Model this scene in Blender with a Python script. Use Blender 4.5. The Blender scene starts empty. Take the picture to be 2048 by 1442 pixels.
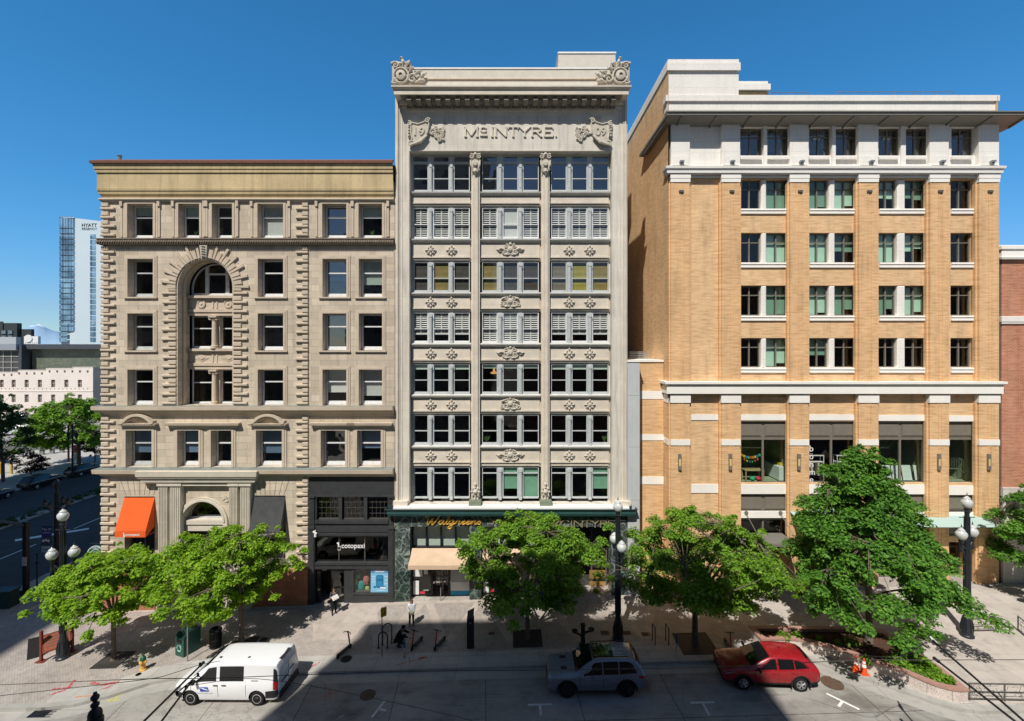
import bpy, bmesh, math, random
import numpy as np
from math import sin, cos, pi, radians, sqrt, atan2, hypot
from mathutils import Vector, Matrix

SC = bpy.context.scene
COL = SC.collection
# ---------------------------------------------------------------- camera model (metres)
F = 950.0          # focal length in photo pixels (photo 2048 wide)
DF = 32.53         # camera to the facade plane (y = 0)
HC = 17.25         # camera height
HY = 697.0         # photo row of the horizon
KS = 0.03          # the street climbs to the right
def X(px, y=0.0): return (px-1024.0)*(DF+y)/F
def Z(py, y=0.0): return HC-(py-HY)*(DF+y)/F
def gz(x): return KS*max(-75.0, min(60.0, x))
def G(px, py, c=0.0):
    a = (px-1024.0)/F; b = (py-HY)/F
    d = (HC-c)/(b+KS*a)
    if a*d < -75: d = (HC-c+KS*75)/b
    if a*d > 60: d = (HC-c-KS*60)/b
    return (a*d, d-DF)
RNG = random.Random(7)

# ---------------------------------------------------------------- objects
def tag(o, label=None, cat=None, group=None, kind=None):
    if label: o['label'] = label
    if cat: o['category'] = cat
    if group: o['group'] = group
    if kind: o['kind'] = kind
    return o
def thing(name, label, cat, loc=(0, 0, 0), group=None):
    o = bpy.data.objects.new(name, None); COL.objects.link(o)
    o.empty_display_size = 0.3; o.location = loc
    return tag(o, label, cat, group)
def copy_thing(o, parent=None):
    c = o.copy(); COL.objects.link(c)
    if parent is not None: c.parent = parent
    for ch in list(o.children): copy_thing(ch, c)
    return c
def put(o, x, y, rz=0.0, c=0.15, s=1.0, slope=False):
    o.location = (x, y, gz(x)+c); o.rotation_euler = (0, -math.atan(KS) if slope else 0, rz); o.scale = (s, s, s)
    if slope:
        o.rotation_euler = (Matrix.Rotation(-math.atan(KS), 4, 'Y') @ Matrix.Rotation(rz, 4, 'Z')).to_euler()
    return o

class MB:
    """collects shapes and links them as ONE mesh object"""
    def __init__(s): s.v = []; s.f = []; s.m = []; s.cur = 0; s.xf = None
    def pt(s, p):
        if s.xf is not None: p = s.xf @ Vector(p)
        s.v.append((p[0], p[1], p[2])); return len(s.v)-1
    def face(s, ids): s.f.append(tuple(ids)); s.m.append(s.cur)
    def poly(s, pts): s.face([s.pt(p) for p in pts])
    def box(s, x0, x1, y0, y1, z0, z1):
        i = [s.pt(p) for p in ((x0,y0,z0),(x1,y0,z0),(x1,y1,z0),(x0,y1,z0),(x0,y0,z1),(x1,y0,z1),(x1,y1,z1),(x0,y1,z1))]
        for q in ((0,3,2,1),(4,5,6,7),(0,1,5,4),(1,2,6,5),(2,3,7,6),(3,0,4,7)): s.face([i[k] for k in q])
    def bbox(s, x0, x1, y0, y1, z0, z1, b):
        """box whose front (-y) edges are chamfered by b"""
        i = [s.pt(p) for p in ((x0,y0+b,z0),(x1,y0+b,z0),(x1,y1,z0),(x0,y1,z0),(x0,y0+b,z1),(x1,y0+b,z1),(x1,y1,z1),(x0,y1,z1),
             (x0+b,y0,z0+b),(x1-b,y0,z0+b),(x1-b,y0,z1-b),(x0+b,y0,z1-b))]
        for q in ((0,3,2,1),(4,5,6,7),(1,2,6,5),(3,0,4,7),(2,3,7,6),(8,9,10,11),(0,1,9,8),(1,5,10,9),(5,4,11,10),(4,0,8,11)):
            s.face([i[k] for k in q])
    def extr(s, pts, vec):
        n = len(pts); vec = Vector(vec)
        a = [s.pt(p) for p in pts]; b = [s.pt(Vector(p)+vec) for p in pts]
        s.face(a[::-1]); s.face(b)
        for k in range(n): s.face((a[k], a[(k+1)%n], b[(k+1)%n], b[k]))
    def tube(s, pts, r, n=8, cap=True):
        pts = [Vector(p) for p in pts]; m = len(pts)
        rs = r if hasattr(r, '__len__') else [r]*m
        rings = []; up = None
        for k in range(m):
            t = (pts[min(k+1, m-1)]-pts[max(k-1, 0)])
            t = t.normalized() if t.length > 1e-9 else Vector((0,0,1))
            if up is None: up = Vector((0,0,1)) if abs(t.z) < .9 else Vector((1,0,0))
            u = t.cross(up)
            if u.length < 1e-6: u = t.cross(Vector((0.3,1,0.2)))
            u.normalize(); w = u.cross(t).normalized(); up = w
            rings.append([s.pt(pts[k]+(u*cos(2*pi*j/n)+w*sin(2*pi*j/n))*rs[k]) for j in range(n)])
        for k in range(m-1):
            for j in range(n):
                s.face((rings[k][j], rings[k][(j+1)%n], rings[k+1][(j+1)%n], rings[k+1][j]))
        if cap: s.face(rings[0][::-1]); s.face(rings[-1])
    def lathe(s, prof, c=(0,0,0), n=16, axis='z'):
        rings = []
        for r, h in prof:
            ring = []
            for j in range(n):
                a = 2*pi*j/n
                if axis == 'z': p = (c[0]+r*cos(a), c[1]+r*sin(a), c[2]+h)
                elif axis == 'y': p = (c[0]+r*cos(a), c[1]+h, c[2]+r*sin(a))
                else: p = (c[0]+h, c[1]+r*cos(a), c[2]+r*sin(a))
                ring.append(s.pt(p))
            rings.append(ring)
        for k in range(len(rings)-1):
            for j in range(n): s.face((rings[k][j], rings[k][(j+1)%n], rings[k+1][(j+1)%n], rings[k+1][j]))
        s.face(rings[0][::-1]); s.face(rings[-1])
    def wall(s, x0, x1, z0, z1, y, holes=(), depth=0.3, sides='lrtb'):
        """wall sheet in the plane y with rectangular holes (xa,xb,za,zb[,depth]) and their reveals"""
        xs = sorted({x0, x1, *[h[0] for h in holes], *[h[1] for h in holes]})
        zs = sorted({z0, z1, *[h[2] for h in holes], *[h[3] for h in holes]})
        xs = [x for x in xs if x0-1e-6 <= x <= x1+1e-6]; zs = [z for z in zs if z0-1e-6 <= z <= z1+1e-6]
        for i in range(len(xs)-1):
            for j in range(len(zs)-1):
                cx = (xs[i]+xs[i+1])/2; cz = (zs[j]+zs[j+1])/2
                if any(h[0] < cx < h[1] and h[2] < cz < h[3] for h in holes): continue
                s.poly(((xs[i],y,zs[j]),(xs[i+1],y,zs[j]),(xs[i+1],y,zs[j+1]),(xs[i],y,zs[j+1])))
        for h in holes:
            d = h[4] if len(h) > 4 else depth
            if d <= 0: continue
            a, b, c, e = h[:4]
            s.poly(((a,y,c),(a,y,e),(a,y+d,e),(a,y+d,c))); s.poly(((b,y,c),(b,y+d,c),(b,y+d,e),(b,y,e)))
            s.poly(((a,y,e),(b,y,e),(b,y+d,e),(a,y+d,e))); s.poly(((a,y,c),(a,y+d,c),(b,y+d,c),(b,y,c)))
    def cornice(s, x0, x1, prof, y=0.0, left=None, right=None):
        """profile [(out, z), ...] run along x in front of plane y; left/right = length of the return round that corner"""
        rows = []
        for o, z in prof:
            row = []
            if left is not None: row += [(x0-o, y+left, z), (x0-o, y-o, z)]
            else: row += [(x0, y-o, z)]
            if right is not None: row += [(x1+o, y-o, z), (x1+o, y+right, z)]
            else: row += [(x1, y-o, z)]
            rows.append([s.pt(p) for p in row])
        for k in range(len(rows)-1):
            for j in range(len(rows[k])-1):
                s.face((rows[k][j], rows[k][j+1], rows[k+1][j+1], rows[k+1][j]))
        if left is None: s.face([r[0] for r in rows])
        if right is None: s.face([r[-1] for r in rows][::-1])
    def surround(s, a, b, c, e, w, p, y=0.0, sill=0.0, top=None):
        """moulded window surround standing p proud of plane y round the opening a,b (x) c,e (z)"""
        t = top if top is not None else w
        for w2, p2 in ((w, p), (w*.55, p*1.6)):
            t2 = t*w2/w
            s.box(a-w2, a-.002*p2, y-p2, y+.05, c, e+t2); s.box(b+.002*p2, b+w2, y-p2, y+.05, c, e+t2)
            s.box(a, b, y-p2, y+.05, e+.002, e+t2-.003)
        if sill: s.box(a-w-.03, b+w+.03, y-p-.07, y+.1, c-sill, c-.002)
    def obj(s, name, mats, parent=None, smooth=False, angle=40, recalc=True):
        me = bpy.data.meshes.new(name); me.from_pydata(s.v, [], s.f)
        mats = mats if isinstance(mats, (list, tuple)) else [mats]
        for m in mats: me.materials.append(m)
        if len(mats) > 1: me.polygons.foreach_set('material_index', s.m)
        if recalc and len(s.f) < 40000:
            bm = bmesh.new(); bm.from_mesh(me); bmesh.ops.recalc_face_normals(bm, faces=bm.faces); bm.to_mesh(me); bm.free()
        if smooth:
            me.polygons.foreach_set('use_smooth', [True]*len(me.polygons))
            me.set_sharp_from_angle(angle=radians(angle))
        me.update()
        return link(name, me, parent)
def link(name, me, parent=None):
    o = bpy.data.objects.new(name, me); COL.objects.link(o)
    if parent is not None:
        o.parent = parent
        if parent.type == 'EMPTY': o.matrix_parent_inverse = Matrix.Translation(-Vector(parent.location))
    return o
def struct(name, mb, mat, label=None):
    o = mb.obj(name, mat); o['kind'] = 'structure'
    if label: o['label'] = label
    return o

def text_geo(s, shear=0.0, bold=0.0):
    cu = bpy.data.curves.new('t', 'FONT'); cu.body = s; cu.shear = shear; cu.offset = bold; cu.resolution_u = 3
    o = bpy.data.objects.new('t', cu); COL.objects.link(o)
    dg = bpy.context.evaluated_depsgraph_get(); dg.update()
    me = bpy.data.meshes.new_from_object(o.evaluated_get(dg))
    vs = [tuple(v.co) for v in me.vertices]; fs = [tuple(p.vertices) for p in me.polygons]
    bpy.data.objects.remove(o); bpy.data.curves.remove(cu); bpy.data.meshes.remove(me)
    return vs, fs
def text(mb, s, x0, x1, z0, z1, y, depth=0.0, shear=0.0, bold=0.0, slope=0.0):
    """lettering facing -y fitted in the box x0..x1, z0..z1; depth thickens it"""
    vs, fs = text_geo(s, shear, bold)
    if not vs: return
    mx = [min(v[k] for v in vs) for k in (0, 1)]; Mx = [max(v[k] for v in vs) for k in (0, 1)]
    def T(v, d):
        u = (v[0]-mx[0])/(Mx[0]-mx[0]); w = (v[1]-mx[1])/(Mx[1]-mx[1])
        return (x0+(x1-x0)*u, y-d+slope*w, z0+(z1-z0)*w)
    a = [mb.pt(T(v, depth)) for v in vs]
    for f in fs: mb.face([a[i] for i in f])
    if depth:
        from collections import Counter
        cnt = Counter(); dire = {}
        for f in fs:
            for k in range(len(f)):
                e = (f[k], f[(k+1)%len(f)]); cnt[tuple(sorted(e))] += 1; dire[tuple(sorted(e))] = e
        b = {}
        for e, c in cnt.items():
            if c != 1: continue
            p, q = dire[e]
            for i in (p, q):
                if i not in b: b[i] = mb.pt(T(vs[i], 0))
            mb.face((a[q], a[p], b[p], b[q]))
# slab-serif strokes on a 1x1 cell: list of polylines
SLAB = {'M': [[(0,0),(0,1)],[(0,1),(.5,.12)],[(.5,.12),(1,1)],[(1,1),(1,0)]], 'C': [[(.95,.78),(.75,.97),(.35,1),(.06,.75),(.02,.5),(.06,.25),(.35,0),(.75,.03),(.95,.22)]],
 'I': [[(.5,0),(.5,1)]], 'N': [[(0,0),(0,1)],[(0,1),(1,0)],[(1,0),(1,1)]], 'T': [[(0,.97),(1,.97)],[(.5,0),(.5,1)]],
 'Y': [[(0,1),(.5,.48)],[(1,1),(.5,.48)],[(.5,.48),(.5,0)]], 'R': [[(.1,0),(.1,1)],[(.1,.97),(.7,.97),(.92,.82),(.92,.64),(.7,.5),(.1,.5)],[(.5,.5),(.98,0)]],
 'E': [[(.1,0),(.1,1)],[(.1,.97),(.92,.97)],[(.1,.52),(.7,.52)],[(.1,.03),(.95,.03)]], '.': [[(.5,0),(.5,.14)]], '_': [[(0,.1),(1,.1)],[(0,-.12),(1,-.12)]]}
SERIF = {'M': [(0,0),(1,0),(0,1),(1,1)], 'I': [(.5,0),(.5,1)], 'N': [(0,0),(0,1),(1,1)], 'T': [(.5,0)], 'Y': [(0,1),(1,1),(.5,0)], 'R': [(.1,0),(.98,0)], 'E': []}
def slab(mb, ch, x0, x1, z0, z1, y, d, t=.09, ser=.09):
    W = x1-x0; H = z1-z0
    def bar(p, q, th, ext=0.0):
        p = Vector((x0+p[0]*W, 0, z0+p[1]*H)); q = Vector((x0+q[0]*W, 0, z0+q[1]*H)); v = q-p
        if v.length < 1e-6: return
        v.normalize(); n = Vector((-v.z, 0, v.x))*th/2; p = p-v*ext; q = q+v*ext
        j = RNG.uniform(0, .004)
        mb.extr([Vector((a.x, y-d-j, a.z)) for a in (p-n, q-n, q+n, p+n)], (0, d+.03, 0))
    for pl in SLAB[ch]:
        for k in range(len(pl)-1): bar(pl[k], pl[k+1], t, t*.25 if len(pl) > 2 else 0)
    for q in SERIF.get(ch, []): bar((q[0]-ser*1.3, q[1]+(.03 if q[1] < .5 else -.03)), (q[0]+ser*1.3, q[1]+(.03 if q[1] < .5 else -.03)), t*.8)
    if ch == 'T': bar((0, .97), (0, .75), t*.7); bar((1, .97), (1, .75), t*.7)
    if ch == 'E': bar((.92, .97), (.92, .78), t*.7); bar((.95, .03), (.95, .24), t*.7)
def scroll(mb, cx, cz, r, a0, turns, y, rad, hand=1, n=22, decay=.15):
    pts = []
    for k in range(n+1):
        u = k/n; a = a0+hand*turns*2*pi*u; q = r*(1-u)+r*decay*u
        pts.append((cx+q*cos(a), y, cz+q*sin(a)))
    mb.tube(pts, [rad*(1.0-.35*k/n) for k in range(n+1)], 6)

# ---------------------------------------------------------------- materials
class NT:
    def __init__(s, name):
        m = bpy.data.materials.new(name); m.use_nodes = True; s.mat = m; s.t = m.node_tree
        s.t.nodes.clear(); s.out = s.n('ShaderNodeOutputMaterial')
    def n(s, typ, **kw):
        nd = s.t.nodes.new(typ)
        for k, v in kw.items(): setattr(nd, k, v)
        return nd
    def L(s, a, b): s.t.links.new(a, b)
    def math(s, op, a, b=None):
        nd = s.n('ShaderNodeMath', operation=op)
        for k, v in ((0, a), (1, b)):
            if v is None: continue
            if isinstance(v, (int, float)): nd.inputs[k].default_value = v
            else: s.L(v, nd.inputs[k])
        return nd.outputs[0]
    def coord(s, wall=False, kind='Object'):
        c = s.n('ShaderNodeTexCoord').outputs[kind]
        if not wall: return c
        sp = s.n('ShaderNodeSeparateXYZ'); s.L(c, sp.inputs[0])
        cb = s.n('ShaderNodeCombineXYZ'); s.L(s.math('ADD', sp.outputs[0], sp.outputs[1]), cb.inputs[0]); s.L(sp.outputs[2], cb.inputs[1])
        return cb.outputs[0]
    def noise(s, vec, scale, detail=4, rough=.55, stretch=None):
        if stretch:
            mp = s.n('ShaderNodeMapping'); mp.inputs['Scale'].default_value = stretch; s.L(vec, mp.inputs[0]); vec = mp.outputs[0]
        nd = s.n('ShaderNodeTexNoise'); nd.inputs['Scale'].default_value = scale; nd.inputs['Detail'].default_value = detail
        nd.inputs['Roughness'].default_value = rough; s.L(vec, nd.inputs['Vector']); return nd.outputs['Fac']
    def ramp(s, fac, stops):
        r = s.n('ShaderNodeValToRGB'); e = r.color_ramp.elements
        while len(e) > 1: e.remove(e[-1])
        e[0].position, e[0].color = stops[0][0], (*stops[0][1], 1)
        for p, c in stops[1:]:
            q = e.new(p); q.color = (*c, 1)
        s.L(fac, r.inputs[0]); return r.outputs[0]
    def mix(s, fac, a, b, mode='MIX'):
        nd = s.n('ShaderNodeMix', data_type='RGBA', blend_type=mode)
        for k, v in ((0, fac), (6, a), (7, b)):
            if isinstance(v, (int, float)): nd.inputs[k].default_value = v
            elif isinstance(v, tuple): nd.inputs[k].default_value = (*v, 1)
            else: s.L(v, nd.inputs[k])
        return nd.outputs[2]
    def bsdf(s, col, rough=.7, spec=.3, metal=0.0, bump=None, bstr=.3, bdist=.02, **kw):
        b = s.n('ShaderNodeBsdfPrincipled')
        for k, v in (('Base Color', col), ('Roughness', rough), ('Specular IOR Level', spec), ('Metallic', metal)):
            if isinstance(v, tuple): b.inputs[k].default_value = (*v, 1)
            elif isinstance(v, (int, float)): b.inputs[k].default_value = v
            else: s.L(v, b.inputs[k])
        for k, v in kw.items(): b.inputs[k.replace('_', ' ')].default_value = v
        if bump is not None:
            bn = s.n('ShaderNodeBump'); bn.inputs['Strength'].default_value = bstr; bn.inputs['Distance'].default_value = bdist
            s.L(bump, bn.inputs['Height']); s.L(bn.outputs[0], b.inputs['Normal'])
        s.L(b.outputs[0], s.out.inputs[0]); return s.mat
def sc(c, k): return tuple(max(0, min(1, v*k)) for v in c)
def plain(name, col, rough=.6, spec=.3, metal=0.0, var=.12, scale=2.5, bump=.0, **kw):
    """painted / plain surface with soft dirt variation"""
    t = NT(name); c = t.coord()
    a = t.noise(c, scale, 5); b = t.noise(c, scale*9, 3)
    f = t.math('ADD', t.math('MULTIPLY', a, .7), t.math('MULTIPLY', b, .3))
    cc = t.ramp(f, [(.3, sc(col, 1-var)), (.55, col), (.75, sc(col, 1+var))])
    return t.bsdf(cc, rough, spec, metal, bump=b if bump else None, bstr=bump, **kw)
def stone(name, col, bw=1.1, bh=.42, joint=.012, jdark=.72, var=.13, streak=.22, blockvar=.14, bump=.35):
    """weathered ashlar: block joints, block-to-block tone, rain streaks, grain"""
    t = NT(name); w = t.coord(True); c = t.coord()
    br = t.n('ShaderNodeTexBrick'); br.offset = .5
    for k, v in (('Scale', 1.0), ('Mortar Size', joint), ('Mortar Smooth', .3), ('Bias', 0.0), ('Brick Width', bw), ('Row Height', bh)): br.inputs[k].default_value = v
    br.inputs['Color1'].default_value = (*sc(col, 1-blockvar), 1); br.inputs['Color2'].default_value = (*sc(col, 1+blockvar*.7), 1)
    br.inputs['Mortar'].default_value = (*sc(col, jdark), 1); t.L(w, br.inputs['Vector'])
    big = t.noise(c, .35, 5); st = t.noise(w, 1.6, 5, .65, stretch=(1.6, .12, 1)); fine = t.noise(c, 14, 4)
    x = t.mix(1.0, br.outputs['Color'], t.ramp(big, [(.3, (1-var,)*3), (.7, (1+var*.4,)*3)]), 'MULTIPLY')
    x = t.mix(1.0, x, t.ramp(st, [(.28, (1-streak,)*3), (.52, (1,)*3)]), 'MULTIPLY')
    x = t.mix(1.0, x, t.ramp(fine, [(.3, (.9,)*3), (.7, (1.06,)*3)]), 'MULTIPLY')
    h = t.math('SUBTRACT', t.math('MULTIPLY', fine, .4), t.math('MULTIPLY', br.outputs['Fac'], .8))
    return t.bsdf(x, .85, .2, bump=h, bstr=bump, bdist=.02)
def brick(name, c1, c2, mortar, bw=.3, bh=.1, joint=.012, bands=None, var=.12):
    t = NT(name); w = t.coord(True); c = t.coord()
    br = t.n('ShaderNodeTexBrick')
    for k, v in (('Scale', 1.0), ('Mortar Size', joint), ('Mortar Smooth', .2), ('Bias', -.1), ('Brick Width', bw), ('Row Height', bh)): br.inputs[k].default_value = v
    for k, v in (('Color1', c1), ('Color2', c2), ('Mortar', mortar)): br.inputs[k].default_value = (*v, 1)
    t.L(w, br.inputs['Vector'])
    big = t.noise(c, .5, 5); st = t.noise(w, 1.2, 4, .6, stretch=(1.3, .15, 1)); fl = t.noise(w, 1, 2, .5, stretch=(1.2, 9, 1))
    x = t.mix(1.0, br.outputs['Color'], t.ramp(big, [(.3, (1-var,)*3), (.7, (1+var*.6,)*3)]), 'MULTIPLY')
    x = t.mix(1.0, x, t.ramp(st, [(.25, (.76,.75,.74)), (.47, (1,)*3), (.75, (1.06,1.05,1.04))]), 'MULTIPLY')
    x = t.mix(1.0, x, t.ramp(fl, [(.28, (.80, .74, .68)), (.5, (1,)*3), (.72, (1.08, 1.07, 1.04))]), 'MULTIPLY')
    return t.bsdf(x, .85, .2, bump=t.math('MULTIPLY', br.outputs['Fac'], -1.0), bstr=.5, bdist=.008)
def glass(name, tint=(.5, .52, .5), ior=1.5, rough=.01, gain=1.6, wob=.02):
    t = NT(name); tr = t.n('ShaderNodeBsdfTransparent'); tr.inputs[0].default_value = (*tint, 1)
    g = t.n('ShaderNodeBsdfGlossy'); g.inputs['Roughness'].default_value = rough; g.inputs['Color'].default_value = (1, 1, 1, 1)
    if wob:
        c = t.coord(); bn = t.n('ShaderNodeBump'); bn.inputs['Strength'].default_value = wob; bn.inputs['Distance'].default_value = .2
        t.L(t.noise(c, 1.1, 1), bn.inputs['Height']); t.L(bn.outputs[0], g.inputs['Normal'])
    fr = t.n('ShaderNodeLayerWeight'); fr.inputs['Blend'].default_value = .5; f0 = ((ior-1)/(ior+1))**2*gain
    fac = t.math('ADD', f0, t.math('MULTIPLY', t.math('POWER', fr.outputs['Facing'], 5.0), 1-f0))
    mx = t.n('ShaderNodeMixShader'); t.L(fac, mx.inputs[0])
    t.L(tr.outputs[0], mx.inputs[1]); t.L(g.outputs[0], mx.inputs[2]); t.L(mx.outputs[0], t.out.inputs[0])
    return t.mat
def leafmat(name, c_dark, c_mid, c_light, trans=.35):
    t = NT(name); g = t.n('ShaderNodeNewGeometry')
    c = t.coord(); n1 = t.noise(c, .55, 2)
    f = t.math('ADD', t.math('MULTIPLY', g.outputs['Random Per Island'], .55), t.math('MULTIPLY', n1, .45))
    col = t.ramp(f, [(.2, c_dark), (.5, c_mid), (.8, c_light)])
    d = t.n('ShaderNodeBsdfPrincipled'); t.L(col, d.inputs['Base Color']); d.inputs['Roughness'].default_value = .5; d.inputs['Specular IOR Level'].default_value = .25
    tl = t.n('ShaderNodeBsdfTranslucent'); t.L(t.mix(1.0, col, (1.5, 1.45, .45), 'MULTIPLY'), tl.inputs[0])
    mx = t.n('ShaderNodeMixShader'); mx.inputs[0].default_value = trans
    t.L(d.outputs[0], mx.inputs[1]); t.L(tl.outputs[0], mx.inputs[2]); t.L(mx.outputs[0], t.out.inputs[0])
    return t.mat
def carpaint(name, col, rough=.25, metal=.0, coat=.45):
    t = NT(name); c = t.coord(); dust = t.noise(c, 3, 5); fl = t.noise(c, 90, 2)
    x = t.mix(t.math('MULTIPLY', dust, .05), t.ramp(fl, [(.3, sc(col, .93)), (.7, sc(col, 1.05))]), (.35, .33, .30))
    r = t.math('ADD', t.math('MULTIPLY', dust, .2), rough-.08)
    return t.bsdf(x, r, .5, metal, Coat_Weight=coat, Coat_Roughness=.06)

def marble(name, base, vein):
    t = NT(name); c = t.coord(); w = t.n('ShaderNodeTexNoise'); w.inputs['Scale'].default_value = 1.2; w.inputs['Detail'].default_value = 6; t.L(c, w.inputs['Vector'])
    ad = t.n('ShaderNodeVectorMath', operation='MULTIPLY_ADD'); t.L(w.outputs['Color'], ad.inputs[0]); ad.inputs[1].default_value = (1.1, 1.1, 1.1); t.L(c, ad.inputs[2])
    vo = t.n('ShaderNodeTexVoronoi', feature='DISTANCE_TO_EDGE'); vo.inputs['Scale'].default_value = 1.5; t.L(ad.outputs[0], vo.inputs['Vector'])
    v2 = t.n('ShaderNodeTexVoronoi', feature='DISTANCE_TO_EDGE'); v2.inputs['Scale'].default_value = 3.7; t.L(ad.outputs[0], v2.inputs['Vector'])
    a = t.ramp(vo.outputs[0], [(0, (1,)*3), (.03, (.5,)*3), (.09, (0,)*3)]); b = t.ramp(v2.outputs[0], [(0, (.55,)*3), (.035, (.2,)*3), (.07, (0,)*3)])
    n = t.noise(c, 2, 6)
    f = t.mix(1.0, t.mix(1.0, a, b, 'LIGHTEN'), t.ramp(n, [(.3, (.15,)*3), (.65, (1,)*3)]), 'MULTIPLY')
    x = t.mix(f, t.ramp(t.noise(c, 5, 5), [(.3, sc(base, .55)), (.7, sc(base, 1.6))]), vein)
    return t.bsdf(x, .25, .4)
# ================================================================ materials
SAND = stone('sandstone', (.645,.55,.43), 1.25, .47, .014, .66, blockvar=.14, streak=.20, var=.16)
SANDT = plain('sandstone_trim', (.595,.50,.39), .85, .2, var=.16, scale=1.2, bump=.3)
SANDW = plain('pale_stone', (.66,.60,.50), .8, .2, var=.14, scale=1.5, bump=.2)
TERRA = stone('ochre_cornice', (.62,.49,.285), 4.6, 3.0, .01, .7, var=.22, streak=.25, blockvar=.05)
REDS = stone('red_sandstone', (.46,.20,.12), .9, .45, .015, .7)
COPPER = plain('oxidised_roof_edge', (.22,.10,.07), .7, .3, var=.3, scale=6)
LEAD = plain('lead_flashing', (.22,.25,.235), .6, .3, var=.3, scale=2)
GREY = stone('grey_limestone', (.72,.675,.59), 3.2, 1.3, .008, .88, var=.18, streak=.34, blockvar=.04, bump=.2)
GREYT = plain('limestone_trim', (.68,.61,.51), .85, .2, var=.17, scale=1.4, bump=.25)
GREYD = plain('cornice_shade_limestone', (.27,.24,.20), .9, .15, var=.3, scale=3)  # darker stone: shade under the cornice is put into its colour
GREYL = plain('limestone_relief', (.58,.53,.445), .85, .2, var=.22, scale=4, bump=.4)
CREAM = plain('painted_parapet', (.66,.62,.54), .7, .2, var=.1)
WHITEM = plain('white_metal_roof', (.84,.84,.83), .6, .3, var=.05)
GREENM = plain('green_enamel', (.035,.10,.095), .4, .4, var=.2)
BLACKP = plain('black_paint', (.018,.019,.021), .45, .4, var=.35, scale=3)
CHARC = plain('charcoal_paint', (.045,.048,.05), .5, .3, var=.25, scale=2)
FRAMEG = plain('grey_window_paint', (.50,.53,.53), .6, .3, var=.14, scale=3)
FRAMEW = plain('white_window_paint', (.72,.73,.73), .5, .3, var=.12, scale=4)
FRAMED = plain('dark_window_frame', (.12,.11,.10), .5, .3, var=.2)
BRONZE = plain('bronze_panel', (.20,.18,.145), .55, .4, var=.12)
BLIND = plain('white_blind', (.72,.74,.72), .8, .1, var=.05)
BLINDG = plain('green_white_blind', (.60,.72,.64), .8, .1, var=.05)
BLINDB = plain('blue_shade', (.16,.24,.36), .8, .1, var=.08)
BLINDK = plain('dark_slat_blind', (.10,.092,.08), .7, .2, var=.2)
BLINDO = plain('ochre_slat_blind', (.36,.29,.10), .7, .2, var=.2)
BLINDY = plain('olive_shade', (.46,.42,.09), .7, .2, var=.12)
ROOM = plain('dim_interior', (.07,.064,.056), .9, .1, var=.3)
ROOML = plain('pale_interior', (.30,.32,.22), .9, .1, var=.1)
GLASS = glass('window_glass', (.86,.87,.85))
GLASSD = glass('dark_window_glass', (.38,.40,.39), gain=2.0)
GLASSG = glass('green_tinted_glass', (.80,.90,.84), gain=1.8)
GLASSB = glass('blue_reflecting_glass', (.30,.34,.38), ior=2.2, gain=1.5, wob=.06)
def frost():
    t = NT('frosted_canopy_glass'); d = t.n('ShaderNodeBsdfDiffuse'); d.inputs[0].default_value = (.56,.72,.68,1); tr = t.n('ShaderNodeBsdfTransparent'); tr.inputs[0].default_value = (.7,.85,.8,1)
    mx = t.n('ShaderNodeMixShader'); mx.inputs[0].default_value = .68; t.L(tr.outputs[0], mx.inputs[1]); t.L(d.outputs[0], mx.inputs[2]); t.L(mx.outputs[0], t.out.inputs[0]); return t.mat
GLASSF = frost()
BRICKT = brick('tan_brick', (.755,.495,.265), (.84,.565,.315), (.68,.48,.31), .36, .1, .011)
BRICKD = brick('amber_brick', (.735,.46,.23), (.82,.53,.28), (.64,.44,.275), .36, .1, .011)
BRICKR = brick('red_brick', (.50,.185,.10), (.60,.235,.135), (.52,.36,.27), .3, .1, .014)
PRECAST = stone('white_precast', (.87,.835,.775), 2.4, .75, .008, .72, var=.06, streak=.07, blockvar=.015, bump=.06)
PRECASTP = plain('white_precast_plain', (.88,.845,.785), .75, .2, var=.06, scale=1.2)
CONCP = plain('pale_concrete_panel', (.52,.54,.54), .8, .2, var=.1, scale=.8)
CANOPYM = plain('canopy_metal', (.20,.19,.165), .5, .4, var=.1)
MARB = marble('green_marble', (.045,.062,.056), (.42,.50,.46))
MARBD = marble('dark_green_marble', (.016,.03,.026), (.20,.27,.24))
GOLD = plain('gold_letters', (.62,.36,.06), .35, .5, .35, var=.1)
GOLDP = plain('pale_gold_letters', (.52,.44,.28), .35, .5, .5, var=.1)
WHITEP = plain('white_paint', (.82,.82,.80), .5, .3, var=.05)
ORANGEF = plain('orange_canvas', (.80,.13,.03), .8, .1, var=.07, scale=1.5)
GREYF = plain('grey_canvas', (.06,.062,.062), .6, .25, var=.35, scale=2)
TANF = plain('tan_canvas', (.64,.47,.33), .8, .1, var=.14, scale=1.6)
STEEL = plain('grey_steel', (.32,.33,.34), .45, .5, .5, var=.15)
IRON = plain('black_iron', (.014,.015,.017), .45, .4, var=.3)
LAMPP = plain('lamp_post_paint', (.022,.027,.033), .4, .45, var=.25)
RUBBER = plain('rubber', (.018,.018,.018), .8, .2, var=.3)
MULCH = plain('bark_mulch', (.10,.055,.04), .95, .1, var=.5, scale=7, bump=.6)
GRANITE = plain('pink_granite', (.42,.245,.20), .5, .3, var=.2, scale=6)
BARK = plain('grey_bark', (.17,.14,.11), .9, .1, var=.3, scale=5, bump=.5)

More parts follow.
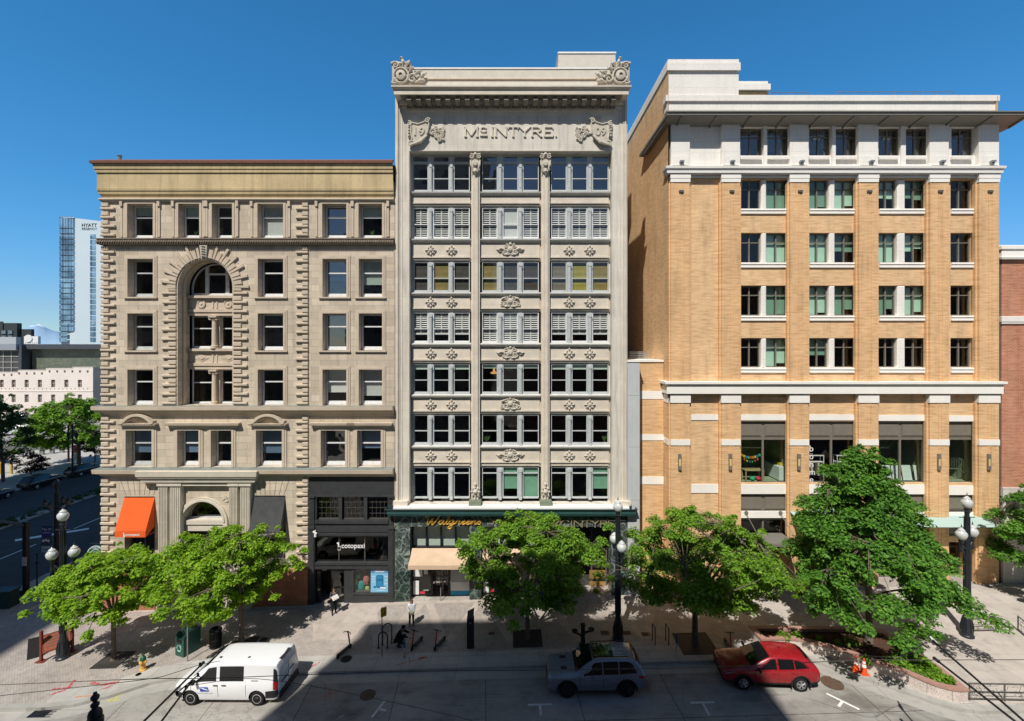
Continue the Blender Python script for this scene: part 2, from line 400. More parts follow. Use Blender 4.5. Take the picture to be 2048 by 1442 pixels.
def speckle(name, a, b, scale=60):
    t = NT(name); c = t.coord(); n = t.noise(c, scale, 2); big = t.noise(c, 1, 4)
    x = t.mix(1.0, t.ramp(n, [(.38, b), (.5, a), (.7, sc(a, 1.05))]), t.ramp(big, [(.3, (.88,)*3), (.7, (1.04,)*3)]), 'MULTIPLY')
    return t.bsdf(x, .7, .2)
TERRAZ = speckle('pale_terrazzo', (.70,.62,.56), (.42,.33,.29), 26)
def roadmat():
    t = NT('concrete_road'); c = t.coord()
    br = t.n('ShaderNodeTexBrick'); br.offset = 0
    for k, v in (('Scale', 1.0), ('Mortar Size', .018), ('Mortar Smooth', .1), ('Brick Width', 4.55), ('Row Height', 3.65)): br.inputs[k].default_value = v
    br.inputs['Color1'].default_value = (.335,.322,.30,1); br.inputs['Color2'].default_value = (.375,.358,.33,1); br.inputs['Mortar'].default_value = (.10,.095,.085,1)
    mp = t.n('ShaderNodeMapping'); mp.inputs['Location'].default_value = (1.2, 10.65, 0); t.L(c, mp.inputs[0])
    sk = t.n('ShaderNodeSeparateXYZ'); t.L(mp.outputs[0], sk.inputs[0]); cb = t.n('ShaderNodeCombineXYZ')
    t.L(t.math('ADD', sk.outputs[0], t.math('MULTIPLY', sk.outputs[1], .06)), cb.inputs[0]); t.L(sk.outputs[1], cb.inputs[1]); t.L(cb.outputs[0], br.inputs['Vector'])
    big = t.noise(c, .22, 5); mid = t.noise(c, 1.3, 6, .65); fine = t.noise(c, 40, 2); tr = t.noise(c, .9, 4, .6, stretch=(.10, 1.2, 1))
    x = t.mix(1.0, br.outputs['Color'], t.ramp(big, [(.3, (.80,.80,.80)), (.7, (1.1,1.09,1.07))]), 'MULTIPLY')
    x = t.mix(1.0, x, t.ramp(mid, [(.25, (.74,.73,.72)), (.5, (1,)*3), (.75, (1.08,)*3)]), 'MULTIPLY')
    x = t.mix(1.0, x, t.ramp(tr, [(.3, (.78,.77,.76)), (.5, (1,)*3)]), 'MULTIPLY')
    x = t.mix(1.0, x, t.ramp(fine, [(.3, (.9,)*3), (.7, (1.06,)*3)]), 'MULTIPLY')
    # hairline cracks and oil spots
    w = t.n('ShaderNodeTexNoise'); w.inputs['Scale'].default_value = .8; w.inputs['Detail'].default_value = 6; t.L(c, w.inputs['Vector'])
    ad = t.n('ShaderNodeVectorMath', operation='MULTIPLY_ADD'); t.L(w.outputs['Color'], ad.inputs[0]); ad.inputs[1].default_value = (1.6,1.6,1.6); t.L(c, ad.inputs[2])
    vo = t.n('ShaderNodeTexVoronoi', feature='DISTANCE_TO_EDGE'); vo.inputs['Scale'].default_value = .16; t.L(ad.outputs[0], vo.inputs['Vector'])
    x = t.mix(1.0, x, t.ramp(vo.outputs[0], [(0, (.72,)*3), (.0016, (.9,)*3), (.004, (1,)*3)]), 'MULTIPLY')
    sp = t.n('ShaderNodeTexVoronoi'); sp.inputs['Scale'].default_value = 1.1; t.L(c, sp.inputs['Vector'])
    x = t.mix(1.0, x, t.ramp(sp.outputs['Distance'], [(0, (.5,)*3), (.045, (.55,)*3), (.075, (1,)*3)]), 'MULTIPLY')
    bl = t.noise(c, .55, 3, .5); x = t.mix(1.0, x, t.ramp(bl, [(.30, (.62,.60,.58)), (.40, (.92,.91,.90)), (.47, (1,)*3)]), 'MULTIPLY')
    dr = t.noise(c, 2.0, 5, .7, stretch=(.25, 2.2, 1)); x = t.mix(1.0, x, t.ramp(dr, [(.30, (.72,.71,.69)), (.45, (1,)*3)]), 'MULTIPLY')
    return t.bsdf(x, .9, .2, bump=fine, bstr=.15)
ROAD = roadmat()
ASPH = plain('asphalt', (.075,.074,.074), .95, .2, var=.22, scale=.8, bump=.1)
def pavemat():
    t = NT('brick_pavers'); c = t.coord()
    mp = t.n('ShaderNodeMapping'); mp.inputs['Rotation'].default_value = (0, 0, radians(45)); t.L(c, mp.inputs[0])
    br = t.n('ShaderNodeTexBrick')
    for k, v in (('Scale', 1.0), ('Mortar Size', .008), ('Mortar Smooth', .3), ('Brick Width', .22), ('Row Height', .11)): br.inputs[k].default_value = v
    br.inputs['Color1'].default_value = (.365,.33,.298,1); br.inputs['Color2'].default_value = (.43,.392,.357,1); br.inputs['Mortar'].default_value = (.30,.26,.23,1)
    t.L(mp.outputs[0], br.inputs['Vector'])
    big = t.noise(c, .35, 5); mid = t.noise(c, 2.2, 6, .65); sp = t.n('ShaderNodeTexVoronoi'); sp.inputs['Scale'].default_value = 1.6; t.L(c, sp.inputs['Vector'])
    x = t.mix(1.0, br.outputs['Color'], t.ramp(big, [(.3, (.84,.82,.82)), (.7, (1.1,1.1,1.1))]), 'MULTIPLY')
    x = t.mix(1.0, x, t.ramp(mid, [(.3, (.82,)*3), (.5, (1,)*3), (.75, (1.09,)*3)]), 'MULTIPLY')
    x = t.mix(1.0, x, t.ramp(sp.outputs['Distance'], [(0, (.6,)*3), (.03, (.62,)*3), (.05, (1,)*3)]), 'MULTIPLY')
    return t.bsdf(x, .9, .2, bump=t.math('MULTIPLY', br.outputs['Fac'], -1.0), bstr=.3, bdist=.01)
PAVER = pavemat()
def slabmat(name, col, s=1.5, dark=.55):
    t = NT(name); c = t.coord(); br = t.n('ShaderNodeTexBrick'); br.offset = 0
    for k, v in (('Scale', 1.0), ('Mortar Size', .012), ('Mortar Smooth', .2), ('Brick Width', s), ('Row Height', s)): br.inputs[k].default_value = v
    br.inputs['Color1'].default_value = (*sc(col, .93), 1); br.inputs['Color2'].default_value = (*sc(col, 1.05), 1); br.inputs['Mortar'].default_value = (*sc(col, dark), 1)
    t.L(c, br.inputs['Vector']); mid = t.noise(c, 1.5, 6, .65); fine = t.noise(c, 30, 3)
    x = t.mix(1.0, br.outputs['Color'], t.ramp(mid, [(.25, (.74,)*3), (.5, (1,)*3), (.75, (1.07,)*3)]), 'MULTIPLY')
    x = t.mix(1.0, x, t.ramp(fine, [(.3, (.92,)*3), (.7, (1.05,)*3)]), 'MULTIPLY')
    return t.bsdf(x, .9, .2)
SLABC = slabmat('concrete_slabs', (.46,.44,.41), 1.5)
SLABL = slabmat('pale_paving', (.50,.455,.41), 1.2, .8)
SLABV = slabmat('pink_grey_band', (.47,.41,.365), 1.2, .85)
KERBM = slabmat('concrete_kerb', (.40,.385,.355), 3.0)

# ================================================================ world, sun, camera
SUNEL = radians(53); SH = Vector((.41, .912)).normalized()
w = bpy.data.worlds.new('World'); SC.world = w; w.use_nodes = True
wt = w.node_tree; wt.nodes.clear()
wo = wt.nodes.new('ShaderNodeOutputWorld'); bg = wt.nodes.new('ShaderNodeBackground'); sk = wt.nodes.new('ShaderNodeTexSky')
sk.sky_type = 'NISHITA'; sk.sun_disc = False; sk.sun_elevation = SUNEL; sk.sun_rotation = radians(204.2)
sk.altitude = 1300; sk.air_density = 1.0; sk.dust_density = .35; sk.ozone_density = 2.0
bg.inputs[1].default_value = .088
sep = wt.nodes.new('ShaderNodeSeparateColor'); wt.links.new(sk.outputs[0], sep.inputs[0])
mr = wt.nodes.new('ShaderNodeMapRange'); mr.inputs['From Min'].default_value = 1.5; mr.inputs['From Max'].default_value = 6.0; wt.links.new(sep.outputs[1], mr.inputs[0])
tm = wt.nodes.new('ShaderNodeMix'); tm.data_type = 'RGBA'; tm.inputs[6].default_value = (.44,1.50,1.95,1); tm.inputs[7].default_value = (.80,1.08,1.34,1); wt.links.new(mr.outputs[0], tm.inputs[0])
tc = wt.nodes.new('ShaderNodeTexCoord'); sz = wt.nodes.new('ShaderNodeSeparateXYZ'); wt.links.new(tc.outputs['Generated'], sz.inputs[0])
mz = wt.nodes.new('ShaderNodeMapRange'); mz.inputs['From Min'].default_value = .60; mz.inputs['From Max'].default_value = .85; wt.links.new(sz.outputs[2], mz.inputs[0])
tz_ = wt.nodes.new('ShaderNodeMix'); tz_.data_type = 'RGBA'; tz_.inputs[7].default_value = (.58,.60,.60,1); wt.links.new(mz.outputs[0], tz_.inputs[0]); wt.links.new(tm.outputs[2], tz_.inputs[6])
mu = wt.nodes.new('ShaderNodeMix'); mu.data_type = 'RGBA'; mu.blend_type = 'MULTIPLY'; mu.inputs[0].default_value = 1; wt.links.new(sk.outputs[0], mu.inputs[6]); my = wt.nodes.new('ShaderNodeMapRange'); my.inputs['From Min'].default_value = .05; my.inputs['From Max'].default_value = -.6; wt.links.new(sz.outputs[1], my.inputs[0])
ty_ = wt.nodes.new('ShaderNodeMix'); ty_.data_type = 'RGBA'; ty_.inputs[7].default_value = (.74,.80,.86,1); wt.links.new(my.outputs[0], ty_.inputs[0]); wt.links.new(tz_.outputs[2], ty_.inputs[6])
wt.links.new(ty_.outputs[2], mu.inputs[7])
wt.links.new(mu.outputs[2], bg.inputs[0]); wt.links.new(bg.outputs[0], wo.inputs[0])
sl = bpy.data.lights.new('sun', 'SUN'); sl.energy = 5.0; sl.angle = radians(.5); sl.color = (1.0, .95, .87)
so = bpy.data.objects.new('sun', sl); COL.objects.link(so); so.location = (-30, -60, 80)
so.rotation_euler = Vector((SH.x*cos(SUNEL), SH.y*cos(SUNEL), -sin(SUNEL))).to_track_quat('-Z', 'Y').to_euler()
cd = bpy.data.cameras.new('camera'); cam = bpy.data.objects.new('camera', cd); COL.objects.link(cam); SC.camera = cam
cam.location = (0, -DF, HC); cam.rotation_euler = (radians(90), 0, 0)
cd.lens = F/2048*36; cd.sensor_width = 36; cd.sensor_fit = 'HORIZONTAL'; cd.shift_y = -(721-HY)/2048; cd.clip_start = .1; cd.clip_end = 60000
SC.view_settings.view_transform = 'Standard'; SC.view_settings.look = 'None'; SC.view_settings.exposure = 0; SC.view_settings.gamma = 1
SC.cycles.max_bounces = 6; SC.cycles.transparent_max_bounces = 12; SC.cycles.diffuse_bounces = 3; SC.cycles.glossy_bounces = 3
SC.cycles.use_denoising = True

# ================================================================ ground
YK = -6.95
def sheet(mb, pts, c):
    mb.poly([(x, y, gz(x)+c) for x, y in pts])
def arc(cx, cy, r, a0, a1, n=10): return [(cx+r*cos(radians(a0+(a1-a0)*k/n)), cy+r*sin(radians(a0+(a1-a0)*k/n))) for k in range(n+1)]
mb = MB(); xs = [-9000, -75, 60, 9000]; ys = [-400, 12000]
for i in range(3): mb.poly([(xs[i],ys[0],gz(xs[i])-.02),(xs[i+1],ys[0],gz(xs[i+1])-.02),(xs[i+1],ys[1],gz(xs[i+1])-.02),(xs[i],ys[1],gz(xs[i])-.02)])
struct('ground', mb, plain('far_ground', (.17,.165,.15), .95, .1, var=.3, scale=.02))
mb = MB(); sheet(mb, [(-75,-75),(60,-75),(60,-5),(-34,-5),(-34,0),(-75,0)], .0); struct('road', mb, ROAD)
mb = MB(); sheet(mb, [(-67,0),(-34,0),(-34,200),(-67,200)], .004); struct('side_road', mb, ASPH)
KERB = arc(-33.5, -4.8, 4.2, 180, 270, 8) + [(-25.4,-9.0),(-23.4,-9.0),(-21.9,-8.83),(-20.6,-8.3),(-19.2,-7.4),(-18,-7.05),(-16.5,YK),(15.2,YK),(16.0,-7.15),(17.1,-8.1),(18.0,-8.85),(18.9,-9.6),(19.8,-10.4),(20.4,-10.75),(21.2,-10.95),(23.2,-11),(60,-11)]
side = [(60, 60), (-37.7, 60)]
mb = MB(); P = KERB+side; sheet(mb, P, .15)
for k in range(len(KERB)-1):
    a, b = KERB[k], KERB[k+1]
    mb.poly([(a[0],a[1],gz(a[0])-.02),(b[0],b[1],gz(b[0])-.02),(b[0],b[1],gz(b[0])+.15),(a[0],a[1],gz(a[0])+.15)])
struct('sidewalk', mb, PAVER)
def offset_line(pl, d):
    out = []
    for k in range(len(pl)):
        a = Vector(pl[max(k-1,0)]); b = Vector(pl[min(k+1,len(pl)-1)]); t = (b-a).normalized()
        out.append((pl[k][0]-t.y*d, pl[k][1]+t.x*d))
    return out
def strip(mb, pl, d0, d1, c):
    a = offset_line(pl, d0); b = offset_line(pl, d1)
    for k in range(len(pl)-1): sheet(mb, [a[k], a[k+1], b[k+1], b[k]], c)
mb = MB(); strip(mb, KERB, -.02, .32, .162)
o0 = offset_line(KERB, -.02)
for k in range(len(KERB)-1):
    a, b = o0[k], o0[k+1]; mb.poly([(a[0],a[1],gz(a[0])-.01),(b[0],b[1],gz(b[0])-.01),(b[0],b[1],gz(b[0])+.162),(a[0],a[1],gz(a[0])+.162)])
struct('kerb', mb, KERBM)
mb = MB(); strip(mb, KERB, -.75, -.02, .008); struct('gutter', mb, KERBM)
mb = MB(); strip(mb, KERB[10:25], .32, 1.35, .156); struct('kerb_paving', mb, SLABC)
# pale paving bands of the sidewalk in front of the middle building, and the plaza at the right
mb = MB()
BK = [0]
def band(p, q, wd): 
    BK[0] += 1
    a = Vector(p); b = Vector(q); n = Vector((-(b-a).y, (b-a).x)).normalized()*wd/2
    sheet(mb, [tuple(a-n), tuple(b-n), tuple(b+n), tuple(a+n)], .156+.0004*(BK[0]%6))
for k in range(5):
    x0 = -9.5+3.9*k; band((x0, -.35), (x0+1.7, -4.9), .5); band((x0+3.4, -.35), (x0+1.8, -4.9), .5)
sheet(mb, [(-34,-.02),(8.0,-.02),(8.0,-.42),(-34,-.42)], .163); sheet(mb, [(-13.4,-.45),(-8.6,-.45),(-9.6,-4.2),(-11.9,-4.2)], .1605)
struct('paving_bands', mb, SLABV)
mb = MB(); sheet(mb, [(14,-.02),(59,-.02),(59,-10.6),(21.5,-10.6),(20.6,-9.4),(14,-5.2)], .157); struct('plaza_paving', mb, SLABL)
# side street: far sidewalk, median, lane lines
mb = MB(); mb.box(-54.8,-53.2,8,130,gz(-54)-.1,gz(-54)+.16); struct('median', mb, KERBM)
mb = MB(); mb.box(-75,-67,-4,200,gz(-71)-.3,gz(-71)+.15); mb.box(-140,-75,-4,58,gz(-80)-.3,gz(-80)+.13); struct('far_sidewalk', mb, SLABC)
mb = MB(); sheet(mb, [(-240,58),(-75,58),(-75,96),(-240,96)], .03); struct('parking_lot', mb, plain('pale_asphalt', (.30,.29,.27), .95, .1, var=.15, scale=.3))
mb = MB()
for k in range(9):
    y = 9+k*7.5; sheet(mb, [(-45.3,y),(-45.15,y),(-45.15,y+3.6),(-45.3,y+3.6)], .012)
sheet(mb, [G(30,1083), G(178,1059), G(178,1056), G(30,1079)], .014)
struct('lane_lines', mb, WHITEP)
# T shaped stall marks on the road
def tee(px, py, ang, lt, ls):
    x, y = G(px, py); mb = MB(); c, s_ = cos(radians(ang)), sin(radians(ang))
    def R(u, v): return (x+u*c-v*s_, y+u*s_+v*c)
    sheet(mb, [R(-lt/2,-.06), R(lt/2,-.06), R(lt/2,.06), R(-lt/2,.06)], .0135); sheet(mb, [R(-.06,-ls), R(.06,-ls), R(.06,-.06), R(-.06,-.06)], .0135)
    return mb
for q in ((757,1418,72,1.15,.42),(1080,1409.5,0,1.15,.68),(1405,1405.5,0,1.15,.8)):
    m_ = tee(*q); struct('stall_mark', m_, plain('worn_white_paint', (.66,.66,.63), .8, .2, var=.25, scale=6))
m_ = tee(1685,1403,-52,1.35,.5); struct('stall_mark', m_, WHITEP)
# utility spray paint on the pavement
def spray(px_pts, wpx, col, c):
    pts = [G(*p, .15 if c > .1 else 0) for p in px_pts]; m = MB()
    for k in range(len(pts)-1):
        a = Vector(pts[k]); b = Vector(pts[k+1]); n = Vector((-(b-a).y,(b-a).x)).normalized()*wpx/2
        n2 = n*RNG.uniform(.6,1.2); sheet(m, [tuple(a-n),tuple(b-n2),tuple(b+n2),tuple(a+n)], c+k*.0004)
    t = NT('spray'); nz = t.noise(t.coord(), 9, 4); b_ = t.n('ShaderNodeBsdfPrincipled'); b_.inputs['Base Color'].default_value = (*col,1); b_.inputs['Roughness'].default_value = .9
    tr = t.n('ShaderNodeBsdfTransparent'); mx = t.n('ShaderNodeMixShader'); t.L(t.ramp(nz, [(.38,(0,)*3),(.6,(.85,)*3)]), mx.inputs[0]); t.L(tr.outputs[0], mx.inputs[1]); t.L(b_.outputs[0], mx.inputs[2]); t.L(mx.outputs[0], t.out.inputs[0])
    struct('spray_paint', m, t.mat)
RED = (.62,.06,.06); YEL = (.70,.66,.05); ORA = (.72,.28,.12)
spray([(150,1360),(131,1380),(98,1391)], .16, RED, .168); spray([(104,1379),(143,1376)], .14, RED, .170); spray([(182,1366),(205,1370),(238,1364)], .22, RED, .168); spray([(199,1380),(214,1376),(236,1364)], .1, RED, .17)
spray([(214,1404),(228,1398),(240,1391)], .2, YEL, .012); spray([(222,1402),(240,1400)], .12, YEL, .014); spray([(150,1395),(178,1392),(200,1390)], .12, ORA, .166)
spray([(795,1330),(825,1322),(855,1316)], .09, ORA, .168); spray([(818,1316),(820,1332)], .08, ORA, .17); spray([(838,1318),(852,1314)], .2, RED, .172); spray([(640,1395),(683,1382)], .09, ORA, .012); spray([(660,1380),(661,1400)], .08, ORA, .014)
spray([(672,1440),(690,1429)], .09, (.5,.5,.52), .013); spray([(620,1335),(640,1325)], .1, RED, .17)
# covers and grates set in the ground
def disc(name, px, py, r, mat, c, lab, rz=0):
    x, y = G(px, py, .15 if c > .1 else 0); m = MB(); m.lathe([(r,0),(r,.004),(r*.94,.004),(r*.94,.008),(r*.1,.008)], (x,y,gz(x)+c), 28)
    for k in range(-4,5):
        for j in range(-4,5):
            if hypot(k,j) < 4.3: m.box(x+k*r*.19-.022,x+k*r*.19+.022,y+j*r*.19-.022,y+j*r*.19+.022,gz(x)+c+.008,gz(x)+c+.014)
    tag(m.obj(name, mat), lab, 'manhole cover')
RUST = plain('rusty_iron', (.13,.085,.06), .8, .3, var=.4, scale=8)
disc('manhole_cover', 1665, 1366, .52, RUST, .006, 'rusty round manhole cover in sunlit road beside the red car')
disc('manhole_cover', 736, 1390, .40, RUST, .006, 'round brown manhole cover in shaded road behind the white van')
disc('manhole_cover', 693, 1318, .32, IRON, .158, 'dark round utility cover in pavement under the black scooter')
disc('manhole_cover', 277, 1349, .14, IRON, .158, 'small round valve cover in pavement in front of the hydrant')
def grate(px, py, wx, wy, lab, mat, n=8, c=.158, cat='grate', name='drain_grate'):
    x, y = G(px, py, .15 if c > .1 else 0); m = MB(); z = gz(x)+c
    m.box(x-wx/2,x+wx/2,y-wy/2,y-wy/2+.04,z,z+.012); m.box(x-wx/2,x+wx/2,y+wy/2-.04,y+wy/2,z,z+.012); m.box(x-wx/2,x-wx/2+.04,y-wy/2+.04,y+wy/2-.04,z,z+.0121); m.box(x+wx/2-.04,x+wx/2,y-wy/2+.04,y+wy/2-.04,z,z+.0121)
    m.box(x-wx/2+.04,x+wx/2-.04,y-wy/2+.04,y+wy/2-.04,z-.008,z+.001)
    for k in range(1,n): 
        u = x-wx/2+wx*k/n; m.box(u-.016,u+.016,y-wy/2+.04,y+wy/2-.04,z+.001,z+.0095)
    for k in (1,2): 
        u = y-wy/2+wy*k/3; m.box(x-wx/2+.04,x+wx/2-.04,u-.015,u+.015,z+.001,z+.0105)
    tag(m.obj(name, mat), lab, cat)
grate(90,1427,1.3,.55,'iron storm drain grate in the gutter at lower left of the street', IRON, 14, .012)
grate(528,1279,.42,.35,'small iron grate in the pavement behind the white van', IRON, 6)
grate(983,1267,.34,.25,'small square utility cover in pavement right of the pay station', RUST, 3)
for px, py, q in ((1210,1266,'between lamp post and drinking fountain'),(1253,1266,'just right of the tall lamp post'),(1292,1269,'left of the two bike hoops')):
    grate(px,py,.5,.36,'small rectangular utility lid in pavement '+q, RUST, 3, .16, 'utility lid', 'utility_lid')
# ================================================================ helpers for facades
def hole(a, b, t, c, y=0.0, d=None):
    h = (X(a, y), X(b, y), Z(c, y), Z(t, y))
    return h if d is None else h+(d,)
def sash(root, a, b, c, e, y, meet=.55, fm=None, gm=None, t=.07, rail=.17, blind=None, bf=.5, bm=None, mrail=.075):
    """one sash window in the plane y; blind hangs behind the pane over the fraction bf"""
    m = MB()
    m.box(a, a+t, y-.05, y+.05, c, e); m.box(b-t, b, y-.05, y+.05, c, e); m.box(a+t, b-t, y-.052, y+.048, e-t, e)
    m.box(a+t, b-t, y-.12, y+.047, c, c+rail*.55); m.box(a+t, b-t, y-.06, y+.046, c+rail*.55, c+rail)
    if meet: zm = c+(e-c)*meet; m.box(a+t, b-t, y-.07, y+.045, zm-mrail/2, zm+mrail/2)
    w = m.obj('window', fm, root)
    g = MB(); g.poly(((a+t,y+.02,c+rail),(b-t,y+.02,c+rail),(b-t,y+.02,e-t),(a+t,y+.02,e-t))); g.obj('pane', gm, w, recalc=False)
    if blind:
        q = MB(); zb = e-t-(e-c-t)*bf
        if blind == 'sheet': q.poly(((a+t,y+.10,zb),(b-t,y+.10,zb),(b-t,y+.10,e),(a+t,y+.10,e))); q.box(a+t,b-t,y+.09,y+.12,zb-.05,zb)
        elif blind == 'slat':
            n = int((e-zb)/.085)
            for k in range(n):
                z = e-.085*(k+.5); q.poly(((a+t,y+.09,z-.034),(b-t,y+.09,z-.034),(b-t,y+.12,z+.036),(a+t,y+.12,z+.036)))
        elif blind == 'shutter':
            n = int((e-zb)/.15); xm = (a+b)/2
            for p, r in ((a+t, a+t+.05), (xm-.045, xm+.045), (b-t-.05, b-t)): q.box(p, r, y+.07, y+.11, zb, e-.02)
            q.box(a+t, b-t, y+.071, y+.109, zb, zb+.09)
            for k in range(n):
                z = e-.02-.15*(k+.5)
                for p, r in ((a+t+.05, xm-.045), (xm+.045, b-t-.05)): q.poly(((p,y+.065,z-.028),(r,y+.065,z-.028),(r,y+.125,z+.05),(p,y+.125,z+.05)))
        q.obj('blind', bm, w, recalc=False)
    return w
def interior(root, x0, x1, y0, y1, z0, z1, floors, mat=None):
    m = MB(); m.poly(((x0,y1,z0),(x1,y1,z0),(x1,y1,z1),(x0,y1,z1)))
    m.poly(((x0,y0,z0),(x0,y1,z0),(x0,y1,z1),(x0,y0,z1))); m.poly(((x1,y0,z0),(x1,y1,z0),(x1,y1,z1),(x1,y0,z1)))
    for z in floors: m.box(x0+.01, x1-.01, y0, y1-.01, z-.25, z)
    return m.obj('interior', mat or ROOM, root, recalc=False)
def arcpts(cx, cz, r, a0, a1, n): return [(cx+r*cos(radians(a0+(a1-a0)*k/n)), cz+r*sin(radians(a0+(a1-a0)*k/n))) for k in range(n+1)]
def arch_fill(mb, cx, cz, r, ztop, y, d, n=20):
    """wall left over between a semicircle and its bounding rectangle, plus the curved reveal"""
    p = arcpts(cx, cz, r, 0, 180, n)
    for k in range(n):
        a, b = p[k], p[k+1]
        mb.poly(((a[0],y,a[1]),(b[0],y,b[1]),(b[0],y,ztop),(a[0],y,ztop)))
        mb.poly(((a[0],y,a[1]),(a[0],y+d,a[1]),(b[0],y+d,b[1]),(b[0],y,b[1])))
def arch_ring(mb, cx, cz, r0, r1, y0, y1, n=20, a0=0, a1=180):
    p = arcpts(cx, cz, r0, a0, a1, n); q = arcpts(cx, cz, r1, a0, a1, n)
    for k in range(n):
        mb.extr([(p[k][0],y0,p[k][1]),(q[k][0],y0,q[k][1]),(q[k+1][0],y0,q[k+1][1]),(p[k+1][0],y0,p[k+1][1])], (0, y1-y0, 0))
def zed(pairs):
    """profile given as (out, photo row) -> (out, z)"""
    return [(o, Z(p, -o)) for o, p in pairs]

# ================================================================ left: sandstone office block
XL, XR = X(207), X(789.3)
LB = thing('sandstone_building', 'six storey tan sandstone office block with arched bay and ochre cornice', 'building', (XL+10, 0, -1))
ZB = -2.6; ZT = Z(383)
holes = []
ROWS = [(408,475.5),(518,594),(627,701),(739,811.5),(860.5,934)]
COLS = {'A':(256.6,307.4),'C':(516.6,567.3),'D1':(645.8,693.4),'D2':(718.2,764.7)}
for r in range(5):
    for c, (a, b) in COLS.items():
        if r == 0: a, b = a-.5, b
        if r == 4: a, b = a-3.5, b-2.5
        holes.append(hole(a, b, *ROWS[r]))
for r in (0, 4):
    for a, b in ((358,400),(425,465.5)):
        if r == 4: a, b = a-2, b-1.5
        holes.append(hole(a, b, *ROWS[r]))
ARX0, ARX1, ARZ = X(356.4), X(465.4), Z(573.5); ARR = (ARX1-ARX0)/2; ARC = (ARX0+ARX1)/2
holes.append((ARX0, ARX1, Z(811.5), ARZ+ARR, 0))
PX0, PX1, PZ = X(366), X(448), Z(1043); PR = (PX1-PX0)/2; PC = (PX0+PX1)/2
holes.append((PX0, PX1, ZB, PZ+PR, 0))
holes.append(hole(249,309.5,993,1128,0,.7)); holes.append(hole(509,571,991,1128,0,.7))
holes.append((X(618), X(788.5), ZB, Z(953), 0))
m = MB(); m.wall(XL, XR, ZB, ZT+.6, 0, holes, .62)
arch_fill(m, ARC, ARZ, ARR, ARZ+ARR, 0, 1.15); arch_fill(m, PC, PZ, PR, PZ+PR, 0, .75)
for x in (ARX0, ARX1): m.poly(((x,0,Z(811.5)),(x,0,ARZ),(x,1.15,ARZ),(x,1.15,Z(811.5))))
for x in (PX0, PX1): m.poly(((x,0,ZB),(x,0,PZ),(x,.75,PZ),(x,.75,ZB)))
m.poly(((ARX0,0,Z(811.5)),(ARX1,0,Z(811.5)),(ARX1,1.15,Z(811.5)),(ARX0,1.15,Z(811.5))))
m.poly(((XL,0,ZB),(XL,26,ZB),(XL,26,ZT+.6),(XL,0,ZT+.6))); m.poly(((XR,.0,ZB),(XR,26,ZB),(XR,26,ZT+.6),(XR,.0,ZT+.6))); m.poly(((XL,26,ZB),(XR,26,ZB),(XR,26,ZT+.6),(XL,26,ZT+.6)))
LW = m.obj('wall', SAND, LB, recalc=False)
m = MB(); m.box(XL+.02, XR-.02, .02, 25.9, Z(332), Z(330)); m.obj('roof', LEAD, LB)
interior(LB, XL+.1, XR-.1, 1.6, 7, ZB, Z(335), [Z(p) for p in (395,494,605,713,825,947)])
# crowning cornice
m = MB()
m.cornice(XL, XR-.03, zed([(0,397),(.05,396),(.10,391),(.18,388),(.20,383.5),(.25,381),(.27,376.2),(.24,376),(.24,345.5),(.31,345),(.33,338),(.37,337.5),(.40,328.5),(.43,327.5)]), 0, left=26)
m.obj('cornice', TERRA, LB)
m = MB(); m.cornice(XL, XR-.03, zed([(.42,327.6),(.52,325.5),(.54,320.5),(.0,319)]), 0, left=26); m.obj('roof_edge', COPPER, LB)
m = MB(); m.lathe([(.14,0),(.14,.45),(.17,.45),(.17,.52),(.05,.54)], (X(239,2), 2, Z(325,2)), 10); m.obj('vent_pipe', STEEL, LB)
m = MB(); m.cornice(XL, XR-.03, zed([(0,404.5),(.10,403.5),(.16,400),(.22,398.5),(.22,396.5),(.0,395.5)]), 0, left=26); m.obj('string_course', SANDT, LB)
# rope moulding
m = MB(); m.cornice(XL, XR-.03, zed([(0,492),(.10,490.5),(.24,488),(.30,483.5),(.25,479.5),(.30,478),(.30,476.3),(0,475.6)]), 0, left=26)
x = XL-.2
while x < XR-.2:
    z = Z(484,-.3); m.tube([(x,-.27,z-.15),(x+.05,-.325,z-.02),(x+.13,-.27,z+.13)], .035, 5); x += .16
m.obj('rope_moulding', plain('dark_weathered_stone', (.22,.18,.14), .9, .15, var=.3, scale=5, bump=.4), LB)
for nm, pr in (('belt_course', [(0,831),(.10,830),(.14,826.5),(.30,824),(.36,821.5),(.46,820.5),(.48,813.8),(.44,813.2),(0,811.8)]),):
    m = MB(); m.cornice(XL, XR-.03, zed(pr), 0, left=26); m.obj(nm, SANDT, LB)
    m = MB(); m.cornice(XL, XR-.03, [(.445, Z(813.2,-.445)+.012),(.44, Z(813.2,-.44)+.03),(0, Z(811.8)+.03)], 0, left=26); m.obj('flashing', LEAD, LB)
m = MB(); m.cornice(XL, XR-.03, zed([(0,953.5),(.12,952.5),(.16,949.5),(.42,948),(.46,940.5),(.42,940),(0,935.2)]), 0, left=26); m.obj('belt_course', SANDT, LB)
m = MB(); m.cornice(XL, XR-.03, [(.425, Z(940,-.425)+.012),(.42, Z(940,-.42)+.03),(0, Z(935.2)+.03)], 0, left=26); m.obj('flashing', LEAD, LB)
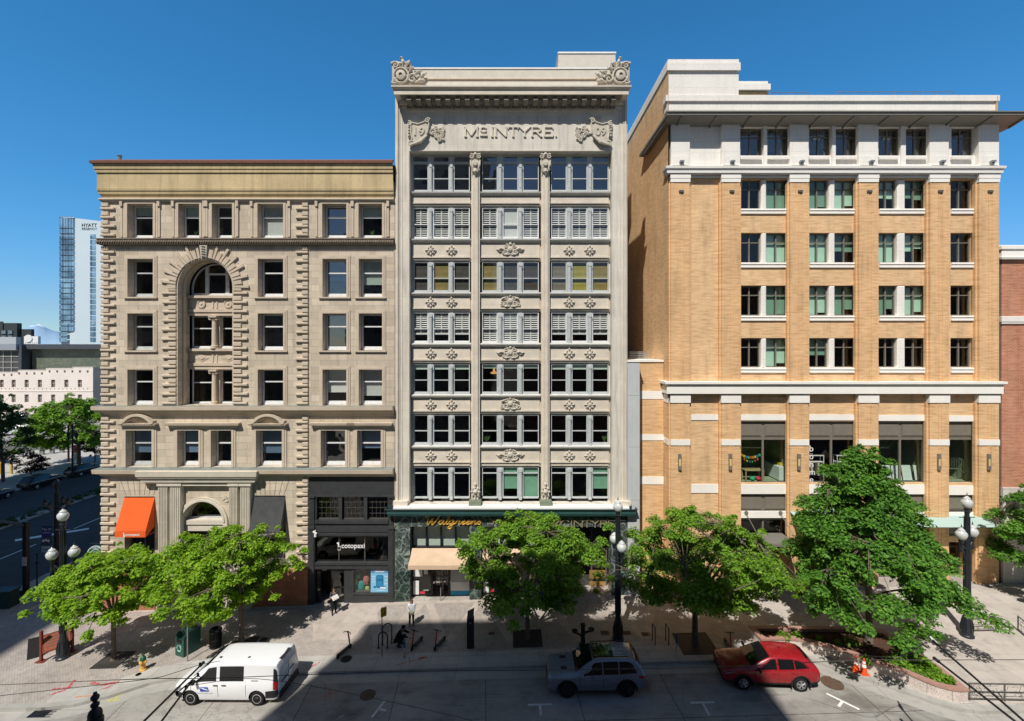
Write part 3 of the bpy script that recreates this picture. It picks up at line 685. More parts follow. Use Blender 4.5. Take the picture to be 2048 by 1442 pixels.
# quoin columns
QR = random.Random(3)
def quoins(py0, py1, x_face, side, n, wl=.82, ws=.40):
    """alternate short thick and long thin rusticated blocks between two photo rows"""
    m = MB(); z1 = Z(py0); z0 = Z(py1); h = (z1-z0)/n
    for k in range(n):
        zt = z1-h*k
        for w, a, b, p in ((ws, .06, .50, .11), (wl, .60, .86, .14)):
            w = w*QR.uniform(.95, 1.05); dz = QR.uniform(-.01, .01)
            xa, xb = (x_face, x_face+w) if side > 0 else (x_face-w, x_face)
            if x_face == XL: xa -= p
            m.bbox(xa, xb, -p, .04, zt-h*b+dz, zt-h*a+dz, .03)
            if x_face == XL: m.box(XL-p, XL+.01, .045, w*1.2, zt-h*b+dz, zt-h*a+dz)
    return m.obj('quoin_column', SANDT, LB)
for py0, py1, n in ((405,475,4),(492,811,18),(831,935,6),(955,1128,9)):
    quoins(py0, py1, XL, 1, n)
    quoins(py0, py1, X(617), -1, n)
quoins(573, 811, ARX0-.08, -1, 13, .98, .55); quoins(573, 811, ARX1+.08, 1, 13, .98, .55)
# voussoirs round the bay arch
m = MB(); nv = 25
for k in range(nv+1):
    a = radians(180*k/nv); 
    if abs(a-pi/2) < .05: continue
    lng = k % 2 == 0
    r0 = ARR+.1; r1 = ARR+(1.15 if lng else .68); r1 = min(r1, (Z(493)-ARZ)/max(sin(a), .01)) ; hw = .075 if lng else .13
    u = Vector((cos(a), 0, sin(a))); n_ = Vector((-sin(a), 0, cos(a)))
    c0 = Vector((ARC, -.13, ARZ)); m.extr([c0+u*r0-n_*hw, c0+u*r1-n_*hw*1.05, c0+u*r1+n_*hw*1.05, c0+u*r0+n_*hw], (0, .16, 0))
m.obj('voussoirs', SANDT, LB)
m = MB(); z0, z1 = ARZ+ARR+.04, Z(492)
m.extr([(ARC-.17,-.2,z0),(ARC+.17,-.2,z0),(ARC+.26,-.26,z1),(ARC-.26,-.26,z1)], (0,.3,0))
for k in range(5): m.tube([(ARC-.12,-.22-.012*k,z0+.12+.17*k),(ARC,-.30-.012*k,z0+.16+.17*k),(ARC+.12,-.22-.012*k,z0+.12+.17*k)], .045, 6)
m.obj('keystone', GREYL, LB)
m = MB(); arch_ring(m, ARC, ARZ, ARR, ARR+.09, -.05, .3, 26); m.box(ARX0-.09,ARX0-.003,-.05,.3,Z(811.5),ARZ-.003); m.box(ARX1+.003,ARX1+.09,-.05,.3,Z(811.5),ARZ-.003)
arch_ring(m, ARC, ARZ, ARR-.07, ARR-.01, .42, .7, 26); m.box(ARX0+.01,ARX0+.07,.42,.7,Z(811),ARZ-.003); m.box(ARX1-.07,ARX1-.01,.42,.7,Z(811),ARZ-.003)
m.obj('arch_moulding', SANDT, LB)
# bay: spandrels, columns, windows
YI = 1.05
def rowz(p): return Z(p, YI)
m = MB()
for t, b in ((592,630.5),(697.5,737.5)):
    m.box(ARX0+.01, ARX1-.01, YI, YI+.5, rowz(b), rowz(t)); m.box(ARX0+.012, ARX1-.012, YI-.22, YI+.1, rowz(t+4.5), rowz(t-.5)); m.box(ARX0+.014, ARX1-.014, YI-.12, YI+.1, rowz(b-6), rowz(b-12)); m.box(ARX0+.016, ARX1-.016, YI-.05, YI+.1, rowz(b+1), rowz(b-5))
m.box(ARC-.28, ARC+.28, YI+.1, YI+.5, Z(811), rowz(738.2)); m.box(ARC-.28, ARC+.28, YI+.1, YI+.5, rowz(697), rowz(631.2))
m.obj('spandrel', SANDT, LB)
m = MB()
for s in (-.95, .95):
    zc = rowz(608); m.lathe([(.30,.0),(.30,-.05),(.24,-.07),(.22,-.03),(.10,-.03),(.06,-.08)], (ARC+s, YI-.02, zc), 18, 'y')
    zc = rowz(715.5); m.extr([(ARC+s-.52,YI-.03,zc),(ARC+s,YI-.03,zc+.30),(ARC+s+.52,YI-.03,zc),(ARC+s,YI-.03,zc-.30)], (0,.05,0)); m.extr([(ARC+s-.26,YI-.07,zc),(ARC+s,YI-.07,zc+.15),(ARC+s+.26,YI-.07,zc),(ARC+s,YI-.07,zc-.15)], (0,.05,0))
for zc in (rowz(608), rowz(715.5)):
    for s in (-1.72, -.14, .14, 1.66): m.box(ARC+s-.05, ARC+s+.05, YI-.045, YI+.01, zc-.3, zc+.3)
m.obj('spandrel_ornament', SANDT, LB)
for t, b in ((632,697),(739,809)):
    m = MB(); z0 = rowz(b)+.0; z1 = rowz(t); c = (ARC, YI-.05, z0); h = z1-z0
    m.lathe([(.27,0),(.27,.10),(.22,.12),(.24,.2),(.18,.24),(.175,h*.5),(.15,h-.34),(.19,h-.32),(.17,h-.27),(.17,h-.18),(.25,h-.12)], c, 18); m.box(ARC-.28,ARC+.28,YI-.33,YI+.08,z1-.12,z1-.01)
    for s in (-.22,.22): m.lathe([(.10,-.20),(.10,.2),(.04,.21)], (ARC+s,YI-.05,z1-.2), 10, 'y')
    m.obj('column', SANDT, LB, smooth=True)
for t, b in ((632,697),(739,809)):
    for a, c in ((ARX0+.05, ARC-.26),(ARC+.26, ARX1-.05)): sash(LB, a, c, rowz(b), rowz(t), YI+.35, .62, FRAMEW, GLASS)
zb = rowz(591); m = MB(); YA = YI+.3; r = ARR-.05
arch_ring(m, ARC, ARZ, r-.09, r, YA-.05, YA+.05, 24); m.box(ARC-r,ARC-r+.09,YA-.05,YA+.05,zb,ARZ-.002); m.box(ARC+r-.09,ARC+r,YA-.05,YA+.05,zb,ARZ-.002)
for s in (-.72,.72): m.box(ARC+s-.11,ARC+s+.11,YA-.08,YA+.06,zb,ARZ+sqrt(r*r-.85**2))
m.box(ARC-.6,ARC+.6,YA-.06,YA+.05,rowz(549),rowz(545.5)); m.box(ARC-r+.1,ARC+r-.1,YA-.1,YA+.052,zb,zb+.17)
aw = m.obj('window', FRAMEW, LB)
m = MB(); p = arcpts(ARC, ARZ, r-.05, 0, 180, 24); m.poly([(ARC+r-.05,YA+.02,zb)]+[(a,YA+.02,b) for a,b in p]+[(ARC-r+.05,YA+.02,zb)]); m.obj('pane', GLASS, aw, recalc=False)
# surrounds, sashes
LG = [GLASS, glass('sky_glint_glass', (.8,.82,.8), gain=3.0, wob=.05), GLASS, glass('soft_glint_glass', (.75,.77,.76), gain=4.0, wob=.08)]
def blindspec(r, c):
    return {('0','A'):('sheet',.22,BLINDG),('0','B0'):('sheet',.3,BLINDG),('0','C'):('sheet',.86,BLIND),('0','D2'):('sheet',.3,BLINDG),
     ('1','D1'):('sheet',.5,BLINDB),('1','D2'):('sheet',.62,BLINDG),('3','D1'):('sheet',.62,BLIND),('3','D2'):('sheet',.72,BLIND),
     ('4','A'):('sheet',.62,BLINDB),('4','B0'):('sheet',.62,BLINDB),('4','B1'):('sheet',.4,BLINDK),('4','C'):('sheet',.64,BLINDB),('4','D2'):('sheet',.5,BLINDB),('2','D1'):('sheet',.25,BLINDB)}.get((str(r), c), (None,0,None))
sm = MB(); flat = []; TB = [0]
def win_l(r, c, a, b):
    t, bt = ROWS[r]; x0, x1, z0, z1 = X(a), X(b), Z(bt), Z(t)
    k, f, bmm = blindspec(r, c)
    ww = sash(LB, x0+.03, x1-.03, z0+.02, z1-.02, .55, .655 if r < 4 else .62, FRAMEW if r in (0,3) or c != 'A' else FRAMEG, GLASSB if (r, c) in ((0,'D1'),(1,'D1'),(2,'D1')) else LG[(r*7+len(c)*3+ord(c[0])*5+ord(c[-1]))%4], .09, .26, k, f, bmm, .09)
    return ww
for r in range(5):
    for c, (a, b) in COLS.items():
        if r == 0: a, b = a-.5, b
        if r == 4: a, b = a-3.5, b-2.5
        win_l(r, c, a, b); x0, x1, z0, z1 = X(a), X(b), Z(ROWS[r][1]), Z(ROWS[r][0])
        if r in (1,2): sm.surround(x0, x1, z0, z1, .24, .05, 0, .10)
        elif r == 3: sm.surround(x0, x1, z0, z1, .24, .05)
        else: sm.surround(x0, x1, z0, z1, .30, .055)
        if r == 0:
            for s in (x0-.47, x1+.33): TB[0] += 1; e_ = .0015*TB[0]; sm.box(s, s+.14, -.07-e_, .03+e_, z0+.05+e_, z1+.1+e_); sm.box(s-.02, s+.16, -.15-e_, .03+e_*1.3, z1-.18-e_, z1+.28-e_)
            TB[0] += 1; sm.box(x0-.5, x1+.5, -.05-.002*TB[0], .03+.001*TB[0], z1+.32+.001*TB[0], Z(404.5)-.001*TB[0])
    if r in (0, 4):
        for i, (a, b) in enumerate(((358,400),(425,465.5))):
            if r == 4: a, b = a-2, b-1.5
            win_l(r, 'B%d' % i, a, b); x0, x1, z0, z1 = X(a), X(b), Z(ROWS[r][1]), Z(ROWS[r][0])
            sm.surround(x0, x1, z0, z1, .27, .055)
            if r == 0:
                for s in (x0-.42, x1+.28): TB[0] += 1; e_ = .0015*TB[0]; sm.box(s, s+.14, -.07-e_, .03+e_, z0+.05+e_, z1+.1+e_); sm.box(s-.02, s+.16, -.15-e_, .03+e_*1.3, z1-.18-e_, z1+.28-e_)
sm.obj('window_surrounds', SANDT, LB)
for a, b in ((345,472),(632,702.5),(706,775.5)):
    m = MB(); m.cornice(X(a), X(b), zed([(0,856),(.12,854.5),(.16,852),(.32,851),(.36,846.5),(.3,846),(0,844.5)]), 0, left=.02, right=.02); m.obj('window_hood', SANDT, LB)
for a, b in ((244.5,314.5),(503,574)):
    m = MB(); m.cornice(X(a)+.25, X(b)-.25, zed([(0,856),(.12,854.5),(.16,852),(.30,851),(.34,847.5),(.28,847),(0,846.3)]), 0, left=.02, right=.02)
    cx = (X(a)+X(b))/2; hw = (X(b)-X(a))/2-.22; hgt = .56; R = (hw*hw+hgt*hgt)/(2*hgt); zc = Z(846.5)+hgt-R; th = math.degrees(math.asin(hw/R))
    arch_ring(m, cx, zc, R-.05, R+.13, -.34, .02, 16, 90-th, 90+th); arch_ring(m, cx, zc, R-.16, R-.052, -.22, .02, 16, 90-th, 90+th)
    for s in (-1, 1): m.lathe([(.13,-.36),(.15,0)], (cx+s*(hw+.05), 0, Z(846.5)+.12), 12, 'y')
    m.obj('segmental_pediment', SANDT, LB)
# plants, things on the sills of the top windows
def sprig(x, y, z, h, n, label, seed, mat, cat='potted plant'):
    r = random.Random(seed); m = MB()
    for k in range(n):
        a = r.uniform(0, 2*pi); l = h*r.uniform(.5, 1); tx = cos(a)*l*.45; tz = l*.9; w_ = .03*h/.4
        m.poly(((x,y,z),(x+tx*.5+w_,y+r.uniform(-.05,.05),z+tz*.5),(x+tx,y+r.uniform(-.05,.05),z+tz),(x+tx*.5-w_,y,z+tz*.6)))
    m.cur = 1; m.lathe([(.06,-.13),(.09,0.0),(.08,0.0)], (x,y,z), 8)
    tag(m.obj('potted_plant', [mat, GREYL], recalc=False), label, cat)
LEAFP = leafmat('house_plant', (.03,.07,.02), (.06,.13,.03), (.12,.2,.05), .25)
for px, py, h, lab in ((451,588,.42,'bright green potted plant in the right corner of the arched window'),(682,472,.6,'tall sprig of plant in top floor window second from the right on the tan building'),(744,472,.55,'reddish green plant in the rightmost top window of the tan building'),(392,471,.45,'small thin plant in the left window of the top floor pair')):
    yy = 1.5 if px == 451 else .72
    sprig(X(px,yy), yy, Z(py,yy)-(.0 if px == 451 else .02), h, 14, lab, px, LEAFP)
# portal: paired fluted pilasters, entablature
m = MB(); m.cornice(X(305), X(503), zed([(.05,968),(.45,965),(.48,958.5),(.58,957.5),(.62,955),(.66,954),(.70,943.5),(.62,942.5),(0,938)]), 0, left=.02, right=.02)
m.box(X(322,-.3),X(484,-.3),-.32,.02,Z(969),Z(964)); m.obj('portal_entablature', SANDW, LB)
for a, b in ((316,335),(339,361),(457.5,475),(480,500)):
    m = MB(); xa, xb = X(a,-.35), X(b,-.35); zb_, zt = Z(1121,-.35), Z(972,-.35)
    m.box(xa, xb, -.32, .02, zb_, zt); nf = 6; fw = (xb-xa)/nf
    for k in range(nf):
        for j in range(4):
            a0 = pi*j/4; a1 = pi*(j+1)/4; cx = xa+fw*(k+.5); rr = fw*.38
            m.poly(((cx-cos(a0)*rr,-.325-sin(a0)*.05,zb_+.1),(cx-cos(a1)*rr,-.325-sin(a1)*.05,zb_+.1),(cx-cos(a1)*rr,-.325-sin(a1)*.05,zt-.1),(cx-cos(a0)*rr,-.325-sin(a0)*.05,zt-.1)))
    m.box(xa-.07, xb+.07, -.40, .021, zt, zt+.16); m.box(xa-.04, xb+.04, -.38, .022, zb_-.2, zb_); m.box(xa-.05, xb+.05, -.40, .023, ZB, zb_-.2); m.box(xa-.08, xb+.08, -.43, .024, ZB, Z(1208,-.4))
    m.obj('fluted_pilaster', SANDW, LB)
m = MB(); arch_ring(m, PC, PZ, PR, PR+.28, -.12, .04, 24); arch_ring(m, PC, PZ, PR+.002, PR+.12, -.17, .04, 24); m.box(PX0-.28, PX0-.002, -.12, .04, ZB, PZ-.003); m.box(PX1+.002, PX1+.28, -.12, .04, ZB, PZ-.003)
m.box(PX0+.005, PX1-.005, .1, .6, Z(1062,.1), PZ-.01); m.box(PX0+.008, PX1-.008, .02, .6, Z(1049,.05), PZ+.06); m.obj('portal_arch', SANDW, LB)
m = MB()
for s in (-1, 1):
    cx = PC+s*(PR+.12); zz = PZ+PR*1.08
    for k in range(7): scroll(m, cx+s*RNG.uniform(-.22,.12), zz+RNG.uniform(-.12,.22), .10, RNG.uniform(0,6), 1.3, -.03, .03, s)
m.obj('carved_spandrel', SANDW, LB)
m = MB(); r = PR-.04; arch_ring(m, PC, PZ, r-.08, r, .55, .65, 20); m.box(PC-r, PC+r, .5, .66, PZ+.06, PZ+.16); fw = m.obj('fanlight', FRAMEG, LB)
m = MB(); m.poly([(a,.6,b) for a,b in arcpts(PC, PZ, r-.03, 0, 180, 20)]); m.obj('pane', GLASSD, fw, recalc=False)
zt = Z(1063,.6); zd = gz(PC)+.15; m = MB(); m.box(PX0+.01, PX0+.12, .55, .7, zd, zt); m.box(PX1-.12, PX1-.01, .55, .7, zd, zt); m.box(PX0+.12, PX1-.12, .552, .7, zt-.1, zt); m.box(PC-.05, PC+.05, .553, .7, zd, zt-.1); m.box(PX0+.12, PX1-.12, .554, .7, zd+2.2, zd+2.3)
dr = m.obj('entrance_door', BLACKP, LB); m = MB(); m.poly(((PX0+.1,.62,zd),(PX1-.1,.62,zd),(PX1-.1,.62,zt),(PX0+.1,.62,zt))); m.obj('pane', GLASSD, dr, recalc=False)
# windows under the awnings, red sandstone base, flat-arch lintels
for a, b, t in ((249,309.5,993),(509,571,991)):
    x0, x1, z1, z0 = X(a), X(b), Z(t), Z(1128)
    m = MB(); m.box(x0+.02,x0+.12,.5,.62,z0,z1); m.box(x1-.12,x1-.02,.5,.62,z0,z1); m.box(x0+.12,x1-.12,.5,.62,z1-.1,z1); m.box(x0-.05,x1+.05,-.1,.62,z0-.02,z0+.2); m.box((x0+x1)/2-.04,(x0+x1)/2+.04,.51,.61,z0+.2,z1-.1)
    w_ = m.obj('shop_window', FRAMED, LB); m = MB(); m.poly(((x0+.1,.56,z0),(x1-.1,.56,z0),(x1-.1,.56,z1),(x0+.1,.56,z1))); m.obj('pane', GLASSD, w_, recalc=False)
m = MB()
for a, b in ((205,313),(500,617)):
    xa, xb = X(a), X(b)
    if a == 205: m.box(xa-.12, xb, -.16, .03, ZB, Z(1133,-.1)); m.box(xa-.12, xa+.02, .032, 26, ZB, Z(1133,-.1))
    else: m.box(xa+.05, xb, -.16, .03, ZB, Z(1138,-.1))
m.obj('plinth', REDS, LB)
def awning(root, x0, x1, zt, zb, p, val, mat, y0=-.02, curve=0.0, closed=True, name='awning', n=8):
    m = MB(); prof = []
    for k in range(n+1):
        u = k/n; prof.append((y0-p*u, zt+(zb-zt)*(u+curve*(u*u-u))))
    prof.append((y0-p-.005, zb-val))
    for k in range(len(prof)-1):
        a, b = prof[k], prof[k+1]; m.poly(((x0,a[0],a[1]),(x1,a[0],a[1]),(x1,b[0],b[1]),(x0,b[0],b[1])))
    if closed:
        for x in (x0, x1): m.poly([(x,y0,zb-val*.0)]+[(x,a,b) for a,b in prof])
    for x in (x0+.02, x1-.02): m.tube([(x,y0,zb-val+.05),(x,y0-p+.02,zb-val+.05)], .02, 6)
    return m.obj(name, mat, root, recalc=False)
aw = awning(LB, X(249.5), X(309.5), Z(995), Z(1062,-.82), .8, .42, ORANGEF)
m = MB(); yv = -.835; text(m, 'cotopaxi', X(251,yv), X(279,yv), Z(1073.3,yv), Z(1067,yv), yv, .004, 0, .02)
x_, z_ = X(248.5,yv), Z(1070,yv); m.box(x_-.06,x_+.05,yv-.004,yv,z_-.14,z_+.02); m.box(x_-.05,x_-.005,yv-.0045,yv,z_+.02,z_+.14); m.box(x_-.09,x_-.0052,yv-.0035,yv,z_+.1,z_+.15); m.obj('lettering', WHITEP, aw)
aw = awning(LB, X(509.5), X(570.5), Z(993), Z(1064,-.82), .8, .35, GREYF, curve=-.25)
m = MB(); text(m, 'GEAR FOR GOOD', X(513,yv), X(549,yv), Z(1070.8,yv), Z(1066.6,yv), yv, .004, 0, .01); m.obj('lettering', WHITEP, aw)
m = MB()
for cx in (X(279.5), X(540)):
    for k in range(-3, 4):
        u = k*.3; m.tube([(cx+u*1.05, -.008, Z(991)+.05),(cx+u*1.5, -.008, Z(957))], .012, 4)
m.obj('lintel_joints', plain('dark_joint', (.22,.17,.12), .9), LB)  # plain dark colour for the joints between the lintel stones
# black shop front
SF = MB(); x0, x1 = X(618), X(788.3); zg = gz(-11)+.15
SF.box(x0, x1, .02, .3, Z(991), Z(953.5)); SF.box(x0, x1, -.05, .02, Z(993.5), Z(990)); 
for a, b in ((618,630),(777,788.3)):
    SF.box(X(a), X(b), -.1, .4, ZB, Z(1055)); SF.box(X(a)+.05, X(b)-.05, -.13, .1, zg+.5, Z(1062)); SF.box(X(a)+.03, X(b)-.03, -.06, .4, Z(1053), Z(993.5)); SF.box(X(a)-.02, X(b)+.01, -.16, .38, Z(1057), Z(1052.5)); SF.box(X(a)-.015, X(b)+.012, -.14, .39, Z(995), Z(990.5))
    for k in range(5): SF.box(X(a)+.1, X(b)-.1, -.08, .0, Z(1048-k*10.5), Z(1041-k*10.5))
SF.box(X(631), X(777), -.12, .4, Z(1046.5), Z(1040)); SF.box(X(631), X(777), -.02, .4, Z(1064), Z(1046.8)); SF.box(X(631), X(777), -.12, .4, Z(1070.5), Z(1065.5)); SF.box(X(631), X(777), -.1, .4, Z(1129), Z(1124.5)); SF.box(X(631), X(777), -.05, .4, Z(1133), Z(1129.3)); SF.box(X(631), X(777), -.1, .4, Z(1137), Z(1133.3))
for a in (631,677,727.5,775.5): SF.box(X(a), X(a)+(.24 if 640 < a < 770 else .08), -.02, .4, Z(1040), Z(993.8))
SF.box(X(706), X(777), -.02, .4, ZB, Z(1188)); SF.box(X(706), X(777), -.07, .4, Z(1189), Z(1185.5)); SF.box(X(706.5), X(776.5), -.05, .41, ZB, Z(1197))
SF.box(X(704), X(707.5), -.03, .41, ZB, Z(1137.2)); SF.box(X(688.5), X(704), .02, .42, ZB, Z(1137.2))
sf = SF.obj('shop_front', CHARC, LB)
for a, b in ((633,677),(684.5,727.5),(735,775.5)):
    m = MB(); xa, xb, za, zb2 = X(a), X(b), Z(1039.5), Z(994.5); m.box(xa,xb,.18,.22,za,za+.06)
    for k in range(1, 5): u = xa+(xb-xa)*k/5; m.box(u-.008,u+.008,.18,.21,za+.06,zb2)
    for k in range(1, 4): u = za+(zb2-za)*k/4; m.box(xa,xb,.185,.208,u-.008,u+.008)
    w_ = m.obj('leaded_window', FRAMED, sf); m = MB(); m.poly(((xa,.22,za),(xb,.22,za),(xb,.22,zb2),(xa,.22,zb2))); m.obj('pane', GLASS, w_, recalc=False)
m = MB(); m.box(X(676),X(677.5),.1,.2,Z(1124),Z(1071)); m.box(X(728),X(729.5),.1,.2,Z(1124),Z(1071)); m.box(X(633),X(775),.11,.19,Z(1076),Z(1072)); w_ = m.obj('sign_window', FRAMED, sf)
m = MB(); m.poly(((X(631),.15,Z(1124)),(X(777),.15,Z(1124)),(X(777),.15,Z(1071)),(X(631),.15,Z(1071)))); m.obj('pane', GLASSD, w_, recalc=False)
m = MB(); m.box(X(705),X(777),.10,.4,Z(1186),Z(1184.5)); w_ = m.obj('display_window', FRAMED, sf); m = MB(); m.poly(((X(707),.06,Z(1186)),(X(776.5),.06,Z(1186)),(X(776.5),.06,Z(1137)),(X(707),.06,Z(1137)))); m.obj('pane', GLASS, w_, recalc=False)
m = MB(); m.box(X(705.5),X(777),.8,.9,Z(1187),Z(1136)); m.box(X(705.5),X(777),.12,.8,Z(1187)-.05,Z(1187)); m.obj('display_back', plain('display_backdrop', (.20,.17,.15)), sf)
m = MB(); ys = -.02; text(m, 'cotopaxi', X(683,ys), X(729.5,ys), Z(1099,ys), Z(1087,ys), ys, .02, 0, .012)
x_, z_ = X(679,ys), Z(1093,ys); m.box(x_-.10,x_+.08,ys-.05,ys,z_-.24,z_+.04); m.box(x_-.09,x_-.01,ys-.052,ys,z_+.04,z_+.26); m.box(x_-.16,x_-.012,ys-.048,ys,z_+.19,z_+.28); m.lathe([(.11,-.05),(.11,0)], (x_+.0,ys,z_-.1), 10, 'y')
m.obj('sign_lettering', WHITEP, sf)
# shop door standing open, number 24
m = MB(); zd = zg; m.box(X(633),X(640),.1,.3,zd,Z(1137.3)); m.box(X(640),X(688),1.2,1.3,zd,Z(1137.3)); m.obj('door_recess', BLACKP, sf)
m = MB(); xa = X(672); 
pts = [(0,0),(1.0,0)]; 
m.xf = Matrix.Translation((X(690), .15, zd)) @ Matrix.Rotation(radians(-172), 4, 'Z')
m.box(0,.95,0,.05,.05,.3); m.box(0,.12,0,.05,.3,2.2); m.box(.83,.95,0,.05,.3,2.2); m.box(.12,.83,0,.05,2.05,2.2); m.box(.12,.83,.001,.049,1.0,1.1)
dr = m.obj('shop_door', BLACKP, sf); m2 = MB(); m2.xf = m.xf; m2.poly(((.1,.025,.3),(.85,.025,.3),(.85,.025,2.1),(.1,.025,2.1))); m2.obj('pane', GLASSD, dr, recalc=False)
m = MB(); text(m, '24', X(634.3), X(639), Z(1182.5), Z(1178), .09, .01, 0, .01); m.obj('house_number', WHITEP, sf)
def sfp(x, y, z): return (x, y, z)
m = MB(); yp = .04; m.poly(((X(741.5,yp),yp,Z(1184.5,yp)),(X(776,yp),yp,Z(1184.5,yp)),(X(776,yp),yp,Z(1138.5,yp)),(X(741.5,yp),yp,Z(1138.5,yp))))
m.cur = 1; m.poly(((X(741.5,yp),yp-.004,Z(1146.5,yp)),(X(776,yp),yp-.004,Z(1146.5,yp)),(X(776,yp),yp-.004,Z(1138.5,yp)),(X(741.5,yp),yp-.004,Z(1138.5,yp))))
m.cur = 2
def rr(a, b, t, c, y, q=3):
    xa, xb, zt, zb = X(a,y), X(b,y), Z(t,y), Z(c,y); r = min(xb-xa, zt-zb)*.25; pts = []
    for cx, cz, a0 in ((xb-r,zt-r,0),(xa+r,zt-r,90),(xa+r,zb+r,180),(xb-r,zb+r,270)):
        for k in range(5): t_ = radians(a0+22.5*k); pts.append((cx+r*cos(t_), y, cz+r*sin(t_)))
    m.poly(pts)
rr(752,767,1150,1176,yp-.004); m.cur = 3; rr(753.5,765.5,1152,1157.5,yp-.008); rr(754,765,1162,1173,yp-.008); m.cur = 2; rr(747,752,1172,1176,yp-.005); rr(767,771,1172,1176,yp-.005)
m.cur = 4; m.poly(((X(760),yp-.007,Z(1177.5)),(X(771),yp-.007,Z(1177.5)),(X(771),yp-.007,Z(1174.5)),(X(760),yp-.007,Z(1174.5))))
for t_, a, b in ((1153,744,750),(1158,744,749),(1164,744,750),(1153,769,775),(1160,770,775),(1167,769,775),(1180.5,753,769)): m.poly(((X(a),yp-.006,Z(t_+.9)),(X(b),yp-.006,Z(t_+.9)),(X(b),yp-.006,Z(t_)),(X(a),yp-.006,Z(t_))))
for t_, a, b in ((1140,746,772),(1143,750,768)): m.poly(((X(a),yp-.009,Z(t_+1.6)),(X(b),yp-.009,Z(t_+1.6)),(X(b),yp-.009,Z(t_)),(X(a),yp-.009,Z(t_))))
m.obj('poster', [plain('poster_sky', (.22,.50,.72), .5, var=.03), plain('poster_band', (.12,.30,.50), .5, var=.03), plain('poster_pack', (.02,.16,.36), .5, var=.2), plain('poster_pocket', (.03,.24,.45), .5, var=.1), plain('poster_ink', (.75,.8,.85), .5, var=.02)], sf, recalc=False)
# rucksacks shown in the window
def rucksack(px, py, w_, h_, col, label, seed):
    x, y = X(px,.45), .45; z = Z(py,.45); m = MB(); rings = []
    for k, (s, hh) in enumerate(((.75,0),(1,.08),(1.02,.5),(.9,.8),(.6,.97),(.2,1))):
        m2 = [(x+cos(2*pi*j/14)*w_/2*s*(1.15 if j%7 in (1,2) else 1), y+sin(2*pi*j/14)*w_*.32*s, z+hh*h_) for j in range(14)]; rings.append([m.pt(p) for p in m2])
    for k in range(len(rings)-1):
        for j in range(14): m.face((rings[k][j], rings[k][(j+1)%14], rings[k+1][(j+1)%14], rings[k+1][j]))
    m.face(rings[-1]); m.face(rings[0][::-1])
    o = thing('rucksack', label, 'backpack', (x,y,z), 'rucksacks in the shop window')
    b = m.obj('pack_body', plain('pack_fabric', col, .8, .1, var=.15), o, smooth=True, angle=60)
    m = MB(); m.box(x-w_*.33,x+w_*.33,y-w_*.42,y-w_*.2,z+.05,z+h_*.4); m.obj('pocket', plain('pack_pocket', sc(col,.7), .8, .1), o)
    m = MB(); m.tube([(x-.05,y,z+h_*.97),(x-.03,y,z+h_*1.08),(x+.03,y,z+h_*1.08),(x+.05,y,z+h_*.97)], .012, 6); m.obj('handle', BLACKP, o)
rucksack(711, 1170, .34, .42, (.38,.55,.16), 'lime green rucksack at left of the shop display window', 1)
rucksack(717, 1156, .3, .6, (.03,.16,.10), 'dark green rucksack high in the shop display window', 2)
rucksack(723, 1184, .46, .78, (.03,.26,.25), 'large teal rucksack standing low in the display window', 3)
rucksack(733, 1168, .40, .62, (.42,.16,.16), 'pink and maroon rucksack next to the blue poster', 4)
rucksack(735, 1184, .3, .45, (.42,.50,.16), 'pale yellow green rucksack on the floor beside the poster', 5)
m = MB(); xx, zz = X(632), Z(1062); m.xf = Matrix.Translation((xx,-.25,zz)) @ Matrix.Rotation(radians(35),4,'Y'); m.tube([(-.12,0,0),(.16,0,0)], .07, 10); m.xf = None; m.tube([(xx,-.1,zz+.1),(xx,-.25,zz+.03)], .03, 8); m.tube([(xx+.05,-.22,zz-.05),(xx+.05,-.22,zz-.3)], .09, 10)
m.obj('security_camera', WHITEP, sf)
# hanging round shop sign on the left corner (mostly behind the street tree)
sx, sz = XL-1.0, Z(1108,.6); sg = thing('hanging_sign', 'round dark green hanging shop sign with pale ring at the building corner', 'sign', (sx,.6,sz))
m = MB(); m.lathe([(.62,-.07),(.62,.07)], (sx,.6,sz), 36, 'y'); m.obj('sign_disc', plain('sign_green', (.02,.12,.08), .4), sg)
m = MB(); arch_ring(m, sx, sz, .56, .60, .522, .53, 36, 0, 360); arch_ring(m, sx, sz, .34, .365, .522, .53, 36, 0, 360); 
text(m, 'STARBUCKS', sx-.36, sx+.36, sz+.40, sz+.50, .528, .006); text(m, 'COFFEE', sx-.25, sx+.25, sz-.50, sz-.40, .528, .006)
for s in (-.46,.46):
    st = [(sx+s+(.06 if k%2==0 else .025)*sin(k*pi/5), .522, sz+(.06 if k%2==0 else .025)*cos(k*pi/5)) for k in range(10)]; m.extr(st, (0,.006,0))
for s in (-1,1):
    for k in range(3): m.tube([(sx+s*(.05+.07*k), .525, sz+.24-.05*k),(sx+s*(.09+.08*k), .525, sz),(sx+s*(.06+.07*k), .525, sz-.24+.05*k)], .016, 5)
m.obj('emblem', WHITEP, sg)
m = MB(); m.box(sx-.5,XL-.0,.57,.63,sz+.68,sz+.74)
for s in (-.3,.3): m.tube([(sx+s,.6,sz+.53),(sx+s,.6,sz+.7)], .015, 6)
m.tube([(sx-.5,.6,sz+.71),(XL,.6,sz+1.15)], .02, 6); m.obj('bracket', IRON, sg)
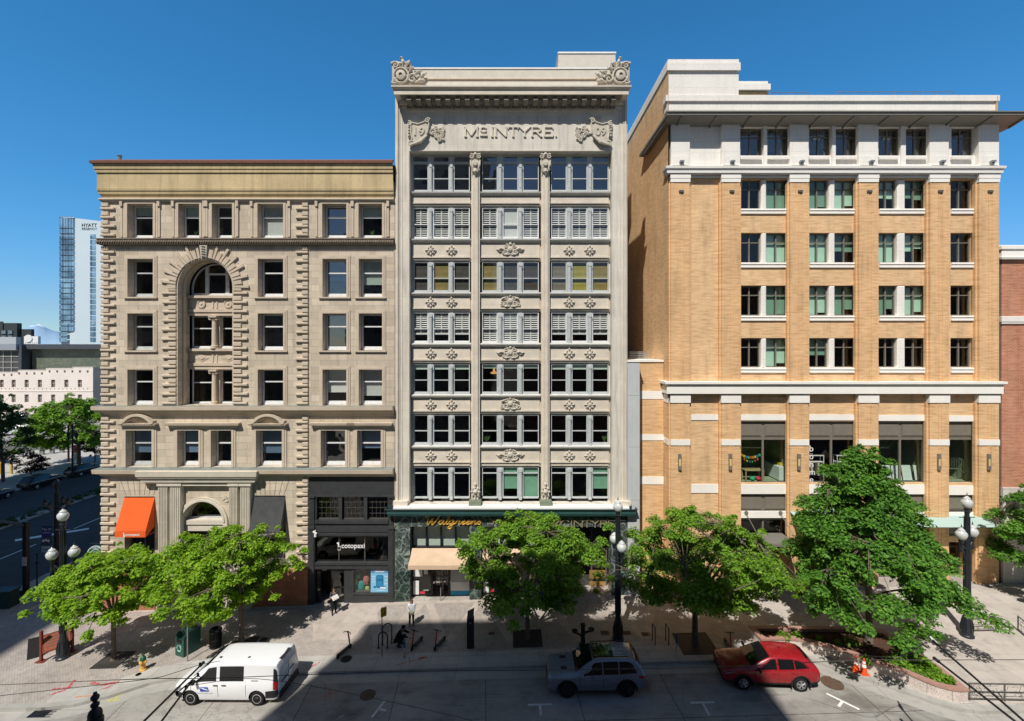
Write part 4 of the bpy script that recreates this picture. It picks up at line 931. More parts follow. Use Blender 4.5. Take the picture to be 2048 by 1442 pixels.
# ================================================================ middle: grey stone office tower
ML, MR = X(790.5), X(1254.5)
MC = thing('grey_stone_building', 'tall narrow grey stone office building with carved cornice and raised name lettering', 'building', (0, 0, 0))
R0, R1 = X(819), X(1223.5); RZT, RZB = Z(303), Z(1008)
MT = Z(171)
m = MB(); m.wall(ML, MR, -2.5, MT, 0, [(R0, R1, RZB, RZT, .62), (ML+.01, MR-.01, -2.5, Z(1026), 0)], .62)
m.poly(((ML,0,-2.5),(ML,24,-2.5),(ML,24,MT),(ML,0,MT))); m.poly(((MR,0,-2.5),(MR,24,-2.5),(MR,24,MT),(MR,0,MT))); m.poly(((ML,24,-2.5),(MR,24,-2.5),(MR,24,MT),(ML,24,MT)))
m.poly(((R0,.62,RZB),(R0+.25,.62,RZB),(R0+.25,.62,RZT),(R0,.62,RZT))); m.poly(((R1-.18,.62,RZB),(R1,.62,RZB),(R1,.62,RZT),(R1-.18,.62,RZT)))
MW = m.obj('wall', GREY, MC, recalc=False)
m = MB(); m.box(ML+.02, MR-.02, .05, 23.9, Z(150), Z(149)); m.obj('roof', LEAD, MC)
m = MB()   # vertical edge mouldings of the two piers
for xs in ((ML+.10, 1), (MR-.10, -1)):
    x, s = xs; zt = Z(196)
    for o, w_, p in ((0,.10,.09),(.16,.05,.06)):
        a, b = sorted((x+s*o, x+s*(o+w_))); m.box(a, b, -p, .02, Z(1010), zt)
for a, b in ((ML+.45, ML+.50),(MR-.50, MR-.45)): m.box(a, b, -.03, .02, Z(1010), Z(225))
m.box(R0-.06, R1+.06, -.035, .02, RZT+.02, RZT+.10); m.box(R0-.07,R0-.004,-.034,.02,RZB,RZT+.018); m.box(R1+.004,R1+.07,-.034,.02,RZB,RZT+.018)
m.obj('pier_moulding', GREYT, MC)
m = MB()
for a, b in ((786,815),(1231,1262)): m.box(X(a,-.3), X(b,-.3), -.32, .1, Z(1012,-.3), Z(1003,-.3))
m.obj('pier_base', GREYT, MC)
# cornice
CL, CR = X(800), X(1245)
m = MB(); m.cornice(CL+.32, CR-.32, zed([(.0,231),(.03,224),(.08,222.5),(.08,219),(.14,218.2)])+[(.14,Z(212.6)),(.30,Z(212.4)),(.36,Z(198.5)),(.36,Z(196.5))], 0, left=.02, right=.02)
zs = Z(189,-1.0)
m.cornice(CL+.85, CR-.85, [(.3,zs-.0),(1.02,zs),(1.02,Z(179,-1.02)),(1.06,Z(178.4,-1.06)),(1.10,Z(176.5,-1.1)),(1.17,Z(173.2,-1.17)),(1.17,Z(170.6,-1.17)),(.0,Z(170.2,-.9))], 0, left=.02, right=.02)
m.obj('cornice', GREYT, MC)
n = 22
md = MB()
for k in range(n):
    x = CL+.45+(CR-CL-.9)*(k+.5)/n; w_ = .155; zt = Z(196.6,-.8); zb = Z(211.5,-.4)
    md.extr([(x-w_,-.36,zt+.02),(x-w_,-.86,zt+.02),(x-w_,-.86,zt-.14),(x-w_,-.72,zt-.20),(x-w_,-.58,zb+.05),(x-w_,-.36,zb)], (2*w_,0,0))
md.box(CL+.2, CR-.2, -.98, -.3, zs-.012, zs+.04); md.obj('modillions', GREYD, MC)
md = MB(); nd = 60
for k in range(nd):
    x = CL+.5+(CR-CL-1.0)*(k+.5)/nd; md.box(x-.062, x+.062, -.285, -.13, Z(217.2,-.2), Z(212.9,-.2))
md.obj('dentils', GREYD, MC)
# parapet above the cornice
zc = Z(170.2,-.6); m = MB()
m.box(ML+.15, MR-.15, -.35, .4, zc-.1, Z(161,-.35)); m.box(ML+.25, MR-.25, -.28, .4, Z(161,-.3), Z(137.5,-.28))
nr = 66
for k in range(nr): x = ML+1.9+(MR-ML-3.8)*(k+.5)/nr; m.box(x-.012, x+.012, -.292, -.27, Z(155,-.28), Z(139,-.28))
m.obj('parapet', CREAM, MC)
m = MB(); m.cornice(ML+1.2, MR-1.2, [(.28,Z(161,-.3)),(.40,Z(160,-.4)),(.44,Z(158,-.4)),(.40,Z(155.8,-.4)),(.28,Z(155,-.3))], 0); m.obj('torus_moulding', SANDT, MC)
m = MB(); m.box(ML+.2, MR-.2, -.33, .42, Z(138,-.3), Z(135.3,-.3)); m.obj('coping', WHITEM, MC)
# carved corner scrolls
def corner_scroll(cx, s):
    m = MB(); zb = Z(168.5,-.45); W = 1.05
    def p(u, v): return (cx+s*u, zb+v)
    m.extr([(cx+s*a,-.42,zb+b) for a,b in ((-.95,0),(1.0,0),(.75,.45),(.35,.75),(.28,1.45),(-.95,1.45))], (0,.5,0))
    m.box(*sorted((cx-s*1.02, cx+s*.30)), -.5, .1, zb+1.38, zb+1.5)
    a, b = p(-.32,.55); m.lathe([(.34,-.62),(.30,-.66),(.12,-.70),(.34,-.5)][::-1], (a,0,b), 18, 'y'); m.tube([(a+.5*cos(t*pi/9),-.52,b+.5*sin(t*pi/9)) for t in range(19)], .075, 6)
    for u, v, r, t, h in ((.45,.35,.34,.2,1),(.75,.62,.26,2.4,-1),(.15,1.2,.28,1.2,1),(-.7,1.25,.24,2.6,-1),(-.75,.25,.25,3.6,1),(1.0,.25,.2,1,-1)):
        a, b = p(u,v); scroll(m, a, b, r, t if s > 0 else pi-t, 1.35, -.5, .075, h*s)
    for u0, v0, u1, v1 in ((-.2,1.0,-.28,1.75),(-.05,1.0,.25,1.6),(.2,.8,.55,1.15),(.5,.55,1.1,.9),(.9,.35,1.4,.75),(-.35,1.0,-.6,1.5),(.6,.1,1.3,.2)):
        a, b = p(u0,v0); c, d = p(u1,v1); m.tube([(a,-.48,b),((a+c)/2+s*.08,-.58,(b+d)/2+.05),(c,-.5,d)], [.05,.11,.04], 6)
    a, b = p(-.3,1.72); m.lathe([(.05,-.1),(.14,0),(.05,.1)], (a,-.5,b), 10)
    m.obj('corner_scroll', GREYL, MC)
corner_scroll(X(812,-.45), 1); corner_scroll(X(1231,-.45), -1)
m = MB(); m.box(MR-.4, MR+.12, -.1, .4, Z(139,-.1), Z(133.5,-.1)); m.box(ML-.02, ML+.3, -.1, .4, Z(168,-.1), Z(136,-.1)); m.box(MR-.3, MR+.02, -.1, .4, Z(168,-.1), Z(139,-.1)); m.obj('corner_pier', GREYT, MC)
# penthouse
yp = 4.0; m = MB(); m.box(X(1116.5,yp), X(1231,yp), yp, yp+6, Z(150,yp)-1, Z(107.5,yp)); pt_ = m.obj('penthouse', CREAM, MC)
m = MB(); m.box(X(1115.5,yp), X(1232,yp), yp-.06, yp+6.05, Z(107.3,yp), Z(104.3,yp)); m.obj('coping', WHITEM, pt_)
# raised name and date shields
m = MB(); zb, zt = Z(272.5,-.1), Z(252.5,-.1)
for ch, a, b in (('M',931,954.5),('I',981,988),('N',992,1012),('T',1016.5,1036),('Y',1039,1060),('R',1062.5,1082.5),('E',1087,1107),('.',1109,1115)): slab(m, ch, X(a), X(b), zb, zt, 0, .09, .09, .085 if ch != 'I' else .25)
slab(m, 'C', X(961), X(973), Z(264), zt-.03, 0, .09, .08); slab(m, '_', X(960), X(974.5), Z(271), Z(264), 0, .10, .065)
m.obj('name_lettering', GREYT, MC)
def shield(cx, cz, s, txt, tx):
    m = MB(); pts = [(-.62,.72),(-.45,.62),(-.05,.52),(.38,.66),(.60,.92),(.70,.55),(.62,.0),(.45,-.35),(.10,-.62),(-.25,-.78),(-.55,-.85),(-.45,-.45),(-.52,-.05),(-.50,.35)]
    P = [(cx+s*a, -.14+.10*abs(a+.1), cz+b) for a, b in pts]; m.extr([(x,-.16,z) for x,_,z in P], (0,.2,0))
    Q = [(x,-.17,z) for x,_,z in P]; m.tube(Q+[Q[0]], .06, 6)
    for u, v, r, t, h in ((-.5,-.82,.2,1,1),(-.62,.55,.17,2,-1),(.62,.75,.18,.5,1)): scroll(m, cx+s*u, cz+v, r, t if s>0 else pi-t, 1.3, -.2, .06, h*s)
    for k in range(4): m.lathe([(.03,-.22),(.09,-.15),(.09,0)], (cx-s*.66,0,cz+.35-.2*k), 8, 'y')
    m.tube([(cx-s*.5,-.2,cz-.9),(cx+s*.1,-.22,cz-.72),(cx+s*.6,-.2,cz-.25)], [.09,.13,.06], 8)
    text(m, txt, cx-.36+s*.06, cx+.36+s*.06, cz-.25, cz+.33, -.16, .06, 0, .02)
    m.obj('date_shield', GREYL, MC)
    m = MB()
    for u, v, r, t, h in ((.95,.0,.24,0,1),(1.5,.18,.26,1,-1),(1.2,.33,.15,2,1),(1.25,-.2,.18,3,1),(1.6,-.2,.14,1,1),(1.4,-.48,.16,2,-1)): scroll(m, cx+s*u, cz+v, r, t if s>0 else pi-t, 1.5, -.07, .055, h*s)
    for k in range(7):
        a = random.Random(k+int(cx*9)); u, v = a.uniform(.9,1.7), a.uniform(-.55,.3); m.lathe([(.02,-.13),(.1,-.06),(.1,0)], (cx+s*u,0,cz+v), 8, 'y')
    m.tube([(cx+s*.6,-.06,cz-.1),(cx+s*1.1,-.08,cz+.05),(cx+s*1.7,-.06,cz+.1)], .05, 6); m.tube([(cx+s*1.0,-.06,cz+.1),(cx+s*1.3,-.08,cz-.3),(cx+s*1.35,-.06,cz-.62)], .05, 6); m.obj('scroll_ornament', GREYL, MC)
shield(X(838), Z(266), 1, '19', 0); shield(X(1202), Z(266), -1, '09', 0)
# bays
YP = .22       # face of the slim pilasters, inside the big recess
YW = .55       # window plane
PIL = ((942.5,959.5),(1082.5,1099))
for a, b in PIL:
    m = MB(); xa, xb = X(a,YP), X(b,YP); m.box(xa+.1, xb-.1, YP-.09, .9, RZB, RZT-.02); m.box(xa, xb, YP, .9, RZB, RZT-.02); m.box(xa+.16, xa+.19, YP-.115, YP, RZB+1.5, RZT-2.0); m.box(xb-.19, xb-.16, YP-.115, YP, RZB+1.5, RZT-2.0)
    m.obj('pilaster', GREYT, MC)
    cx = (xa+xb)/2; yc = YP-.12; m = MB(); zt = Z(306,yc)
    m.lathe([(.30,-.08),(.30,.1)], (cx,yc,zt-.75), 14, 'y'); m.lathe([(.12,-.22),(.17,-.12),(.17,0)], (cx,yc,zt-.8), 12, 'y'); m.lathe([(.02,-.2),(.13,-.1),(.1,.1)], (cx,yc,zt-.12), 10, 'y')
    for s in (-1,1):
        scroll(m, cx+s*.26, zt-.25, .18, 1 if s>0 else 2, 1.4, yc-.05, .055, s); scroll(m, cx+s*.2, zt-1.15, .14, 4, 1.2, yc-.05, .05, -s)
        m.tube([(cx+s*.32,yc-.03,zt-.5),(cx+s*.3,yc-.1,zt-.85),(cx+s*.12,yc-.05,zt-1.35)], [.05,.07,.04], 6)
    m.tube([(cx,yc-.05,zt-1.1),(cx,yc-.1,zt-1.3),(cx,yc-.02,zt-1.6)], [.1,.13,.02], 8); m.obj('carved_capital', GREYL, MC)
    m = MB(); zc_ = Z(983,yc)
    m.lathe([(.28,-.04),(.30,.05)], (cx,yc,zc_), 14, 'y'); m.lathe([(.05,-.2),(.16,-.1),(.16,0)], (cx,yc,zc_), 12, 'y')
    for k in range(8): a_ = pi*k/4; m.tube([(cx+.22*cos(a_),yc-.05,zc_+.28*sin(a_)),(cx+.34*cos(a_),yc-.08,zc_+.44*sin(a_))], [.07,.03], 6)
    m.lathe([(.02,-.1),(.1,-.05),(.1,.05)], (cx,yc,zc_+.5), 8, 'y'); m.lathe([(.02,-.1),(.09,-.05),(.09,.05)], (cx,yc,zc_-.5), 8, 'y'); m.obj('rosette', GREYL, MC)
    m = MB(); m.box(xa-.12, xb+.12, -.32, .3, Z(1013,-.3), Z(1003,-.3)); m.obj('pilaster_base', plain('greenish_stone', (.20,.24,.17), .7), MC)
MBAYS = [((824.5,857),(866,899),(907,940)),((963.5,995.5),(1005,1036.5),(1045,1078)),((1101.5,1133.5),(1143,1175),(1184,1217.5))]
MROWS = [(312,384.5),(415,478),(523.5,585),(624.5,686),(727.5,788),(829,889.5),(933.5,996.5)]
PANEL = [(394.5,404.5),(490,513),(595,615),(697,718),(799,820),(900.5,922.5)]
def cartouche(cx, cz, y, kind):
    m = MB(); w_ = 1.0 if kind else .85
    m.lathe([(.30,-.05),(.34,.05)], (cx,y,cz), 16, 'y'); m.lathe([(.10,-.16),(.2,-.1),(.22,.0)], (cx,y,cz+.02), 12, 'y')
    for s in (-1,1):
        scroll(m, cx+s*.34, cz-.14, .2, 0 if s>0 else pi, 1.5, y-.06, .055, -s); scroll(m, cx+s*.30, cz+.24, .16, 1.5, 1.3, y-.06, .05, s)
        if kind: m.tube([(cx+s*.4,y-.04,cz),(cx+s*.65,y-.1,cz+.08),(cx+s*.82,y-.07,cz-.03),(cx+s*.98,y-.03,cz+.06)], [.06,.09,.07,.02], 6); scroll(m, cx+s*.7, cz-.05, .1, 1, 1.2, y-.05, .04, s); m.tube([(cx+s*.8,y-.05,cz+.12),(cx+s*.72,y-.07,cz-.14)], .035, 5)
        else: scroll(m, cx+s*.58, cz-.2, .17, 2, 1.3, y-.05, .05, s); m.tube([(cx+s*.3,y-.05,cz+.3),(cx+s*.55,y-.09,cz+.2),(cx+s*.62,y-.04,cz+.02)], [.05,.08,.03], 6)
        m.tube([(cx+s*.05,y-.05,cz-.36),(cx+s*.25,y-.09,cz-.34),(cx+s*.42,y-.05,cz-.36)], [.05,.07,.04], 6)
    m.lathe([(.04,-.14),(.12,-.08),(.1,.04)], (cx,y,cz+.38), 10, 'y'); m.obj('carved_cartouche', GREYL, MC)
def diamond(cx, cz, y):
    m = MB(); m.lathe([(.24,-.04),(.26,.03)], (cx,y,cz), 14, 'y'); m.lathe([(.05,-.15),(.13,-.1),(.15,0)], (cx,y,cz), 12, 'y')
    for k in range(8):
        a = pi*k/4; l = .40 if k % 2 == 0 else .29
        m.tube([(cx+.16*cos(a),y-.04,cz+.16*sin(a)),(cx+l*.75*cos(a),y-.08,cz+l*.75*sin(a)),(cx+l*cos(a),y-.02,cz+l*sin(a))], [.05,.065,.015], 6)
    for s in (-1,1): scroll(m, cx+s*.22, cz-.16, .1, 1, 1.2, y-.04, .03, s)
    m.obj('diamond_rosette', GREYL, MC)
sill = MB(); pan = MB()
BX = [(R0+.02, X(942.5,YP)), (X(959.5,YP), X(1082.5,YP)), (X(1099,YP), R1-.02)]
bl = random.Random(11)
for bi, bay in enumerate(MBAYS):
    xa, xb = BX[bi]
    for r in range(6):
        zt, zb = Z(MROWS[r][1], YW)-.0, Z(MROWS[r+1][0], YW)+.0
        pan.box(xa+.006, xb-.006, .50, .85, zb+.02, zt-.02)
        z1, z0 = Z(PANEL[r][0],.42), Z(PANEL[r][1],.42)
        pan.box(xa+.10, xb-.10, .42, .55, z0, z1); pan.box(xa+.08, xb-.08, .36, .56, z0-.10, z0-.002); pan.box(xa+.12, xb-.12, .44, .57, zb+.10, z0-.16)
        sill.cornice(xa+.03, xb-.03, [(-.42,zt-.28),(-.34,zt-.24),(-.30,zt-.17),(-.22,zt-.14),(-.20,zt-.06),(-.52,zt+.015)], .0)
        if r:
            cz = (z0+z1)/2+.02
            if bi == 1: cartouche(X(1020.5,.4), cz+.05, .40, r in (1,3,5))
            else:
                for q in (0,1): diamond((X(bay[q][1],.4)+X(bay[q+1][0],.4))/2, cz, .40)
    for r in range(7):
        t, b = MROWS[r]
        for w_ in range(2):   # slim shafts between the windows
            a, c = X(bay[w_][1],YW), X(bay[w_+1][0],YW); m = MB(); cx = (a+c)/2; zb_, zt_ = Z(b,YW), Z(t,YW); zt2 = Z(330,YW) if r == 0 else zt_-.12
            m.box(a-.0, c+.0, YW-.02, YW+.12, zb_, zt_); m.extr([(a+.03,YW-.02,zb_),(cx-.09,YW-.17,zb_),(cx+.09,YW-.17,zb_),(c-.03,YW-.02,zb_)], (0,0,zt2-zb_-.1))
            m.box(cx-.05, cx+.05, YW-.20, YW-.1, zb_+.25, zt2-.3); m.lathe([(.12,-.2),(.12,-.02)], (cx,YW,zt2-.12), 10, 'y'); m.box(cx-.10, cx+.10, YW-.21, YW-.1, zb_-.05, zb_+.12); m.obj('window_shaft', FRAMEG, MC)
        for w_, (a, c) in enumerate(bay):
            x0, x1, z0, z1 = X(a,YW), X(c,YW), Z(b,YW), Z(t,YW); fm = FRAMEG; gm = GLASS; k, f, bm_ = None, 0, None; meet = .46; rail = .15
            if r == 0:
                z1 = Z(326,YW); gm = GLASSB
                m = MB(); zt_ = Z(312,YW); m.box(x0,x0+.06,YW-.03,YW+.05,z1,zt_); m.box(x1-.06,x1,YW-.03,YW+.05,z1,zt_); m.box(x0+.06,x1-.06,YW-.031,YW+.05,zt_-.06,zt_); m.box(x0+.06,x1-.06,YW-.032,YW+.05,z1+.002,z1+.08)
                tw = m.obj('transom_window', FRAMEG, MC); m = MB(); m.poly(((x0+.05,YW+.02,z1),(x1-.05,YW+.02,z1),(x1-.05,YW+.02,zt_),(x0+.05,YW+.02,zt_))); m.obj('pane', GLASSB, tw, recalc=False)
            elif r == 1: k, f, bm_, fm = 'shutter', .97, FRAMEW, FRAMEW
            elif r == 2: k, f, bm_ = 'slat', 1.0, [BLINDK,BLINDO,BLINDK,BLINDO,BLINDK,BLINDK,plain('taupe_slats',(.25,.23,.17)),BLINDY,BLINDO][bi*3+w_]
            elif r == 3: k, f, bm_, fm = 'shutter', .72 if bi != 1 else .97, FRAMEW, FRAMEW
            elif r == 4: k, f, bm_ = ('sheet', .14, BLINDG) if bi != 1 else ('sheet', .1, BLINDG)
            elif r == 6:
                meet = .80; rail = .10
                if (bi, w_) in ((1,1),(2,2)): k, f, bm_ = 'sheet', .68, plain('sea_green_shade', (.20,.42,.30), .8)
                if (bi, w_) == (1,2): k, f, bm_ = 'sheet', 1, plain('sea_green_shade_full', (.22,.45,.33), .8)
            if (r, bi, w_) == (1,1,1): k, bm_ = 'sheet', BLIND
            sash(MC, x0+.01, x1-.01, z0+.01, z1-.01, YW+.05, meet, fm, gm, .06, rail, k, f, bm_, .06)
sill.obj('window_sills', plain('painted_sill', (.62,.61,.57), .6, .3, var=.12), MC); pan.obj('spandrel_panels', GREYT, MC)
m = MB()
for (xa, xb) in BX: m.box(xa+.005, xb-.005, .50, .9, Z(311.5,YW), RZT-.005)
m.obj('lintel', GREYT, MC)
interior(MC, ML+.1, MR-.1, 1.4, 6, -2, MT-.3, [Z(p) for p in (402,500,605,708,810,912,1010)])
sprig(X(973,.8), .8, Z(885,.8), .75, 16, 'leafy potted plant in left window of the middle bay, third floor', 5, LEAFP); sprig(X(1209,.8), .8, Z(884,.8), .8, 22, 'spiky green potted plant in the right window of the right bay', 6, LEAFP)
m = MB(); m.lathe([(.02,-.14),(.22,-.12),(.26,-.03),(.10,.02),(.02,.4)], (X(988,1.2),1.2,Z(744,1.2)), 14)
t_ = NT('lit_glass'); e_ = t_.n('ShaderNodeEmission'); e_.inputs[0].default_value = (1,.5,.15,1); e_.inputs[1].default_value = .8; t_.L(e_.outputs[0], t_.out.inputs[0])
tag(m.obj('pendant_lamp', t_.mat), 'small lit amber pendant lamp inside a middle bay window', 'lamp')
# ground floor: white sloped ledge, green band, marble piers, signs
m = MB(); ex = (X(787,-.6), X(1259,-.6))
m.cornice(ML, MR, [(-.62, RZB-.02),(.60, Z(1015,-.6)),(.60, Z(1018.5,-.6))], 0); m.obj('ledge', WHITEM, MC)
m = MB(); m.cornice(ML+.05, MR-.05, [(.58,Z(1018.4,-.58)),(.62,Z(1019,-.62)),(.55,Z(1022,-.55)),(.50,Z(1022.5,-.5)),(.50,Z(1029,-.5)),(.44,Z(1030,-.44)),(.44,Z(1032,-.44)),(.0,Z(1032,-.3))], 0, left=.02, right=.02); m.obj('green_band', GREENM, MC)
OPEN = [(820,939,1053),(962.5,1077,1053),(1101,1222.5,1053)]
zg = gz(0)-.3
m = MB(); m.wall(ML, MR, -2.5, Z(1026), -.02, [(X(a), X(b), -2.5, Z(t), 1.0) for a, b, t in OPEN], 1.0)
mw = m.obj('marble_facing', MARB, MC, recalc=False)
m = MB()
for a, b in ((789.5,820),(939,962.5),(1077,1101),(1222.5,1255.5)): m.box(X(a)+.004, X(b)-.004, -.07, .2, -2.5, Z(1144))
m.obj('marble_plinth', MARBD, MC)
SCR = [[(0,1.7),(.22,2.1),(.42,1.9),(.5,.2),(.7,.0),(1.1,1.6),(1.15,.2),(1.35,0),(1.8,1.4),(2.0,2.2)],[(2.75,.9),(2.5,1.05),(2.2,.7),(2.15,.25),(2.35,0),(2.6,.25),(2.8,.95),(2.75,.2),(2.9,0),(3.1,.25),(3.42,1.3),(3.45,2.1),(3.25,2.0),(3.2,.4),(3.35,0),(3.6,.25)],[(4.2,.9),(3.95,1.05),(3.65,.7),(3.6,.25),(3.8,0),(4.05,.25),(4.25,.95),(4.1,-.7),(3.8,-1.0),(3.6,-.7),(4.1,-.1),(4.55,.3),(4.75,1.1),(4.8,.9),(5.1,.95),(5.05,.3),(5.2,0),(5.4,.3)]]
for d_ in (0,.65): SCR.append([(5.4+d_,.3),(5.7+d_,.55),(5.85+d_,.85),(5.7+d_,1.05),(5.5+d_,.7),(5.5+d_,.2),(5.7+d_,0),(6.05+d_,.3)])
SCR.append([(6.65,.3),(6.85,1.0),(6.8,0),(7.1,.9),(7.3,.95),(7.3,.2),(7.45,0),(7.6,.2),(7.95,1.05),(7.9,.8),(8.15,.4),(8.0,0),(7.7,.1)])
m = MB(); zb = Z(1047.5)
for pl in SCR:
    Q = []
    for k in range(len(pl)-1):
        p0, p1, p2, p3 = [Vector(pl[min(max(k+i,0),len(pl)-1)]) for i in (-1,0,1,2)]
        for j in range(5): t = j/5; Q.append(.5*((2*p1)+(p2-p0)*t+(2*p0-5*p1+4*p2-p3)*t*t+(3*p1-p0-3*p2+p3)*t**3))
    Q.append(Vector(pl[-1])); m.tube([(X(848)+.475*q.x+.07*q.y, -.10, zb+.285*q.y) for q in Q], .047, 6)
m.obj('shop_lettering', GOLD, MC)
m = MB(); text(m, 'PHARMACY', X(986), X(1060), Z(1047), Z(1038), -.08, .04); m.obj('shop_lettering', GOLD, MC)
m = MB(); zb, zt = Z(1053), Z(1036.5)
for ch, a, b in (('M',1098,1120),('C',1122,1138),('I',1140,1145),('N',1148,1164),('T',1166,1181),('Y',1182,1197),('R',1199,1213),('E',1215,1228)): slab(m, ch, X(a), X(b), zb, zt if ch in 'MI' else zt-.08, -.1, .05, .062, .07 if ch != 'I' else .3)
m.obj('name_sign', GOLDP, MC)
for bi, (a, b, t) in enumerate(OPEN):
    x0, x1 = X(a), X(b); zf = gz((x0+x1)/2)+.17; zt = Z(t); y = .55
    m = MB()
    if bi < 2:
        n = 4; zb = Z(1100)
        m.box(x0+.01,x0+.1,y,y+.2,zb,zt); m.box(x1-.1,x1-.01,y,y+.2,zb,zt); m.box(x0+.1,x1-.1,y,y+.199,zb-.12,zb)
        for k in range(1,n): u = x0+(x1-x0)*k/n; m.box(u-.05,u+.05,y,y+.198,zb,zt)
        w_ = m.obj('transom_window', BLACKP, MC); m = MB(); m.poly(((x0+.05,y+.06,zb),(x1-.05,y+.06,zb),(x1-.05,y+.06,zt),(x0+.05,y+.06,zt))); m.obj('pane', GLASS, w_, recalc=False)
        m = MB(); m.box(x0+.05,x1-.05,y+.22,y+.26,zb,zt-.02); m.obj('blind', BLINDG, w_)
        awning(MC, X(824.5) if bi == 0 else X(966), X(938.5) if bi == 0 else X(1077), Z(1096), Z(1130,-1.3), 1.35, .27, TANF, y0=-.03, curve=-.75, name='awning')
        # entrance: posts, panels, posters
        m = MB(); zt2 = Z(1102)
        for u in ((.0,.02),(.32,.35),(.62,.64),(.98,1.0)): m.box(x0+(x1-x0)*u[0]+.01,x0+(x1-x0)*u[1]+.05,y,y+.2,zf,zt2)
        m.box(x0+.02,x1-.02,y+.01,y+.19,zt2-.25,zt2); m.box(x0+.06,x0+(x1-x0)*.32,y+.02,y+.18,zf,zf+.25); m.box(x0+(x1-x0)*.65,x1-.02,y+.02,y+.18,zf,zf+.25)
        e_ = m.obj('entrance', BLACKP, MC)
        m = MB(); xm0, xm1 = x0+(x1-x0)*.35+.05, x0+(x1-x0)*.62
        for p, q in ((xm0,(xm0+xm1)/2-.05),((xm0+xm1)/2+.05,xm1)): m.box(p,p+.07,1.3,1.36,zf,zf+2.3); m.box(q-.07,q,1.3,1.36,zf,zf+2.3); m.box(p+.07,q-.07,1.3,1.361,zf,zf+.2); m.box(p+.07,q-.07,1.3,1.362,zf+2.2,zf+2.3); m.box(p+.07,q-.07,1.3,1.363,zf+1.0,zf+1.06)
        d_ = m.obj('glass_door', FRAMED, e_); m = MB(); m.poly(((xm0,1.33,zf),(xm1,1.33,zf),(xm1,1.33,zf+2.3),(xm0,1.33,zf+2.3))); m.obj('pane', GLASS, d_, recalc=False)
        m = MB(); m.poly(((x0+.06,y+.1,zf+.25),(x0+(x1-x0)*.32,y+.1,zf+.25),(x0+(x1-x0)*.32,y+.1,zt2),(x0+.06,y+.1,zt2))); m.poly(((x0+(x1-x0)*.65,y+.1,zf+.25),(x1-.05,y+.1,zf+.25),(x1-.05,y+.1,zt2),(x0+(x1-x0)*.65,y+.1,zt2))); m.obj('shop_window', GLASS, e_, recalc=False)
        m = MB(); xa = x0+.12; xw = (x1-x0)*.32-.3
        m.box(xa,xa+xw*.62,y-.0,y+.02,zf+1.35,zf+2.25); m.box(xa+xw*.72,xa+xw,y-.001,y+.02,zf+1.5,zf+2.0); m.box(xa,xa+xw*.38,y-.002,y+.02,zf+.1,zf+1.05)
        m.cur = 1; m.box(xa+xw*.45,xa+xw*.8,y-.003,y+.02,zf+.15,zf+.3); m.cur = 2; m.box(x0+(x1-x0)*.66+.02,x1-.06,y-.004,y+.02,zf+.05,zf+.36); m.cur = 0; m.box(x0+(x1-x0)*.66+.02,x1-.06,y-.0035,y+.02,zf+.36,zf+.95); m.cur = 3; m.box(x0+(x1-x0)*.66+.02,x1-.06,y+.03,y+.05,zf+.96,zf+2.0)
        m.obj('notices', [plain('paper', (.72,.74,.74), .7, var=.06), plain('red_notice', (.6,.05,.08)), plain('blue_strip', (.03,.36,.62)), plain('grey_sheet', (.42,.43,.43))], e_)
        m = MB(); xr = x0+(x1-x0)*.52; m.tube([(xr,-.1,zf-.05),(xr,-.1,zf+.95),(xr,.9,zf+.95),(xr,.9,zf-.05)], .028, 8); m.obj('handrail', STEEL, e_)
    else:
        m.box(x0+.01,x0+.12,y+.8,y+1,zf,zt); m.box(x1-.12,x1-.01,y+.8,y+1,zf,zt)
        for u in (.42,.72): m.box(x0+(x1-x0)*u,x0+(x1-x0)*u+.09,y+.8,y+.99,zf,zt)
        m.box(x0+.12,x1-.12,y+.801,y+.998,zf+2.5,zf+2.65); e_ = m.obj('entrance', FRAMED, MC); m = MB(); m.poly(((x0+.1,y+.9,zf),(x1-.1,y+.9,zf),(x1-.1,y+.9,zt),(x0+.1,y+.9,zt))); m.obj('pane', GLASSD, e_, recalc=False)
        m = MB(); m.box(X(1185),X(1219),y+.75,y+.78,zf+.05,zf+.35); m.box(X(1185),X(1219),y+.75,y+.78,zf+.55,zf+1.15); m.obj('brass_panel', plain('brass', (.62,.40,.14), .3, .5, .6), e_)
m = MB(); m.box(ML+.1, MR-.1, .02, 1.5, zg-.6, zg+.28); m.obj('floor', SLABC, MC)
# pale concrete stair tower and brick link between the two blocks
ST = thing('concrete_shaft', 'narrow pale grey concrete shaft right of the grey stone tower', 'building', (X(1266),0,0))
m = MB(); xa, xb = MR+.02, X(1279); ztp = Z(724)
for k, (p, q) in enumerate(((1220,1098),(1097.6,1000),(999.6,894),(893.6,791),(790.6,724))): m.box(xa, xb, -.05, 6, -2.5 if k == 0 else Z(p), Z(q))
m.obj('wall', CONCP, ST)
m = MB(); m.box(xa-.02, xb+.06, -.10, 6, ztp, Z(720)); m.obj('coping', PRECASTP, ST)
